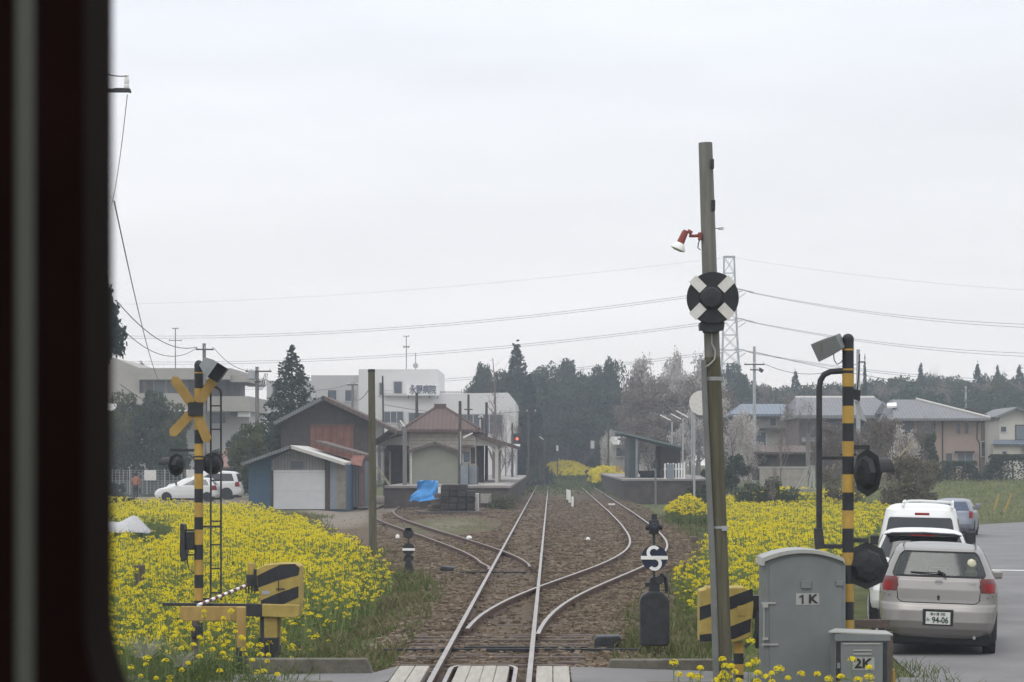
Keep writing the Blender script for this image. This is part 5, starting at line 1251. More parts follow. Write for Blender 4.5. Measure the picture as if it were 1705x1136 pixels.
mb = MB(); mb.add([P(1456, 690, Y - 1.4), P(1488, 690, Y - 1.4), P(1469, 670, Y - 1.4), P(1456, 686, Y + 4), P(1488, 686, Y + 4), P(1469, 668, Y + 4)], [(0, 1, 2), (0, 2, 5, 3), (1, 4, 5, 2), (3, 5, 4)]); mb.build('gablet', M_groof, rf)
MB().tube([(W(1335, Y), Y + 4.7, H(660, Y)), (W(1470, Y), Y + 4.7, H(660, Y))], .16, 8).build('ridge', M_trim, rf)
for a_ in ((1345, 1358, 705, 725), (1378, 1396, 703, 726), (1425, 1445, 705, 724), (1375, 1402, 745, 775)): frame_window(s, *a_, Y - .02, M_win, .08, M_dwood)
mb = MB(); mb.slab([P(1335, 735, Y - 1.6), P(1480, 735, Y - 1.6), P(1480, 728, Y), P(1335, 728, Y)], .1); mb.build('lower_roof', M_groof, s)
Y = 170.0
s = thing('beige_house', 'two-storey beige house with large grey hipped roof behind the road', 'house', (W(1565, Y), Y, 1))
MB().pbox(1500, 1633, 697, 815, Y, 9).build('wall', M_beige, s)
rf = MB(); hip(rf, W(1484, Y), W(1645, Y), Y - .9, Y + 10, H(697, Y), H(663, Y), W(1500, Y), W(1541, Y), Y + 4.2, Y + 5.2, .18); rf = rf.build('roof', M_groof, s)
MB().tube([(W(1541, Y), Y + 4.2, H(663, Y) + .05), (W(1645, Y), Y - .9, H(697, Y) + .05)], .1, 8).build('ridge', M_trim, rf)
mb = MB(); mb.slab([zz(P(1481, 676, Y), 1.2), zz(P(1497, 675, Y), 1.2), zz(P(1500, 669, Y), 2.2), zz(P(1484, 670, Y), 2.2)], .15); mb.build('skylight', M_white, rf)
for a_ in ((1593.5, 1598.5, 704, 722), (1606.5, 1612, 704, 722), (1575, 1585, 755, 768), (1529, 1556, 701, 726), (1500, 1520, 703, 722)): frame_window(s, *a_, Y - .02, M_win, .05, M_dwood if a_[1] - a_[0] > 15 else M_beige)
g_ = frame_window(s, 1594, 1620, 754, 777, Y - .02, M_winl, .06, M_trim, 1)
MB().pbox(1592, 1623, 751, 755, Y - .5, .45).build('awning', M_dwood, s)
MB().pbox(1568.5, 1570.5, 700, 800, Y - .08, .08).build('drain_pipe', M_dwood, s); MB().tube([P(1632, 701, Y - .06), P(1627, 705, Y - .06), P(1627, 730, Y - .06), P(1631, 738, Y - .06), P(1632, 800, Y - .06)], .05, 6).build('drain_pipe', M_dwood, s)
MB().pbox(1484, 1645, 696.5, 700, Y - .86, .12).build('gutter', M_trim, s)
Y = 184.0
s = thing('brown_house', 'narrow brown house between the beige house and the cream house', 'house', (W(1645, Y), Y, 1))
MB().pbox(1612, 1664, 690, 800, Y, 7).build('wall', mat('brown_plaster', (.17, .14, .12), .9, .15, .8), s)
mb = MB(); mb.prismp([(1605, 683), (1612, 679), (1645, 691), (1664, 695), (1664, 699), (1640, 697)], Y - .6, 8); mb.build('roof', M_dwood, s)
frame_window(s, 1650, 1657, 706, 715, Y - .02, M_winl, .06); frame_window(s, 1634, 1648, 736, 760, Y - .02, M_win, .06)
Y = 178.0
s = thing('cream_house', 'cream gabled house with small porch roof at the right edge of the photo', 'house', (W(1690, Y), Y, 1))
MB().prismp([(1664, 815), (1664, 692), (1692, 680), (1745, 700), (1745, 815)], Y, 8).build('wall', M_creamw, s)
for a_, b2 in (((1692, 677.5), (1655, 694)), ((1692, 677.5), (1755, 703))):
    mb = MB(); A, B = P(*a_, Y), P(*b2, Y); mb.slab([zz(A, -.6), zz(B, -.6), zz(B, 8.8), zz(A, 8.8)], .16); mb.build('roof', M_groof, s)
frame_window(s, 1666.5, 1675, 711, 719, Y - .02, M_win, .05); frame_window(s, 1692, 1720, 709, 732, Y - .02, M_winl, .08, M_dwood)
MB().pbox(1654, 1700, 739, 800, Y - 1.2, 1.2).build('porch_wall', M_creamw, s)
mb = MB(); mb.slab([P(1652, 739, Y - 1.6), P(1755, 741, Y - 1.6), P(1755, 733, Y), P(1656, 732, Y)], .1); mb.build('porch_roof', M_bluer, s); frame_window(s, 1669, 1676, 752, 758, Y - 1.22, M_win, .05)
# slatted frame of pale boards standing in the garden
Y = 122; s = thing('slatted_frame', 'grey slatted board frame leaning in the garden behind the right rape field', 'board frame', (W(1352, Y), Y, -.2))
for i in range(5): MB().beam(P(1325 + i * 7.5, 816, Y), P(1346 + i * 2.3, 775, Y), .12, .03).build('slat', M_greyl, s)
MB().pbox(1310, 1360, 814, 819, Y + .05, .1).build('base_board', M_greyl, s); MB().pbox(1342, 1349, 722, 776, Y + .1, .15).build('post', M_woodg, s)
Y = 132; s = thing('garden_wall', 'low grey block wall in the garden behind the right rape field', 'wall', (W(1300, Y), Y, -.1))
MB().pbox(1265, 1345, 780, 815, Y, .15).build('blocks', M_conc, s); MB().pbox(1262, 1348, 777, 780, Y - .03, .21).build('coping', M_greyl, s)
Y = 140; s = thing('garden_shed', 'dark garden shed roofed in brown between trees and the blue-roofed house', 'shed', (W(1300, Y), Y, 0))
MB().pbox(1262, 1345, 752, 800, Y, 4).build('wall', M_dwood, s); mb = MB(); mb.slab([P(1256, 753, Y - .5), P(1352, 753, Y - .5), P(1345, 742, Y + 4), P(1262, 742, Y + 4)], .12); mb.build('roof', M_rroof, s)
Y = 118
for i, (a_, b2, lb_) in enumerate((((1655, 850), (1664, 823), 'thinner left yellow stake leaning by the far bend of the road'), ((1672, 853), (1684, 823), 'right yellow stake leaning by the far bend of the road'))): tag(MB().beam(P(*a_, Y), P(*b2, Y), .07, .07).build('leaning_stake', M_yel), lb_, 'stake')
tag(MB().tube([P(1462, 800, 100), P(1520, 735, 100)], .035, 6).build('bamboo_pole', mat('dry_bamboo', (.33, .27, .15), .7, .2, 3)), 'long dry bamboo pole leaning in the bare shrubs beside the road', 'bamboo pole')
for i, (a_, b2) in enumerate((((1371, 798), (1378, 775)), ((1374, 806), (1390, 772)))): tag(MB().beam(P(*a_, 125), P(*b2, 125), .05, .05).build('leaning_stake', MATS['dry_bamboo']), ('shorter left' if i == 0 else 'longer right') + ' dry stake leaning between the frame pipe and striped signal post', 'stake')
# ---------------------------------------------------------------- utility poles right, pylon and power lines
pole(1256, 577, 172, 'slim utility pole with crossarm and switchgear before the blue-roofed house', .8, .12, None, ((607, 1239, 1273), (616, 1249, 1262)), M_galv, extra=lambda s: MB().prismp([(1265, 612), (1272, 616), (1269, 621), (1263, 617)], 171.8, .3).build('switch', M_iron, s))
pole(1429, 582, 150, 'grey utility pole top just right of the striped signal post', .5, .14, None, ((603, 1429, 1441),), M_galv)
pole(1608, 643, 300, 'tiny utility pole against the wood above the beige house', 2, .16, None, ((652, 1602, 1614),), M_galv)
Y = 450.0
s = thing('lattice_pylon', 'tall steel lattice pylon behind the disc on the tall wooden pole', 'pylon', (W(1213, Y), Y, 2))
M_pyl = mat('pylon_steel', (.27, .275, .285), .5, .1, 3)
lv = [(428, 8.5), (455, 9), (482, 9.6), (508, 10.3), (533, 11), (558, 11.8), (583, 12.8), (606, 14), (640, 18), (690, 25), (745, 33)]
mb = MB(); cor = ((-1, -1), (1, -1), (1, 1), (-1, 1))
def pc(i, k_): py, hw = lv[i]; h_ = hw / FPX * Y; return Vector((W(1214 + (py - 428) * .012, Y) + cor[k_][0] * h_, Y + cor[k_][1] * h_, H(py, Y)))
for i in range(len(lv) - 1):
    for k_ in range(4):
        mb.beam(pc(i, k_), pc(i + 1, k_), .16, .16); mb.beam(pc(i, k_), pc(i + 1, (k_ + 1) % 4), .09, .09); mb.beam(pc(i, (k_ + 1) % 4), pc(i + 1, k_), .09, .09); mb.beam(pc(i, k_), pc(i, (k_ + 1) % 4), .1, .1)
for k_ in range(4): mb.beam(pc(0, k_), pc(0, (k_ + 1) % 4), .25, .25)
mb.build('tower', M_pyl, s)
tips = []
for py in (481, 530, 581):
    h_ = 10 / FPX * Y
    for sg in (1, -1):
        mb = MB()
        tip = P(1214 + sg * 26, py + (2 if sg > 0 else 6), Y)
        for yy in (-h_, h_):
            mb.beam(Vector((W(1214, Y) + sg * h_, Y + yy, H(py, Y))), tip, .13, .13); mb.beam(Vector((W(1214, Y) + sg * h_, Y + yy, H(py + 7, Y))), tip, .1, .1)
        mb.build('crossarm', M_pyl, s)
    mb = MB()
    for sg in (1, -1):
        tip = P(1214 + sg * 26, py + 3, Y); mb.beam(tip, tip + Vector((sg * 1.6, -1, -.4)), .22, .22); mb.beam(tip + Vector((sg * .3, 1, -.4)), tip + Vector((-sg * 1.0, 2, -1.3)), .1, .1)
    mb.build('insulator', M_pyl, s)
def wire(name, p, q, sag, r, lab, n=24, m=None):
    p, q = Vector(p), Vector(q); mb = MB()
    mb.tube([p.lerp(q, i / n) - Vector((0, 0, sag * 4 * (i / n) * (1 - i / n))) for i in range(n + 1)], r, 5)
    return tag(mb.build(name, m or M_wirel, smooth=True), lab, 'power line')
for k_, (py, ly, ry, nm) in enumerate(((481, 566, 548, 'top'), (530, 608, 596, 'middle'), (581, 648, 640, 'bottom'))):
    for j in (0, 1):
        t_ = P(1188 + j * 3, py + 5 + j * 3, Y - 1 + j * 2); wire('power_line', t_, P(120, ly + j * 4 - 8, 520), 3.0, .045, ('upper' if j == 0 else 'lower') + ' strand of the ' + nm + ' pair of power lines running left from the pylon')
        t_ = P(1241 + j * 6, py + 4 + j * 2, Y - 1 + j * 2); wire('power_line', t_, P(1800, ry + j * 6 - 6, 430), 1.6, .045, ('upper' if j == 0 else 'lower') + ' strand of the ' + nm + ' pair of power lines running right from the pylon')
wire('earth_wire', P(1206, 429, Y), P(120, 508, 520), 2, .02, 'single faint earth wire running left from the pylon top'); wire('earth_wire', P(1221, 429, Y), P(1800, 488, 430), 1, .02, 'single faint earth wire running right from the pylon top')
# near utility pole hidden by the window pillar and its wires
Y = 45.0
s = thing('utility_pole', 'near utility pole whose crossarm end and white insulator show beside the window pillar', 'utility pole', (W(150, Y), Y, -.2))
MB().tube([(W(150, Y), Y, -.2), P(150, 110, Y)], [.16, .11], 14).build('shaft', M_conc, s, smooth=True)
ar = MB().beam(P(120, 151, Y - .1), P(217, 151, Y - .1), .08, .07).build('crossarm', M_iron, s)
mb = MB()
for px in (125, 211): mb.lathe(P(px, 147, Y - .1), [(.012, -.03), (.05, 0), (.055, .05), (.04, .07), (.05, .1), (.055, .17), (.035, .22), (.045, .25), (.02, .28)], 12)
mb.build('insulator', M_white, ar, smooth=True)
mb = MB(); mb.tube([P(217, 151, Y - .1), P(217, 155, Y - .1)], .02, 6); mb.beam(P(190, 148, Y - .1), P(214, 148, Y - .1), .03, .03); mb.build('clamp', M_iron, ar)
wire('overhead_wire', P(210, 127, Y - .1), P(100, 85, 30), .1, .012, 'short overhead wire rising left from the white insulator', 8, M_wire)
wire('overhead_wire', P(212, 158, Y - .1), P(186, 340, 60), .25, .008, 'slack wire dropping from the crossarm end along the window pillar', 10, M_wire)
wire('overhead_wire', P(190, 335, 60), P(268, 640, 187), .8, .018, 'slanting wire running down to the beige concrete building', 20, M_wire)
wire('overhead_wire', P(196, 503, 110), P(327, 578, 149.8), .8, .025, 'upper wire from the left conifer to the pole behind the crossbuck', 14, M_wire)
wire('overhead_wire', P(196, 540, 110), P(328, 579, 149.8), 1.0, .02, 'lower wire from the left conifer to the pole behind the crossbuck', 14, M_wire)
wire('overhead_wire', P(356, 579, 149.8), P(411, 617, 139.8), .3, .02, 'wire from the crossbuck pole down to the transformer pole', 10, M_wire)
wire('overhead_wire', P(200, 640, 130), P(330, 690, 150), .5, .02, 'low wire crossing in front of the beige concrete building', 10, M_wire)
wire('overhead_wire', P(436, 630, 139.8), P(579, 640, 184.8), .6, .02, 'thin wire from the transformer pole towards the goods shed pole', 12, M_wire)
wire('overhead_wire', P(590, 662, 150), P(619, 640, 64), .3, .012, 'thin wire reaching the free-standing wooden pole', 10, M_wire)
wire('overhead_wire', P(640, 674, 160), P(860, 686, 195), .4, .02, 'thin wire strung across the white hospital front', 12, M_wire)
wire('overhead_wire', P(1273, 606, 172), P(1436, 602, 150), .8, .02, 'thin wire between the two right utility poles', 12, M_wire)
wire('overhead_wire', P(1256, 586, 172), P(1800, 660, 200), .8, .02, 'thin wire running right from the slim utility pole', 12, M_wire)
# ---------------------------------------------------------------- trees: meshes shared by the trees of a kind, one trunk and one crown per tree
M_ced = leafmat('cedar_needles', (.014, .030, .022), (.040, .062, .036), .7, .12, (.025, .045, .028))
M_ever = leafmat('evergreen_leaves', (.013, .027, .016), (.075, .095, .042), .42, .18, (.034, .054, .027))
M_ever2 = leafmat('spring_leaves', (.045, .062, .025), (.115, .125, .05), .5, .25, (.075, .09, .035))
M_blos = leafmat('pale_blossom', (.27, .24, .215), (.62, .58, .55), 1.5, .3)
M_bud = leafmat('brown_buds', (.10, .082, .066), (.25, .21, .175), 1.5, .2)
M_hedge = leafmat('hedge_leaves', (.022, .038, .018), (.060, .075, .030), 1.2, .15)
M_ivy = leafmat('ivy_leaves', (.035, .052, .024), (.10, .115, .05), .6, .15, (.055, .07, .028))
M_thorn = leafmat('thorny_shrub', (.075, .065, .042), (.16, .14, .09), 1.0, .2)
def mesh_of(o):
    me = o.data; bpy.data.objects.remove(o); return me
def limbs(mb, rg, h, r0, spread, n, z0=.3, curve=.2, sub=2, thin=.25):
    """tapered trunk with limbs; returns tips"""
    tips = []; k = 7; path = [Vector((rg.normal(0, .02) * h * i / k, rg.normal(0, .02) * h * i / k, h * i / k)) for i in range(k + 1)]
    mb.tube(path, [r0 * (1 - .85 * i / k) for i in range(k + 1)], 7)
    for i in range(n):
        t = z0 + (1 - z0) * (i + rg.uniform(0, 1)) / n; b = Vector((0, 0, h * t * .92)); a = rg.uniform(0, 6.28)
        L = spread * (1.1 - .6 * t) * rg.uniform(.7, 1.15); d = Vector((math.cos(a), math.sin(a), rg.uniform(.4, 1.0))).normalized()
        e = b + d * L + Vector((0, 0, L * curve)); m_ = b.lerp(e, .5) - Vector((0, 0, L * .06)); r = r0 * (1 - .8 * t) * .5
        mb.tube([b, m_, e], [r, r * .65, r * .2], 5); tips.append(e)
        for j in range(sub):
            f = b.lerp(e, rg.uniform(.35, .9)); d2 = (d + Vector(rg.normal(0, .55, 3)) + Vector((0, 0, .25))).normalized(); e2 = f + d2 * L * rg.uniform(.35, .6)
            mb.tube([f, f.lerp(e2, .5), e2], [r * .45, r * .3, r * .12], 4); tips.append(e2)
            for q in range(3 if sub > 2 else 0):
                f3 = f.lerp(e2, rg.uniform(.3, .95)); e3 = f3 + (d2 + Vector(rg.normal(0, .7, 3))).normalized() * L * rg.uniform(.18, .35); mb.tube([f3, e3], [r * thin, r * .08], 3); tips.append(e3)
    return tips
def tmesh(mb, m): return mesh_of(mb.build('trunk', m, parent=None) if False else _raw(mb, m))
def _raw(mb, m):
    me = bpy.data.meshes.new('trunk'); me.from_pydata([Vector(v) for v in mb.v], [], mb.f); me.materials.append(m); o = bpy.data.objects.new('trunk', me); return o
def broad(seed, r=3.6, n=5200, size=.32, m=None, lobes=17):
    rg = np.random.default_rng(seed); mb = MB(); tips = limbs(mb, rg, 7.6, .26, r * .85, 9)
    cs = []
    for i in range(lobes):
        d = rg.normal(size=3); d /= np.linalg.norm(d); q = rg.uniform(.45, .95)
        cs.append(np.array([d[0] * r * q * .78, d[1] * r * q * .78, 6.0 + d[2] * 3.0 * q]))
    cs += [np.array(t) * np.array([1, 1, .86]) for t in tips[::3] if t.z < 8.2]
    pts = []
    for c in cs:
        k = n // len(cs); d = rg.normal(size=(k, 3)); d /= np.linalg.norm(d, axis=1, keepdims=True); rr = r * rg.uniform(.24, .40)
        pts.append(c + d * rr * (rg.uniform(.45, 1.05, (k, 1))) * np.array([1, 1, .72]))
    return _raw(mb, M_bark).data, quadmesh_data('crown', rquads(np.concatenate(pts), size, rg, .3, .8), m or M_ever)
def quadmesh_data(nm, q, m):
    o = quadmesh(nm, q, m); me = o.data; bpy.data.objects.remove(o); return me
def conifer(seed, r=2.0, n=9000, size=.3, m=None, layers=24, droop=.3, zlo=.6):
    rg = np.random.default_rng(seed); mb = MB(); mb.tube([(0, 0, 0), (0, 0, 5), (0, 0, 9.9)], [.22, .13, .02], 7); pts = []
    nbs = [max(4, int(13 - 9 * i / layers)) for i in range(layers)]; tot = sum(nb * (1.25 - i / layers) for i, nb in enumerate(nbs))
    for i, nb in enumerate(nbs):
        t = i / (layers - 1); R_ = r * (1 - t) ** .75 * rg.uniform(.85, 1.1) + .1; a0 = rg.uniform(0, 6.28)
        for j in range(nb):
            a = a0 + 6.283 * j / nb + rg.normal(0, .15); L = R_ * rg.uniform(.72, 1.12); k = max(10, int(n * (1.25 - i / layers) / tot)); z = zlo + (9.8 - zlo) * t + rg.normal(0, .12)
            s_ = rg.uniform(.12, 1, k) ** .6; wv = .26 * L * (1.15 - s_) + .1
            zz_ = z - droop * (s_ ** 1.6) * L + .12 * L * s_ + rg.normal(0, .13, k); off = rg.normal(0, .8, k) * wv
            pts.append(np.stack([np.cos(a) * s_ * L - np.sin(a) * off, np.sin(a) * s_ * L + np.cos(a) * off, zz_], 1))
            if j % 2 == 0: mb.tube([(0, 0, z), (math.cos(a) * L * .9, math.sin(a) * L * .9, z - droop * .6 * L)], [.05 * (1.1 - t), .01], 4)
    return _raw(mb, M_bark).data, quadmesh_data('crown', rquads(np.concatenate(pts), size, rg, .2, .6), m or M_ced)
def bare(seed, r=3.6, nleaf=2200, size=.12, m=None, n=12, sub=4):
    rg = np.random.default_rng(seed); mb = MB(); tips = limbs(mb, rg, 8.2, .2, r, n, .25, .25, sub, .3); tp = np.array(tips)
    pts = tp[rg.integers(0, len(tp), nleaf)] + rg.normal(0, .3, (nleaf, 3))
    return _raw(mb, M_twig).data, quadmesh_data('crown', rquads(pts, size, rg, 0, .8), m or M_bud)
def bush(seed, m, n=2600, size=.16, box=(1, 1, 1), lumps=26):
    """low shrub of leaf clusters filling a unit-ish box on the ground"""
    rg = np.random.default_rng(seed); pts = []; mb = MB()
    for i in range(lumps):
        c = rg.uniform([-.85, -.8, .12], [.85, .8, .82]) * np.array(box); k = n // lumps; d = rg.normal(size=(k, 3)); d /= np.linalg.norm(d, axis=1, keepdims=True)
        pts.append(c + d * rg.uniform(.4, 1, (k, 1)) * .30 * np.array([min(box) * 1.1] * 3)); mb.tube([(c[0] * .25, c[1] * .25, 0), tuple(c)], [.03, .01], 4)
    return _raw(mb, M_bark).data, quadmesh_data('crown', rquads(np.maximum(np.concatenate(pts), [-9, -9, .01]), size, rg, .2, .7), m)
PR = {
 'ever': [broad(1), broad(2, 3.9), broad(3, 3.4)],
 'spring': [broad(4, 3.6, m=M_ever2)],
 'ced': [conifer(5), conifer(6, 1.7), conifer(7, 2.3)],
 'pine': [conifer(18, 2.2, 6000, .3, layers=9, droop=.25, zlo=6.6)],
 'fir': [conifer(8, 3.0, 15000, .24, layers=30, droop=.12)],
 'bare': [bare(9), bare(10, 3.2)],
 'thin': [bare(11, 1.0, 300, .09, n=26, sub=2)],
 'bloss': [bare(12, 4.2, 9000, .25, M_blos, 15, 4), bare(13, 3.8, 8000, .25, M_blos, 14, 4)], 'bloss2': [bare(16, 4.2, 3000, .27, M_blos, 15, 4), bare(17, 3.8, 2600, .26, M_blos, 14, 4)],
 'blossball': [broad(14, 3.8, 4200, .22, leafmat('white_blossom', (.45, .43, .38), (.68, .66, .60), 1.5, .3))],
 'bud': [bare(15, 4.2, 8000, .24, M_bud, 15, 4)],
}
TN = {'ever': 'evergreen_tree', 'spring': 'leafy_tree', 'ced': 'cedar_tree', 'fir': 'conifer_tree', 'pine': 'conifer_tree', 'bare': 'bare_tree', 'thin': 'bare_tree', 'bloss': 'blossom_tree', 'bloss2': 'blossom_tree', 'blossball': 'blossom_tree', 'bud': 'budding_tree'}
TH = {'ever': (8.9, 6.4), 'spring': (8.9, 6.4), 'ced': (10, 2.7), 'fir': (10, 3.7), 'pine': (10, 4.0), 'bare': (10, 7.4), 'thin': (9, 2.2), 'bloss': (9.6, 8.4), 'bloss2': (9.6, 8.4), 'blossball': (10, 7.4), 'bud': (10.2, 8.4)}
tr = random.Random(12); TCOUNT = [0]
def tree(k, px, top, Y, wpx, label, zb=None, group=None, v=None):
    """a tree of kind k whose top stands at photo height top and whose crown is wpx photo pixels wide"""
    x = W(px, Y); zb = float(gz(x, Y)) - .1 if zb is None else zb; h = H(top, Y) - zb; wd = wpx / FPX * Y
    pr = PR[k]; tm, cm = pr[(TCOUNT[0] if v is None else v) % len(pr)]; TCOUNT[0] += 1
    e = thing(TN[k], label, 'tree', (x, Y, zb), group); hh, ww = TH[k]
    e.scale = (wd / ww, wd / ww, h / hh); e.rotation_euler = (0, 0, tr.uniform(0, 6.28))
    for nm, me in (('trunk', tm), ('crown', cm)):
        o = bpy.data.objects.new(nm, me); C.objects.link(o); o.parent = e
    return e
# the dark wood behind the station and the line
WL = 'trees of the dark wood down the line'
for i, (k, px, top, Y, w_) in enumerate([('ever', 800, 608, 262, 52), ('ever', 822, 602, 270, 90), ('ever', 842, 612, 266, 80), ('ever', 790, 640, 258, 40), ('ever', 845, 640, 255, 70), ('ever', 905, 605, 290, 90), ('ever', 935, 602, 300, 90), ('ever', 968, 606, 300, 85), ('ever', 1000, 604, 292, 60), ('ever', 1018, 599, 290, 50), ('ever', 880, 640, 268, 80), ('ever', 925, 640, 275, 90), ('ever', 975, 636, 280, 95), ('ever', 1025, 634, 282, 90), ('ever', 1062, 640, 285, 90), ('ever', 870, 690, 240, 70), ('ever', 900, 690, 262, 76), ('ever', 945, 680, 268, 80), ('ever', 985, 680, 270, 80), ('ever', 1030, 685, 262, 80), ('ever', 1075, 690, 262, 80), ('ever', 892, 725, 232, 50), ('ever', 960, 715, 285, 90), ('ever', 1010, 722, 285, 90), ('ever', 925, 705, 290, 90), ('ever', 940, 738, 284, 70), ('ever', 972, 742, 282, 60)]):
    tree(k, px, top, Y, w_, 'dark evergreen tree in the wood down the line behind the station', None, WL)
tree('ced', 860, 575, 258, 64, 'tall pointed cedar rising above the wood right of the hospital', v=2)
tree('ced', 882, 625, 235, 50, 'dark narrow cedar just right of the red signal light', v=0)
tree('ced', 868, 700, 225, 40, 'small dark cedar behind the red signal post', v=1)
for i, (px, top, w_) in enumerate(((945, 594, 60), (968, 598, 40))): tree('bare', px, top, 305, w_, ('wider left' if i == 0 else 'smaller right') + ' bare tree top showing above the middle of the dark wood')
tree('thin', 822, 574, 172, 40, 'tall thin bare tree in front of the white hospital corner')
for i, (px, top, w_) in enumerate(((842, 668, 50), (852, 690, 40), (832, 690, 44))): tree('bare', px, top, 200, w_, 'bare twiggy tree in front of the white hospital corner', None, 'bare trees by the hospital corner')
WG = 'pale blossoming trees behind the right platform'
for (k, px, top, Y, w_) in (('bloss', 1088, 604, 240, 96), ('bloss', 1118, 599, 246, 110), ('bloss', 1150, 602, 242, 110), ('bud', 1072, 622, 238, 100), ('bud', 1132, 628, 222, 120), ('bud', 1098, 640, 215, 120), ('bud', 1160, 650, 210, 110), ('bloss', 1120, 650, 215, 100), ('bloss', 1165, 620, 240, 90), ('bud', 1080, 690, 205, 90), ('bud', 1115, 688, 200, 90), ('bloss', 1150, 690, 195, 80), ('bud', 1065, 640, 235, 70)):
    tree(k, px, top, Y, w_, 'pale blossoming tree with fine twigs behind the right platform', None, WG)
tree('blossball', 1011, 697, 232, 32, 'small round pale blossom tree left of the platform shelter')
tree('bloss2', 1218, 684, 150, 96, 'white blossom tree right of the tall wooden pole', v=0)
tree('bloss2', 1245, 712, 140, 66, 'smaller white blossom tree below the blue-roofed house', v=1)
tree('bud', 1200, 640, 200, 70, 'budding tree behind the tall wooden pole below the pylon')
tree('ever', 1195, 770, 130, 60, 'dark bushy tree low behind the tall wooden pole'); tree('ever', 1225, 758, 138, 50, 'dark bushy tree in the garden beside the blossom tree')
tree('ever', 1275, 752, 150, 60, 'dark garden tree before the wall of the blue-roofed house'); tree('ever', 1318, 748, 148, 66, 'wide dark garden tree left of the slatted frame')
tree('bare', 1300, 640, 132, 60, 'bare spreading tree before the blue roof', v=0); tree('bare', 1345, 650, 150, 56, 'bare branching tree left of the bent signal pipe', v=1)
tree('bare', 1288, 762, 118, 34, 'small bare fruit tree in the garden rape patch', v=1)
# the wooded hill on the right
HG = 'trees on the wooded hill behind the right houses'
hl = [(1185, 620), (1215, 612), (1240, 628), (1265, 640), (1290, 650), (1312, 640), (1335, 634), (1358, 640), (1385, 634), (1412, 632), (1440, 628), (1465, 625), (1490, 622), (1515, 622), (1545, 618), (1575, 622), (1602, 626), (1625, 622), (1650, 620), (1675, 630), (1700, 622), (1725, 618)]
for i, (px, top) in enumerate(hl):
    tree('ever', px + tr.uniform(-6, 6), top - 10 + tr.uniform(-4, 9), 340 + tr.uniform(-10, 20), 62, 'dark tree on the wooded hill behind the right houses', 1.5, HG)
    tree(('spring', 'ever', 'bud')[i % 3], px + 12, top + 10 + tr.uniform(-6, 8), 310 + tr.uniform(-10, 10), 72, 'dark tree on the wooded hill behind the right houses' if i % 3 == 1 else ('lighter leafy tree on the wooded hill behind the right houses' if i % 3 == 0 else 'brown budding tree on the wooded hill behind the right houses'), 1.5, (HG, 'lighter trees on the wooded hill', 'brown trees on the wooded hill')[1 if i % 3 == 0 else (0 if i % 3 == 1 else 2)])
    if px > 1230: tree('ever', px - 4, top + 36, 285 + tr.uniform(-8, 8), 62, 'dark tree on the wooded hill behind the right houses', 1.5, HG)
for px, top, w_, lb_ in ((1212, 604, 22, 'cedar tip on the hill just left of the pylon foot'), (1325, 620, 26, 'dark cedar on the hill left of the bent signal pipe'), (1440, 592, 13, 'narrow dark spire-shaped cypress right of the striped signal post'), (1533, 604, 22, 'cedar peak on the hill above the beige house roof'), (1628, 608, 26, 'broad cedar on the hill above the brown house'), (1661, 610, 24, 'middle cedar of the three on the hill at far right'), (1697, 607, 28, 'cedar on the hill at the right edge of the photo')):
    tree('ced', px, top, 335 if px != 1440 else 240, w_ * (1.4 if px != 1440 else 1), lb_)
for px, w_ in ((1555, 60), (1570, 50), (1665, 44)): tree('bare', px, 605, 345, w_, 'pale bare tree on the hill skyline at right', 1.5, 'bare trees on the hill skyline')
# left side
tree('fir', 486, 581, 152, 108, 'large dark green conifer behind the goods shed at left')
tree('pine', 162, 424, 110, 96, 'conifer whose branch tips show beside the window pillar')
for i, (px, top, Y, w_) in enumerate(((215, 592, 205, 44), (238, 598, 205, 40))): tree('ever', px, top, Y, w_, ('left' if i == 0 else 'right') + ' tree crown showing above the beige concrete building roof')
tree('spring', 420, 706, 133, 80, 'yellowish leafy tree left of the goods shed'); tree('ever', 455, 690, 138, 70, 'dark leafy tree under the large conifer'); tree('ever', 398, 715, 157, 54, 'dark leafy tree right of the ladder above the white cars')
tree('ever', 420, 760, 128, 44, 'small dark bush tree beside the garage roof'); tree('bare', 660, 688, 190, 40, 'small bare tree before the hospital windows'); tree('bare', 668, 682, 200, 30, 'bare twigs left of the station roof peak')
tree('ever', 290, 735, 160, 60, 'dark tree behind the parked cars left of the striped post'); tree('ever', 345, 740, 160, 50, 'dark tree behind the parked cars right of the striped post')
def shrub(name, label, cat, m, x0, x1_, top, Y, depth, seed, size=.16, n=2600, group=None, zb=None, lumps=26):
    cx = W((x0 + x1_) / 2, Y); zb = float(gz(cx, Y)) - .1 if zb is None else zb; hw = (W(x1_, Y) - W(x0, Y)) / 2; h = H(top, Y) - zb
    e = thing(name, label, cat, (cx, Y, zb), group); st, cr_ = bush(seed, m, n, size, (hw, depth, h), lumps)
    for nm, me in (('stems', st), ('foliage', cr_)):
        o = bpy.data.objects.new(nm, me); C.objects.link(o); o.parent = e
    return e
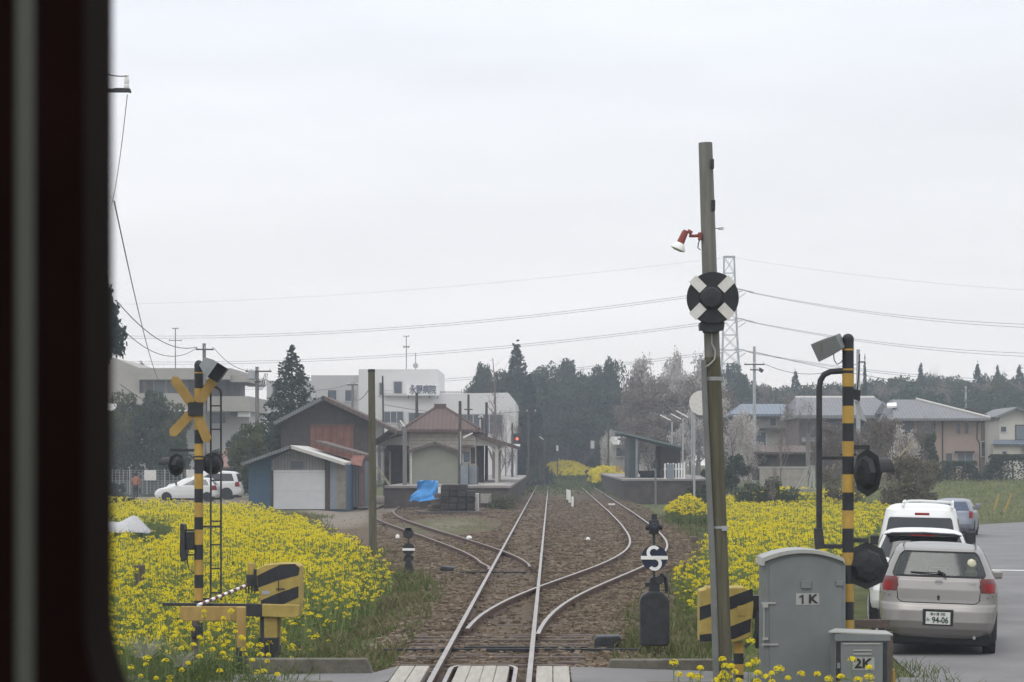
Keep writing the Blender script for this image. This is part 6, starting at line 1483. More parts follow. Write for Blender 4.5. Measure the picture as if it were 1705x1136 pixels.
def mound(name, label, cat, m, px0, px1, top, Y, depth, seed, size, n):
    """a tall rounded mass of leaves"""
    rg = np.random.default_rng(seed); cx = W((px0 + px1) / 2, Y); hw = (W(px1, Y) - W(px0, Y)) / 2; zb = 0.; h = H(top, Y) - zb
    e = thing(name, label, cat, (cx, Y, zb)); u = rg.uniform(0, 6.28, n); v = rg.uniform(0, 1, n) ** .8
    rr = (1 - .38 * v ** 3) * rg.uniform(.82, 1.04, n) * (1 + .08 * np.sin(u * 5 + v * 7)); c_ = np.sign(np.cos(u)) * np.abs(np.cos(u)) ** .6; s_ = np.sign(np.sin(u)) * np.abs(np.sin(u)) ** .6
    p = np.stack([c_ * rr * hw, s_ * rr * depth, v * h * (1 - .12 * np.abs(c_) ** 3)], 1)
    topn = n // 3; tp = np.stack([rg.uniform(-.75, .75, topn) * hw, rg.uniform(-.8, .8, topn) * depth, h * rg.uniform(.86, 1.0, topn)], 1)
    o = quadmesh('foliage', rquads(np.concatenate([p, tp]), size, rg, .2, .8), m); o.parent = e
    mb = MB()
    for q in range(6): mb.tube([(hw * (q - 2.5) * .3, 0, 0), (hw * (q - 2.5) * .34, .1, h * .8)], [.12, .04], 6)
    b_ = bpy.data.objects.new('trunk', _raw(mb, M_bark).data); C.objects.link(b_); b_.parent = e
    return e
mound('ivy_mound', 'tall ivy-covered green mound below the beige concrete building', 'shrub', M_ivy, 168, 312, 686, 172, 3.2, 81, .3, 14000)
kind(mound('undergrowth', 'dark undergrowth below the trees of the far wood', 'undergrowth', M_ever, 770, 1090, 722, 296, 3, 96, .6, 30000), 'stuff')
for i, (px, top, w_, lb_) in enumerate(((205, 655, 70, 'left'), (248, 653, 84, 'middle'), (288, 672, 62, 'right'))): tree('spring' if i != 1 else 'ever', px, top, 169, w_, lb_ + ' one of three leafy crowns over the ivy mound at left')
mound('hedge', 'clipped dark green hedge at the right edge before the cream house', 'hedge', M_hedge, 1634, 1760, 757, 166, 1.2, 82, .16, 7000)
mound('hedge', 'lower loose hedge in front of the beige house garage', 'hedge', M_hedge, 1560, 1634, 768, 164, 1.2, 83, .16, 4000)
mound('shrub', 'dark shrubs hiding the left part of the beige house front', 'shrub', M_hedge, 1498, 1562, 722, 160, 1.6, 84, .2, 5000)
shrub('thorny_shrub', 'brown thorny shrub with pale blossoms right of the black warning lamps', 'shrub', M_thorn, 1468, 1560, 742, 100, 1.6, 85, .12, 6000, lumps=44)
shrub('thorny_shrub', 'darker dry shrub at the roadside above the yellow flowers', 'shrub', M_thorn, 1488, 1548, 790, 88, 1.2, 86, .11, 4200, lumps=36)
shrub('thorny_shrub', 'dry bush behind the bent signal pipe and slatted frame', 'shrub', M_thorn, 1370, 1440, 772, 112, 1.2, 87, .12, 3200)
tree('bloss2', 1508, 716, 112, 78, 'thin tree with scattered pale blossoms in front of the beige house', v=1)
tree('bud', 1392, 700, 135, 84, 'brown twiggy tree before the dark walled old house', v=0); tree('bud', 1440, 712, 130, 80, 'brown twiggy tree right behind the black warning lamps', v=0); tree('bare', 1520, 680, 120, 90, 'wide bare tree before the left half of the beige house', v=0)
tree('bud', 1470, 690, 125, 70, 'brown budding tree between the old tiled house and beige house')
shrub('dark_bush', 'dark green bush in the left field beside the window pillar', 'bush', M_hedge, 172, 226, 826, 100, 1.0, 88, .12, 3000)
shrub('dark_bush', 'green weedy bush below the white plastic sheet in the left field', 'bush', M_ever2, 165, 240, 896, 66, .9, 89, .08, 4500)
shrub('dark_bush', 'weedy bush at the foot of the left station platform', 'bush', M_ever2, 812, 860, 822, 122, .8, 90, .1, 1600)
shrub('dark_bush', 'weedy bushes below the right platform front beside the tall pole', 'bush', M_hedge, 1140, 1200, 798, 118, 1.4, 91, .12, 3000)
shrub('dark_bush', 'dark weeds at the far end of the left platform', 'bush', M_ever, 862, 905, 778, 218, 1.5, 92, .2, 1600, zb=.2)
shrub('dark_bush', 'low dark bush left of the far yellow flower bank', 'bush', M_ever, 975, 1000, 755, 235, 1.5, 93, .2, 1400, zb=.4)
shrub('dark_bush', 'long dark bushes behind the garden wall right of the tall pole', 'bush', M_hedge, 1215, 1330, 790, 120, 1.2, 94, .13, 4200)
shrub('dark_bush', 'green bush at the left end of the car park fence', 'bush', M_ever, 180, 206, 800, 145, 1.0, 95, .14, 1500)
# pampas-like pale blades and foreground rapeseed plants
rg = np.random.default_rng(19)
def tuft(px, py, Y, n, L, lab, lean):
    b = P(px, py, Y); e = thing('grass_tuft', lab, 'grass tuft', tuple(b)); q = []
    for i in range(n):
        a = rg.uniform(0, 6.28); d = np.array([math.cos(a) * .6 + lean, math.sin(a) * .4, rg.uniform(.5, 1.2)]); d /= np.linalg.norm(d); l = L * rg.uniform(.6, 1.1); p0 = np.array([rg.normal(0, .05), rg.normal(0, .05), 0]); wv = np.array([.006, 0, 0])
        for k in range(5):
            f = lambda t: p0 + d * l * t + np.array([d[0] * l * .5 * t * t, 0, -l * .55 * t ** 2.2])
            t0, t1 = k / 5, (k + 1) / 5; q.append([f(t0) - wv * (1 - t0 * .8), f(t0) + wv * (1 - t0 * .8), f(t1) + wv * (1 - t1 * .8), f(t1) - wv * (1 - t1 * .8)])
    o = quadmesh('blades', np.array(q), M_dryb); o.parent = e
M_dryb = leafmat('pale_blades', (.22, .24, .16), (.36, .36, .27), 2, .3)
tuft(240, 1095, 27, 60, .62, 'pale drooping grass tuft among the weeds at the bottom left', .15); tuft(300, 1110, 26, 40, .5, 'smaller pale grass tuft right of the large one at the bottom left', .2)
def rape_proto(seed, heads):
    rg = np.random.default_rng(seed); Q = {'stem': [], 'leaves': [], 'flower_head': []}; hd = []
    mb = MB(); hs = []
    for i in range(heads):
        tip = np.array([rg.normal(0, .09) * (i > 0), rg.normal(0, .07) * (i > 0), -.0 - rg.uniform(.02, .22) * (i > 0)]); base = np.array([0, 0, -.75 if i == 0 else -.45])
        mb.tube([tuple(base), tuple(base * .4 + tip * .6 + [0, 0, -.02]), tuple(tip)], [.006, .005, .004], 5); q = []
        R_ = rg.uniform(.03, .042)
        for f in range(34):
            d = rg.normal(size=3); d[2] = abs(d[2]) * 1.0 - .25; d /= np.linalg.norm(d); c = tip + d * R_ * np.array([1, 1, .8]); u = np.cross(d, [0, 0, 1.01]); u /= np.linalg.norm(u); v = np.cross(d, u); a0 = rg.uniform(0, 1.57)
            for k in range(4):
                a = a0 + k * 1.571; r_ = .011 * rg.uniform(.8, 1.2); e1 = u * math.cos(a) + v * math.sin(a); e2 = -u * math.sin(a) + v * math.cos(a)
                q.append([c, c + e1 * r_ * .6 - e2 * r_ * .5 + d * .002, c + e1 * r_ * 1.15 + d * .003, c + e1 * r_ * .6 + e2 * r_ * .5 + d * .002])
        for f in range(9):
            z = rg.uniform(-.16, -.03); a = rg.uniform(0, 6.28); c = tip + np.array([math.cos(a) * .02, math.sin(a) * .02, z]); mb.tube([tuple(tip + [0, 0, z]), tuple(c + np.array([math.cos(a), math.sin(a), .8]) * .025)], [.0018, .0012], 3)
        hs.append(quadmesh_data('flower_head', np.array(q), M_petal))
    lv = []
    for i in range(9):
        a = rg.uniform(0, 6.28); z = rg.uniform(-.72, -.18); L = .16 * (1.1 + z) * rg.uniform(.7, 1.2); d = np.array([math.cos(a), math.sin(a), .35]); u = np.array([-math.sin(a), math.cos(a), 0]); c = np.array([0, 0, z])
        lv.append([c, c + d * L * .5 - u * L * .2, c + d * L - [0, 0, L * .3], c + d * L * .5 + u * L * .2])
    return _raw(mb, M_stem).data, quadmesh_data('leaves', np.array(lv), M_rape), hs
RP = [rape_proto(s_, h_) for s_, h_ in ((1, 1), (2, 2), (3, 3), (4, 2))]
def rape_plant(px, py, Y, lab, grp, v):
    st, lv, hs = RP[v % 4]; e = thing('rapeseed_plant', lab, 'rapeseed plant', tuple(P(px, py, Y)), grp); e.rotation_euler = (0, 0, tr.uniform(0, 6.28)); q = tr.uniform(.85, 1.15); e.scale = (q, q, 1)
    for nm, me in [('stem', st), ('leaves', lv)] + [('flower_head', h_) for h_ in hs]:
        o = bpy.data.objects.new(nm, me); C.objects.link(o); o.parent = e
for i, (px, py) in enumerate([(1122, 1104), (1166, 1113), (1130, 1124), (1149, 1125), (1163, 1128), (1203, 1098), (1208, 1110), (1205, 1121), (1213, 1128), (1200, 1127), (1224, 1120), (1246, 1108), (1258, 1102), (1262, 1121), (1276, 1128), (1285, 1122), (1297, 1114), (1312, 1130), (1334, 1123), (1361, 1123), (1380, 1131), (1400, 1127), (1419, 1099), (1447, 1112), (1447, 1128), (1230, 1134), (1192, 1134)]):
    rape_plant(px, py, 20.5 + (i * 37 % 10) * .12, 'yellow rapeseed plant in front of the grey cabinets at bottom right', 'foreground rapeseed plants at bottom right', i * 3 % 4)
rape_plant(1250, 1068, 23.6, 'single rapeseed plant standing between the tall pole and the tall cabinet', None, 0)
for i, (px, py) in enumerate([(245, 1096), (243, 1107), (276, 1101), (313, 1105), (304, 1125), (331, 1130), (366, 1118), (405, 1082), (417, 1074), (420, 1100), (434, 1091), (447, 1091), (433, 1075), (405, 1064), (380, 1070), (392, 1052), (345, 1055), (332, 1062), (350, 1040), (372, 1030), (385, 1018), (300, 1036), (281, 1022), (260, 1130), (218, 1112), (322, 1074), (365, 1050), (340, 1018), (318, 1048), (290, 1060)]):
    rape_plant(px, py, 25.2 + (i * 37 % 10) * .2 + (1.2 if py < 1060 else 0), 'yellow rapeseed plant among the weeds at the bottom left', 'foreground rapeseed plants at bottom left', i)
for i in range(46):
    Yq = tr.uniform(44, 52); rape_plant(tr.uniform(1122, 1175), tr.uniform(940, 990), 40 + tr.uniform(0, 6), 'yellow rapeseed plant on the verge between the S marker and the tall pole', 'rapeseed plants beside the S marker', i)
# ---------------------------------------------------------------- cars: each body is a stack of rounded rings, its windows are cut out and glazed
M_silver = mat('silver_car_paint', (.27, .256, .243), .33, .04, 2, metal=.5, spec=.5)
M_wcar = mat('white_car_paint', (.68, .68, .67), .3, .03, 2, spec=.5)
M_wagon = mat('silver_blue_paint', (.21, .22, .26), .3, .04, 2, metal=.5, spec=.5)
M_lampr = mat('tail_lamp_red', (.22, .010, .010), .3, .2, 9, spec=.15)
M_lampc = mat('tail_lamp_clear', (.13, .035, .033), .3, .2, 9, spec=.15)
M_plate = mat('number_plate', (.60, .60, .57), .5, .05, 4)
M_ptxt = mat('plate_green', (.02, .05, .035), .6, .1, 4)
M_trimb = mat('black_trim', (.02, .02, .021), .5, .2, 6)
M_seat = mat('seat_cloth', (.035, .036, .038), .9, .2, 6)
M_under = mat('underbody', (.012, .012, .013), .9, .2, 6)
M_rim = mat('wheel_rim', (.32, .32, .33), .4, .1, 6, metal=.6)
def glassmat(nm, tint, op):
    m = bpy.data.materials.new(nm); m.use_nodes = True; t = m.node_tree; t.nodes.clear()
    o = t.nodes.new('ShaderNodeOutputMaterial'); tp = t.nodes.new('ShaderNodeBsdfTransparent'); tp.inputs[0].default_value = (*tint, 1)
    gl = t.nodes.new('ShaderNodeBsdfGlossy'); gl.inputs['Roughness'].default_value = .06; gl.inputs[0].default_value = (.85, .88, .88, 1)
    ly = t.nodes.new('ShaderNodeLayerWeight'); ly.inputs[0].default_value = op
    mx = t.nodes.new('ShaderNodeMixShader'); t.links.new(ly.outputs['Fresnel'], mx.inputs[0]); t.links.new(tp.outputs[0], mx.inputs[1]); t.links.new(gl.outputs[0], mx.inputs[2]); t.links.new(mx.outputs[0], o.inputs[0]); return m
M_cglass = glassmat('car_glass', (.40, .45, .44), .38)
class Car:
    def __init__(s, label, loc, yaw, roll, prof_r, prof_f, wid, n, paint, ztop, cat='car', name='parked_car', group=None):
        s.e = thing(name, label, cat, (0, 0, 0), group); ORG[s.e.name] = Vector((0, 0, 0)); s.loc = loc; s.yaw = yaw; s.roll = roll
        s.pr, s.pf, s.wd, s.n, s.paint, s.zt = np.array(prof_r), np.array(prof_f), np.array(wid), n, paint, ztop
    def pt(s, p, z, off=0.0):
        def raw(p, z):
            yr = np.interp(z, s.pr[:, 1], s.pr[:, 0]); yf = np.interp(z, s.pf[:, 1], s.pf[:, 0]); w_ = np.interp(z, s.wd[:, 0], s.wd[:, 1])
            q = (p + 4) % 8 - 4
            if abs(q) <= 1: a, b = q, -1
            elif abs(q) <= 3: a, b = math.copysign(1, q), -1 + (abs(q) - 1)
            else: a, b = math.copysign(4 - abs(q), q), 1
            k = (abs(a) ** s.n + abs(b) ** s.n) ** (-1 / s.n)
            return Vector((w_ * a * k, (yr + yf) / 2 + (yf - yr) / 2 * b * k, z))
        v = raw(p, z)
        if off:
            e = .012; n_ = (raw(p + e, z) - raw(p - e, z)).cross(raw(p, z + e) - raw(p, z - e))
            if n_.length > 0:
                n_.normalize(); v = v + n_ * off
        return v
    def patch(s, rows, off, nc=14, nr=10):
        """surface patch between p-limits given per height: rows of (z, p0, p1)"""
        rows = np.array(rows, float); zs = np.unique(np.concatenate([np.linspace(rows[0, 0], rows[-1, 0], nr), rows[:, 0]])); mb = MB(); vs = []
        for z in zs:
            p0, p1 = np.interp(z, rows[:, 0], rows[:, 1]), np.interp(z, rows[:, 0], rows[:, 2])
            vs += [s.pt(p0 + (p1 - p0) * i / nc, z, off) for i in range(nc + 1)]
        m_ = nc + 1
        mb.add(vs, [(j * m_ + i, j * m_ + i + 1, (j + 1) * m_ + i + 1, (j + 1) * m_ + i) for j in range(len(zs) - 1) for i in range(nc)])
        return mb
    def body(s, cuts=()):
        ps = np.concatenate([np.linspace(-1, 1, 41)[:-1], np.linspace(1, 3, 61)[:-1], np.linspace(3, 5, 31)[:-1], np.linspace(5, 7, 61)[:-1]]); K = len(ps)
        zs = np.unique(np.round(np.concatenate([np.arange(s.pr[0, 1], s.zt, .022), s.pr[:, 1], s.pf[:, 1], s.wd[:, 0], np.linspace(s.zt - .06, s.zt, 8)]), 4)); zs = zs[zs <= s.zt + 1e-6]
        vs = [s.pt(p, z) for z in zs for p in ps]; fs = []
        cs = [np.array(c, float) for c in cuts]
        def cut(p, z):
            q = (p + 4) % 8 - 4
            for c in cs:
                if c[0, 0] + .01 < z < c[-1, 0] - .01 and np.interp(z, c[:, 0], c[:, 1]) + .015 < q < np.interp(z, c[:, 0], c[:, 2]) - .015: return True
            return False
        for j in range(len(zs) - 1):
            for i in range(K):
                pm = (ps[i] + (ps[(i + 1) % K] if i < K - 1 else ps[0] + 8)) / 2
                if not cut(pm, (zs[j] + zs[j + 1]) / 2): fs.append((j * K + i, j * K + (i + 1) % K, (j + 1) * K + (i + 1) % K, (j + 1) * K + i))
        # domed roof cap and floor
        top = (len(zs) - 1) * K; c = sum((Vector(v) for v in vs[top:top + K]), Vector()) / K; last = top
        for f_, dz in ((.86, .010), (.66, .019), (.4, .026), (.15, .03)):
            st = len(vs); vs += [c + (Vector(vs[top + i]) - c) * f_ + Vector((0, 0, dz)) for i in range(K)]
            fs += [(last + i, last + (i + 1) % K, st + (i + 1) % K, st + i) for i in range(K)]; last = st
        fs.append(tuple(last + i for i in range(K))); fs.append(tuple(range(K - 1, -1, -1)))
        mb = MB(); mb.add(vs, fs); s.b = mb.build('body', s.paint, s.e, smooth=True, local=True); return s.b
    def part(s, nm, mb, m, parent=None, smooth=True, thick=0, bev=0):
        o = mb.build(nm, m, parent or s.e, smooth=smooth, local=True, bev=bev); ORG[o.name] = Vector((0, 0, 0))
        if thick: q = o.modifiers.new('thickness', 'SOLIDIFY'); q.thickness = thick; q.offset = 0
        return o
    def wheels(s, ys, r, half, w_=.17):
        for sx in (-1, 1):
            for y in ys:
                mb = MB(); c = Vector((sx * (half - w_), y, r)); mb.lathe(c, [(r * .6, 0), (r * .95, .0), (r, .02), (r, w_ - .02), (r * .95, w_), (r * .62, w_ + .004)], 28, (sx, 0, 0)); o = s.part('wheel', mb, M_tyre)
                mb = MB(); mb.lathe(c + Vector((sx * (w_ - .01), 0, 0)), [(r * .62, 0), (r * .6, .012), (r * .5, .004), (r * .2, .014), (.001, .016)], 24, (sx, 0, 0)); s.part('rim', mb, M_rim, o)
    def arches(s, ys, r, zlo):
        for sx in (-1, 1):
            for y in ys:
                mb = MB(); k = 16; pts = []
                for i in range(k + 1):
                    a = math.pi * i / k; yy, z = y + math.cos(a) * r * 1.17, r * .92 + math.sin(a) * r * 1.17
                    yr = np.interp(z, s.pr[:, 1], s.pr[:, 0]); yf = np.interp(z, s.pf[:, 1], s.pf[:, 0]); b = (yy - (yr + yf) / 2) / ((yf - yr) / 2); pts.append(s.pt(sx * (2 + min(.97, max(-.97, b))), z, .004))
                lo = []
                for i in range(k + 1):
                    q = pts[i].copy(); q.z = max(zlo, .2); lo.append(q)
                mb.add(pts + lo, [(i, i + 1, k + 2 + i, k + 1 + i) for i in range(k)]); s.part('wheel_arch', mb, M_under)
    def done(s):
        s.e.location = s.loc; s.e.rotation_euler = (0, R(s.roll), R(s.yaw)); ORG[s.e.name] = Vector(s.loc)
def mirror_rows(rows): return [(z, -b, -a) for z, a, b in rows]
# silver hatchback, nearest
rr = [(.16, .20), (.08, .28), (.02, .36), (0, .46), (.015, .60), (.05, .68), (.075, .705), (.085, .76), (.10, .9), (.14, 1.02), (.17, 1.05), (.40, 1.40), (.47, 1.45), (.62, 1.475), (.95, 1.49)]
ff = [(3.55, .20), (3.60, .4), (3.58, .6), (3.5, .72), (3.3, .86), (2.95, .98), (2.80, 1.03), (2.25, 1.40), (2.1, 1.45), (1.95, 1.475), (1.7, 1.49)]
ww = [(.20, .77), (.32, .81), (.45, .825), (.66, .83), (.85, .828), (1.0, .80), (1.06, .775), (1.25, .69), (1.40, .615), (1.455, .57), (1.475, .52), (1.49, .44)]
c = Car('silver hatchback with rear number plate, nearest car in the queue', (5.33, 31.5, -.185), -9.3, 1.6, rr, ff, ww, 6.5, M_silver, 1.49)
RW = [(1.065, -.80, .80), (1.09, -.86, .86), (1.36, -.86, .86), (1.395, -.82, .82)]
SW = [(1.075, 1.32, 2.52), (1.25, 1.36, 2.42), (1.37, 1.42, 2.3)]
FW = [(1.07, 3.1, 4.0), (1.37, 3.1, 4.0)]
cuts = [RW, SW, mirror_rows(SW), FW, mirror_rows(FW)]
b = c.body(cuts)
g = c.part('rear_window', c.patch(RW, .002, 24), M_cglass)
fr = [(1.035, -.86, .86), (1.07, -.9, .9), (1.1, -.92, .92)]
mb = MB()
def ribbon(mb, f, pts, wv, off, closed=False):
    """thin strip on the body through (p, z) points"""
    vs = []; k = len(pts)
    for i, (p, z) in enumerate(pts):
        a, b2 = pts[max(0, i - 1)], pts[min(k - 1, i + 1)]; A = f(p, z, off); T = (f(*b2, off) - f(*a, off)).normalized(); Nn = Vector((0, -1, .15)).normalized() if abs(p) < 1.05 else Vector((math.copysign(1, p), 0, 0)); S_ = T.cross(Nn).normalized() * wv; vs += [A - S_, A + S_]
    mb.add(vs, [(2 * i, 2 * i + 1, 2 * i + 3, 2 * i + 2) for i in range(k - 1)])
loop = [(-.80 + 1.6 * i / 20, 1.068) for i in range(21)] + [(.86, 1.1), (.87, 1.2), (.865, 1.35), (.82, 1.392)] + [(.8 - 1.6 * i / 20, 1.396) for i in range(21)] + [(-.865, 1.35), (-.87, 1.2), (-.86, 1.1), (-.80, 1.068)]
ribbon(mb, c.pt, loop, .022, .004); c.part('seal', mb, M_trimb, g)
for rw in (SW, mirror_rows(SW)):
    gg = c.part('side_window', c.patch(rw, .003, 20), M_cglass); mb = MB(); mid = 1.85 * (1 if rw is SW else -1); ribbon(mb, c.pt, [(mid, 1.06), (mid * 1.0, 1.2), (mid * .99, 1.38)], .03, .005); c.part('pillar', mb, M_trimb, gg)
for rw in (FW, mirror_rows(FW)): c.part('windscreen', c.patch(rw, .003, 16), M_cglass)
LR = [(.862, .735, 1.02), (.875, .70, 1.06), (.95, .70, 1.16), (1.03, .72, 1.22), (1.055, .76, 1.2)]
for rw, nm in ((LR, 'R'), (mirror_rows(LR), 'L')):
    tl = c.part('tail_lamp', c.patch(rw, .008, 12), M_lampc); sg = 1 if nm == 'R' else -1
    inn = [(.865, .82, 1.05), (.96, .80, 1.14), (.99, .83, 1.12)]; c.part('red_lens', c.patch(inn if sg > 0 else mirror_rows(inn), .012, 10), M_lampr, tl)
mb = MB(); seam = [(-.72, 1.05), (-.70, .95), (-.69, .82), (-.675, .75), (-.62, .72)] + [(-.58 + 1.16 * i / 12, .712) for i in range(13)] + [(.62, .72), (.675, .75), (.69, .82), (.70, .95), (.72, 1.05)]
ribbon(mb, c.pt, seam, .006, .003); c.part('tailgate_seam', mb, M_under)
mb = MB(); ribbon(mb, c.pt, [(.70, .862), (.9, .860), (1.05, .86), (1.25, .86)], .004, .003); ribbon(mb, c.pt, [(-1.25, .86), (-1.05, .86), (-.9, .860), (-.70, .862)], .004, .003); ribbon(mb, c.pt, [(.68, .77), (.85, .80), (1.0, .815), (1.2, .82)], .005, .003); ribbon(mb, c.pt, [(-1.2, .82), (-1.0, .815), (-.85, .80), (-.68, .77)], .005, .003); c.part('bumper_seam', mb, M_under)
ro = MB()
for sg in (-1, 1): ro.tube([(sg * .50, .50, 1.478), (sg * .505, .8, 1.497), (sg * .49, 1.6, 1.500)], .008, 5)
c.part('roof_moulding', ro, M_trimb)
mb = MB(); mb.tube([c.pt(.12, 1.055, .03), c.pt(.10, 1.09, .035), c.pt(-.02, 1.135, .03)], .014, 6); mb.tube([c.pt(.06, 1.11, .03), c.pt(-.3, 1.115, .02), c.pt(-.52, 1.12, .015)], .009, 6); c.part('wiper', mb, M_trimb)
mb = MB(); q = c.pt(0, 1.0, .01)
for rx, rz in ((.05, .031), (.018, .031), (.04, .014)):
    mb.tube([q + Vector((rx * math.cos(a), .0, rz * math.sin(a) + (0.012 if rz < .02 else 0))) for a in np.linspace(0, 6.283, 24)], .0042, 5)
c.part('emblem', mb, M_galv)
mb = MB(); mb.lathe(c.pt(0, .80, .0), [(.02, .0), (.02, .012), (.012, .014)], 12, (0, -1, 0)); q = c.pt(0, .775, 0); mb.obox(q, (.03, .02, .04)); c.part('lock', mb, M_trimb)
mb = MB(); q = c.pt(.56, .985, .006)
for i in range(4): mb.obox(q + Vector((i * .03 - .045, 0, 0)), (.018, .004, .028 - .008 * (i % 2)))
c.part('model_badge', mb, M_galv)
q = c.pt(0, .515, .0); mb = MB(); mb.obox(q + Vector((0, .005, .005)), (.42, .03, .225)); rc = c.part('plate_recess', mb, M_trimb, smooth=False, bev=.01)
mb = MB(); mb.obox(q + Vector((0, -.018, -.005)), (.335, .012, .17)); pl = c.part('number_plate', mb, M_plate, smooth=False, bev=.004)
ORG[pl.name] = Vector((0, 0, 0))
for body_, sz, dx, dz, sx in (('94-06', .118, .03, -.035, .82), ('み', .055, -.138, -.03, 1), ('袖ヶ浦', .046, -.045, .05, .9), ('500', .056, .065, .05, .8)):
    text(body_, sz, q + Vector((dx, -.027, dz)), M_ptxt, pl, sx=sx, ext=.001, bold=.003 if sz > .1 else .0006)
mb = MB(); mb.box(-.74, .74, .13, 3.3, .125, .3); mb.box(-.6, -.1, .12, .5, .14, .26); c.part('underbody', mb, M_under, smooth=False, bev=.03)  # floor box set low to deepen the contact shadow on the road
mb = MB(); mb.cyl((.5, .06, .25), (.5, .3, .26), .022, n=10); c.part('exhaust', mb, M_galv)
c.wheels((.55, 2.92), .285, .80); c.arches((.55, 2.92), .285, .2)
mb = MB()
for sg in (-1, 1):
    mb.obox((sg * .33, .95, .80), (.5, .14, .5)); mb.obox((sg * .33, .98, 1.13), (.24, .09, .17)); mb.obox((sg * .36, 1.75, .9), (.46, .13, .6)); mb.obox((sg * .36, 1.8, 1.26), (.25, .09, .18))
mb.box(-.65, .65, .35, .95, .78, .8); mb.box(-.65, .65, 2.5, 2.8, .8, 1.0); c.part('seats', mb, M_seat, smooth=False, bev=.04)
mb = MB(); mb.lathe((.44, .36, 1.02), [(.05, 0), (.085, .05), (.09, .12), (.06, .16), (.07, .2), (.075, .24), (.05, .29), (.001, .31)], 14); c.part('soft_toy', mb, mat('cream_plush', (.55, .52, .38), .95, .25, 14))
for sg in (-1, 1):
    mb = MB(); mb.obox((sg * .86, 2.42, 1.02), (.16, .08, .12)); c.part('mirror', mb, M_silver, smooth=False, bev=.025)
c.done()
# generic tail for the other three queued cars
def queued(label, loc, yaw, roll, rr, ff, ww, n, paint, zt, RWr, lamps, wheel, sidew, extra=None, glass=None):
    c = Car(label, loc, yaw, roll, rr, ff, ww, n, paint, zt); c.body()
    g = c.part('rear_window', c.patch(RWr, .006, 20), glass or M_glass)
    for rw in (sidew, mirror_rows(sidew)):
        gg = c.part('side_window', c.patch(rw, .006, 20), M_glass); z0, z1 = rw[0][0], rw[-1][0]; sg = 1 if rw is sidew else -1; mb = MB()
        for p in (1.62, 2.05): ribbon(mb, c.pt, [(sg * p, z0), (sg * p, (z0 + z1) / 2), (sg * p, z1)], .03, .009)
        c.part('pillar', mb, M_trimb, gg)
    for sg in (1, -1):
        c.part('tail_lamp', c.patch(lamps if sg > 0 else mirror_rows(lamps), .01, 8), M_lampr)
    ys, r, half = wheel; c.wheels(ys, r, half, .2); c.arches(ys, r, .2); L = ff[0][0]
    mb = MB(); mb.box(-half + .05, half - .05, .2, L - .25, .14, .32); c.part('underbody', mb, M_under, smooth=False)
    for sg in (-1, 1):
        mb = MB(); mb.obox((sg * (np.interp(1.1, [q[0] for q in ww], [q[1] for q in ww]) + .12), L * .66, 1.12), (.18, .09, .19)); c.part('mirror', mb, M_trimb if paint is not M_wagon else M_wagon, smooth=False, bev=.03)
    mb = MB(); q = c.pt(0, .62, .01); mb.obox(q, (.33, .012, .165)); c.part('number_plate', mb, M_plate, smooth=False)
    if extra: extra(c)
    c.done(); return c
rr = [(.2, .22), (.06, .34), (0, .45), (0, .62), (.06, .70), (.09, .8), (.12, 1.0), (.18, 1.06), (.36, 1.45), (.42, 1.53), (.6, 1.565), (1.2, 1.59)]
ff = [(4.4, .22), (4.5, .5), (4.45, .75), (4.2, .95), (3.5, 1.05), (3.3, 1.1), (2.7, 1.45), (2.5, 1.53), (2.2, 1.565), (1.9, 1.59)]
ww = [(.22, .82), (.4, .86), (.7, .87), (.95, .865), (1.06, .84), (1.25, .765), (1.45, .68), (1.53, .64), (1.565, .58), (1.59, .48)]
def suv_x(c):
    mb = MB(); mb.prism([(-.60, 1.515), (-.63, 1.535), (-.5, 1.568), (0, 1.585), (.5, 1.568), (.63, 1.535), (.60, 1.515), (0, 1.545)], .27, .52); c.part('spoiler', mb, M_glass, smooth=False, bev=.012)
    mb = MB(); mb.box(-.2, .2, .262, .275, 1.52, 1.54); c.part('brake_lamp', mb, M_lampr, smooth=False)
    for dx, mm in ((-.70, M_white), (-.58, mat('green_sticker', (.3, .5, .05), .6, .1, 4))):
        mb = MB(); mb.lathe(c.pt(dx, 1.11, .012), [(.045, 0), (.045, .004), (.001, .005)], 14, (0, -1, .3)); c.part('sticker', mb, mm)
    mb = MB(); ribbon(mb, c.pt, [(-1.3, .66), (-1.0, .66), (-.5, .66), (0, .66), (.5, .66), (1.0, .66), (1.3, .66)], .05, .012); c.part('bumper_strip', mb, M_galv)
queued('white sport utility car with dark rear glass directly ahead of the silver hatchback', (6.0, 37.0, -.25), -9.5, 1.2, rr, ff, ww, 7, M_wcar, 1.59,
    [(1.0, -1.02, 1.02), (1.1, -1.03, 1.03), (1.50, -1.0, 1.0), (1.55, -.95, .95)], [(.72, .86, 1.1), (1.02, .87, 1.12)], ((.8, 3.45), .34, .85), [(1.1, 1.25, 2.55), (1.3, 1.28, 2.45), (1.48, 1.33, 2.35)], suv_x)
rr = [(.12, .22), (.02, .36), (0, .5), (.02, .62), (.05, .8), (.07, 1.0), (.09, 1.15), (.22, 1.66), (.28, 1.78), (.4, 1.84), (.9, 1.87)]
ff = [(3.8, .22), (3.9, .5), (3.85, .8), (3.6, 1.0), (3.3, 1.08), (2.9, 1.4), (2.5, 1.72), (2.3, 1.8), (2.0, 1.84), (1.6, 1.87)]
ww = [(.22, .76), (.4, .80), (.8, .81), (1.1, .80), (1.3, .765), (1.6, .70), (1.78, .655), (1.84, .59), (1.87, .5)]
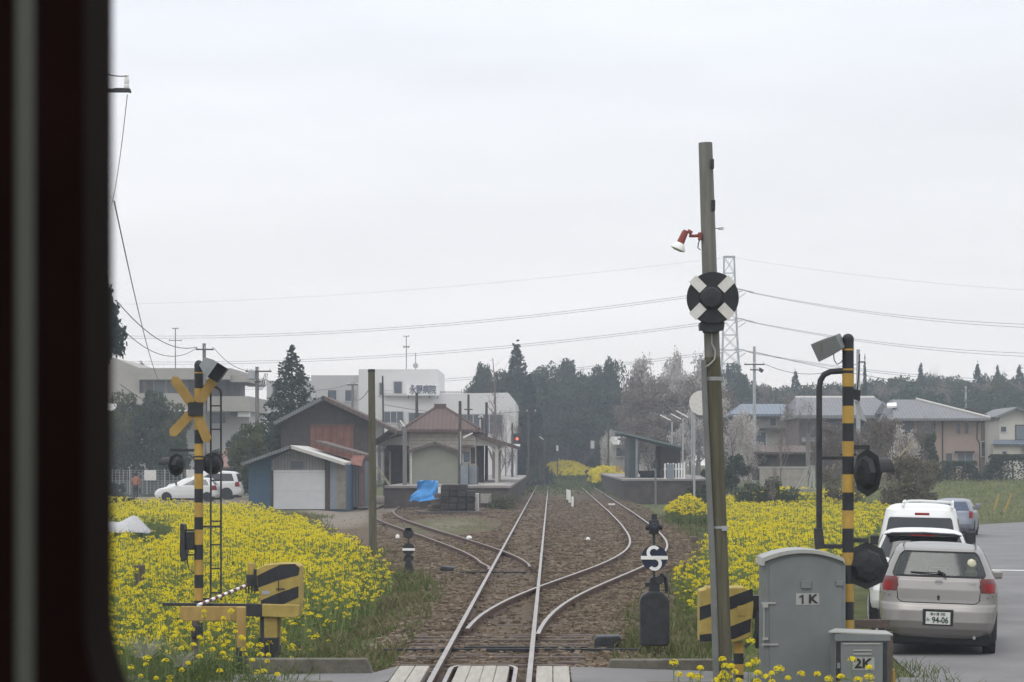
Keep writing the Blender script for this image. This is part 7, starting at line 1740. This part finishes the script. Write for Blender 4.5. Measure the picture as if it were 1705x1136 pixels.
def van_x(c):
    mb = MB()
    mb.tube([(-.33, .48, 1.84), (-.31, .47, 1.92), (-.2, .47, 1.945), (.0, .47, 1.95), (.5, .47, 1.935), (.58, .48, 1.925), (.60, .48, 1.84)], .026, 8); mb.tube([(.60, .3, 1.82), (.6, .9, 1.93), (.6, 2.4, 1.92)], .024, 8); mb.tube([(-.33, .3, 1.85), (-.33, .9, 1.93), (-.33, 2.4, 1.92)], .02, 8); c.part('roof_carrier', mb, M_wcar)
    mb = MB(); mb.obox(c.pt(.05, 1.705, .006), (.27, .02, .045)); c.part('brake_lamp', mb, M_lampr, smooth=False, bev=.006)
    mb = MB(); mb.obox((.95, 1.2, 1.22), (.2, .08, .3)); c.part('side_mirror', mb, M_trimb, smooth=False, bev=.03)
    mb = MB(); mb.tube([(-.4, -.05, .62), (.4, -.05, .62)], .02, 6); c.part('bumper_bar', mb, M_trimb)
queued('white van with roof carrier ahead of the white sport utility car', (6.93, 43.0, -.22), -10, 1.0, rr, ff, ww, 8, M_wcar, 1.87,
    [(1.17, -.84, .84), (1.2, -.88, .88), (1.60, -.88, .88), (1.64, -.84, .84)], [(.85, .88, 1.06), (1.15, .89, 1.06)], ((.6, 3.1), .3, .80), [(1.2, 1.2, 2.6), (1.4, 1.22, 2.55), (1.62, 1.26, 2.4)], van_x)
rr = [(.16, .22), (.02, .36), (0, .5), (.03, .64), (.08, .8), (.12, .95), (.42, 1.3), (.5, 1.36), (.8, 1.40), (1.4, 1.42)]
ff = [(4.4, .22), (4.5, .5), (4.4, .7), (3.8, .88), (3.3, .95), (2.7, 1.3), (2.5, 1.36), (2.2, 1.40), (1.9, 1.42)]
ww = [(.22, .80), (.4, .84), (.7, .85), (.92, .83), (1.0, .79), (1.3, .63), (1.36, .60), (1.40, .53), (1.42, .45)]
queued('blue grey estate car farthest along the bend of the road', (14.9, 85, -.37), -13.5, 0, rr, ff, ww, 7, M_wagon, 1.42,
    [(1.0, -.9, .9), (1.28, -.92, .92), (1.32, -.88, .88)], [(.72, .80, 1.08), (.98, .84, 1.15)], ((.8, 3.4), .31, .82), [(1.0, 1.2, 2.6), (1.2, 1.25, 2.5), (1.3, 1.32, 2.35)], None, mat('blue_tinted_glass', (.03, .05, .10), .1, .3, 3, spec=.6))
# the two white cars parked at the left, seen from the side, facing left
rr = [(.12, .22), (.02, .36), (0, .5), (.04, .64), (.07, .9), (.12, 1.0), (.42, 1.38), (.55, 1.44), (.9, 1.47), (1.3, 1.49)]
ff = [(3.85, .22), (3.93, .45), (3.88, .62), (3.7, .78), (3.1, .93), (2.9, 1.0), (2.2, 1.38), (2.0, 1.44), (1.8, 1.47), (1.6, 1.49)]
ww = [(.22, .78), (.4, .82), (.7, .83), (.95, .81), (1.05, .76), (1.38, .61), (1.44, .57), (1.47, .5), (1.49, .42)]
Y = 140; queued('white hatchback parked facing left beyond the left flower field', (W(366, Y), Y, -.02), 90, 0, rr, ff, ww, 7, M_wcar, 1.49, [(1.02, -.9, .9), (1.36, -.9, .9)], [(.72, .78, 1.22), (1.0, .82, 1.2)], ((.65, 3.15), .29, .81), [(1.0, 1.3, 2.5), (1.2, 1.33, 2.36), (1.36, 1.4, 2.2)], None)
rr = [(.12, .25), (.02, .4), (0, .6), (.05, .75), (.08, 1.0), (.12, 1.12), (.32, 1.7), (.5, 1.8), (.9, 1.84), (1.4, 1.86)]
ff = [(4.8, .25), (4.92, .5), (4.9, .8), (4.7, 1.0), (3.9, 1.12), (3.6, 1.2), (2.9, 1.7), (2.7, 1.8), (2.4, 1.84), (2.0, 1.86)]
ww = [(.25, .84), (.45, .88), (.9, .89), (1.1, .87), (1.2, .83), (1.7, .70), (1.8, .66), (1.84, .58), (1.86, .5)]
Y = 147; queued('larger white off-road car parked behind the white hatchback at left', (W(405, Y), Y, -.02), 90, 0, rr, ff, ww, 7, M_wcar, 1.86, [(1.15, -.9, .9), (1.66, -.9, .9)], [(.85, .82, 1.1), (1.15, .84, 1.1)], ((.95, 3.9), .38, .87), [(1.2, 1.16, 2.6), (1.5, 1.2, 2.45), (1.68, 1.24, 2.35)], None)
# ---------------------------------------------------------------- the walking person at the left
def skin(name, pts, edges, radii, m, parent, sub=2, root=0):
    me = bpy.data.meshes.new(name); me.from_pydata([Vector(p) for p in pts], edges, []); me.materials.append(m); o = bpy.data.objects.new(name, me); C.objects.link(o); o.parent = parent
    o.modifiers.new('skin', 'SKIN'); me.skin_vertices.new() if not me.skin_vertices else None
    for i, r in enumerate(radii):
        sv = me.skin_vertices[0].data[i]; sv.radius = r if isinstance(r, tuple) else (r, r); sv.use_root = (i == root)
    q = o.modifiers.new('smooth', 'SUBSURF'); q.levels = q.render_levels = sub
    for p in me.polygons: p.use_smooth = True
    return o
Y = 146.0; pe = thing('person', 'person in an orange brown jacket and dark trousers walking away past the left flower field', 'person', (W(226, Y), Y, .0))
M_skin = mat('skin', (.35, .22, .16), .6, .08, 6); M_jacket = mat('orange_brown_jacket', (.26, .105, .06), .85, .15, 5); M_trou = mat('dark_trousers', (.035, .035, .042), .9, .2, 5)
J = [(0, 0, .90), (0, .01, 1.10), (0, .03, 1.34), (0, .04, 1.45), (0, .05, 1.58), (0, .05, 1.66), (-.19, .03, 1.37), (-.25, .0, 1.12), (-.24, .08, .90), (-.24, .12, .80), (.19, .03, 1.37), (.26, .02, 1.12), (.27, .06, .90), (.27, .09, .80), (-.09, 0, .86), (-.1, .10, .48), (-.1, .02, .09), (-.1, .16, .04), (.09, 0, .86), (.1, .02, .48), (.1, -.16, .12), (.1, -.06, .04)]
Ee = [(0, 1), (1, 2), (2, 3), (3, 4), (4, 5), (2, 6), (6, 7), (7, 8), (8, 9), (2, 10), (10, 11), (11, 12), (12, 13), (0, 14), (14, 15), (15, 16), (16, 17), (0, 18), (18, 19), (19, 20), (20, 21)]
rd = [(.15, .11), (.14, .10), (.16, .11), .055, (.085, .1), (.07, .08), .06, .045, .036, .032, .06, .045, .036, .032, .09, .062, .045, .04, .09, .062, .045, .04]
skin('body', J, Ee, rd, M_skin, pe)
JJ = [J[i] for i in (0, 1, 2, 6, 7, 8, 10, 11, 12)]; skin('jacket', [(0, 0, .84)] + JJ[1:] + [(0, .035, 1.42)], [(0, 1), (1, 2), (2, 3), (3, 4), (4, 5), (2, 6), (6, 7), (7, 8), (2, 9)], [(.20, .15), (.185, .14), (.2, .14), .085, .07, .058, .085, .07, .058, .08], M_jacket, pe)
skin('trousers', [J[i] for i in (0, 14, 15, 16, 18, 19, 20)], [(0, 1), (1, 2), (2, 3), (0, 4), (4, 5), (5, 6)], [(.17, .13), .105, .08, .065, .105, .08, .065], M_trou, pe)
mb = MB(); mb.lathe(Vector(pe.location) + Vector((0, .045, 1.57)), [(.085, -.05), (.1, 0), (.102, .06), (.085, .12), (.04, .15), (.001, .155)], 14); mb.build('hair', mat('dark_hair', (.02, .018, .017), .8, .2, 9), pe, smooth=True)
tag(MB().obox(P(233, 818, Y), (.1, .26, .32)).tube([P(231.5, 815, Y), P(232, 809, Y), P(234.5, 815, Y)], .012, 5).build('carried_bag', M_seat, bev=.03), 'dark bag carried in the right hand of the walking person', 'bag')
# ---------------------------------------------------------------- the train: front window pillar close to the camera
M_cab = mat('unlit_cab_black', (.0075, .003, .0025), .9, .3, 8, spec=.05)  # darkness of the unlit cab is put into this near-black base colour
Yc = .92
s = thing('train_window_frame', 'shade-black train cab window frame with rounded corner filling the left edge of the photo', 'window frame', (0, Yc, 1.2))
mb = MB(); x0 = (188 - VX) / FPX * (Yc + .06); zb_ = H(1352, Yc + .06); r_ = .089; xr_, zt_ = 1.15, 3.35
inner = []
for cx, cz, a0 in ((x0 + r_, zb_ + r_, 180), (xr_ - r_, zb_ + r_, 270), (xr_ - r_, zt_ - r_, 0), (x0 + r_, zt_ - r_, 90)):
    inner += [(cx + r_ * math.cos(R(a0 + 90 * i / 16)), cz + r_ * math.sin(R(a0 + 90 * i / 16))) for i in range(17)]
outer = []
for (x, z) in inner:
    cx, cz = (x0 + xr_) / 2, (zb_ + zt_) / 2; dx, dz = x - cx, z - cz; hx, hz = (xr_ - x0) / 2 + .5, (zt_ - zb_) / 2 + .35; k_ = min(hx / max(abs(dx), 1e-6), hz / max(abs(dz), 1e-6)); outer.append((cx + dx * k_, cz + dz * k_))
n = len(inner); vs = [(x, Yc, z) for x, z in inner] + [(x, Yc, z) for x, z in outer] + [(x, Yc + .06, z) for x, z in inner] + [(x, Yc + .06, z) for x, z in outer]; fs = []
for i in range(n):
    j = (i + 1) % n; fs += [(i, j, n + j, n + i), (2 * n + i, 3 * n + i, 3 * n + j, 2 * n + j), (i, 2 * n + i, 2 * n + j, j), (n + i, n + j, 3 * n + j, 3 * n + i)]
mb.add(vs, fs); mb.build('frame', M_cab, s)
mb = MB(); mb.tube([(W(40, .86), .86, 1.0), (W(42, .86), .86, 3.6)], .0034, 12); mb.build('metal_strip', mat('dull_metal_strip', (.06, .064, .052), .5, .1, 4), s, smooth=True)
# ---------------------------------------------------------------- air
mb = MB(); mb.box(-420, 420, -70, 640, -2, 62)
hz = mb.build('haze', (hm := bpy.data.materials.new('haze_air'))); kind(hz, 'stuff')
hm.use_nodes = True; t = hm.node_tree; t.nodes.clear(); o_ = t.nodes.new('ShaderNodeOutputMaterial'); pv = t.nodes.new('ShaderNodeVolumePrincipled')
pv.inputs['Color'].default_value = (.77, .84, .97, 1); pv.inputs['Density'].default_value = .00078; pv.inputs['Anisotropy'].default_value = .1
t.links.new(pv.outputs[0], o_.inputs['Volume'])
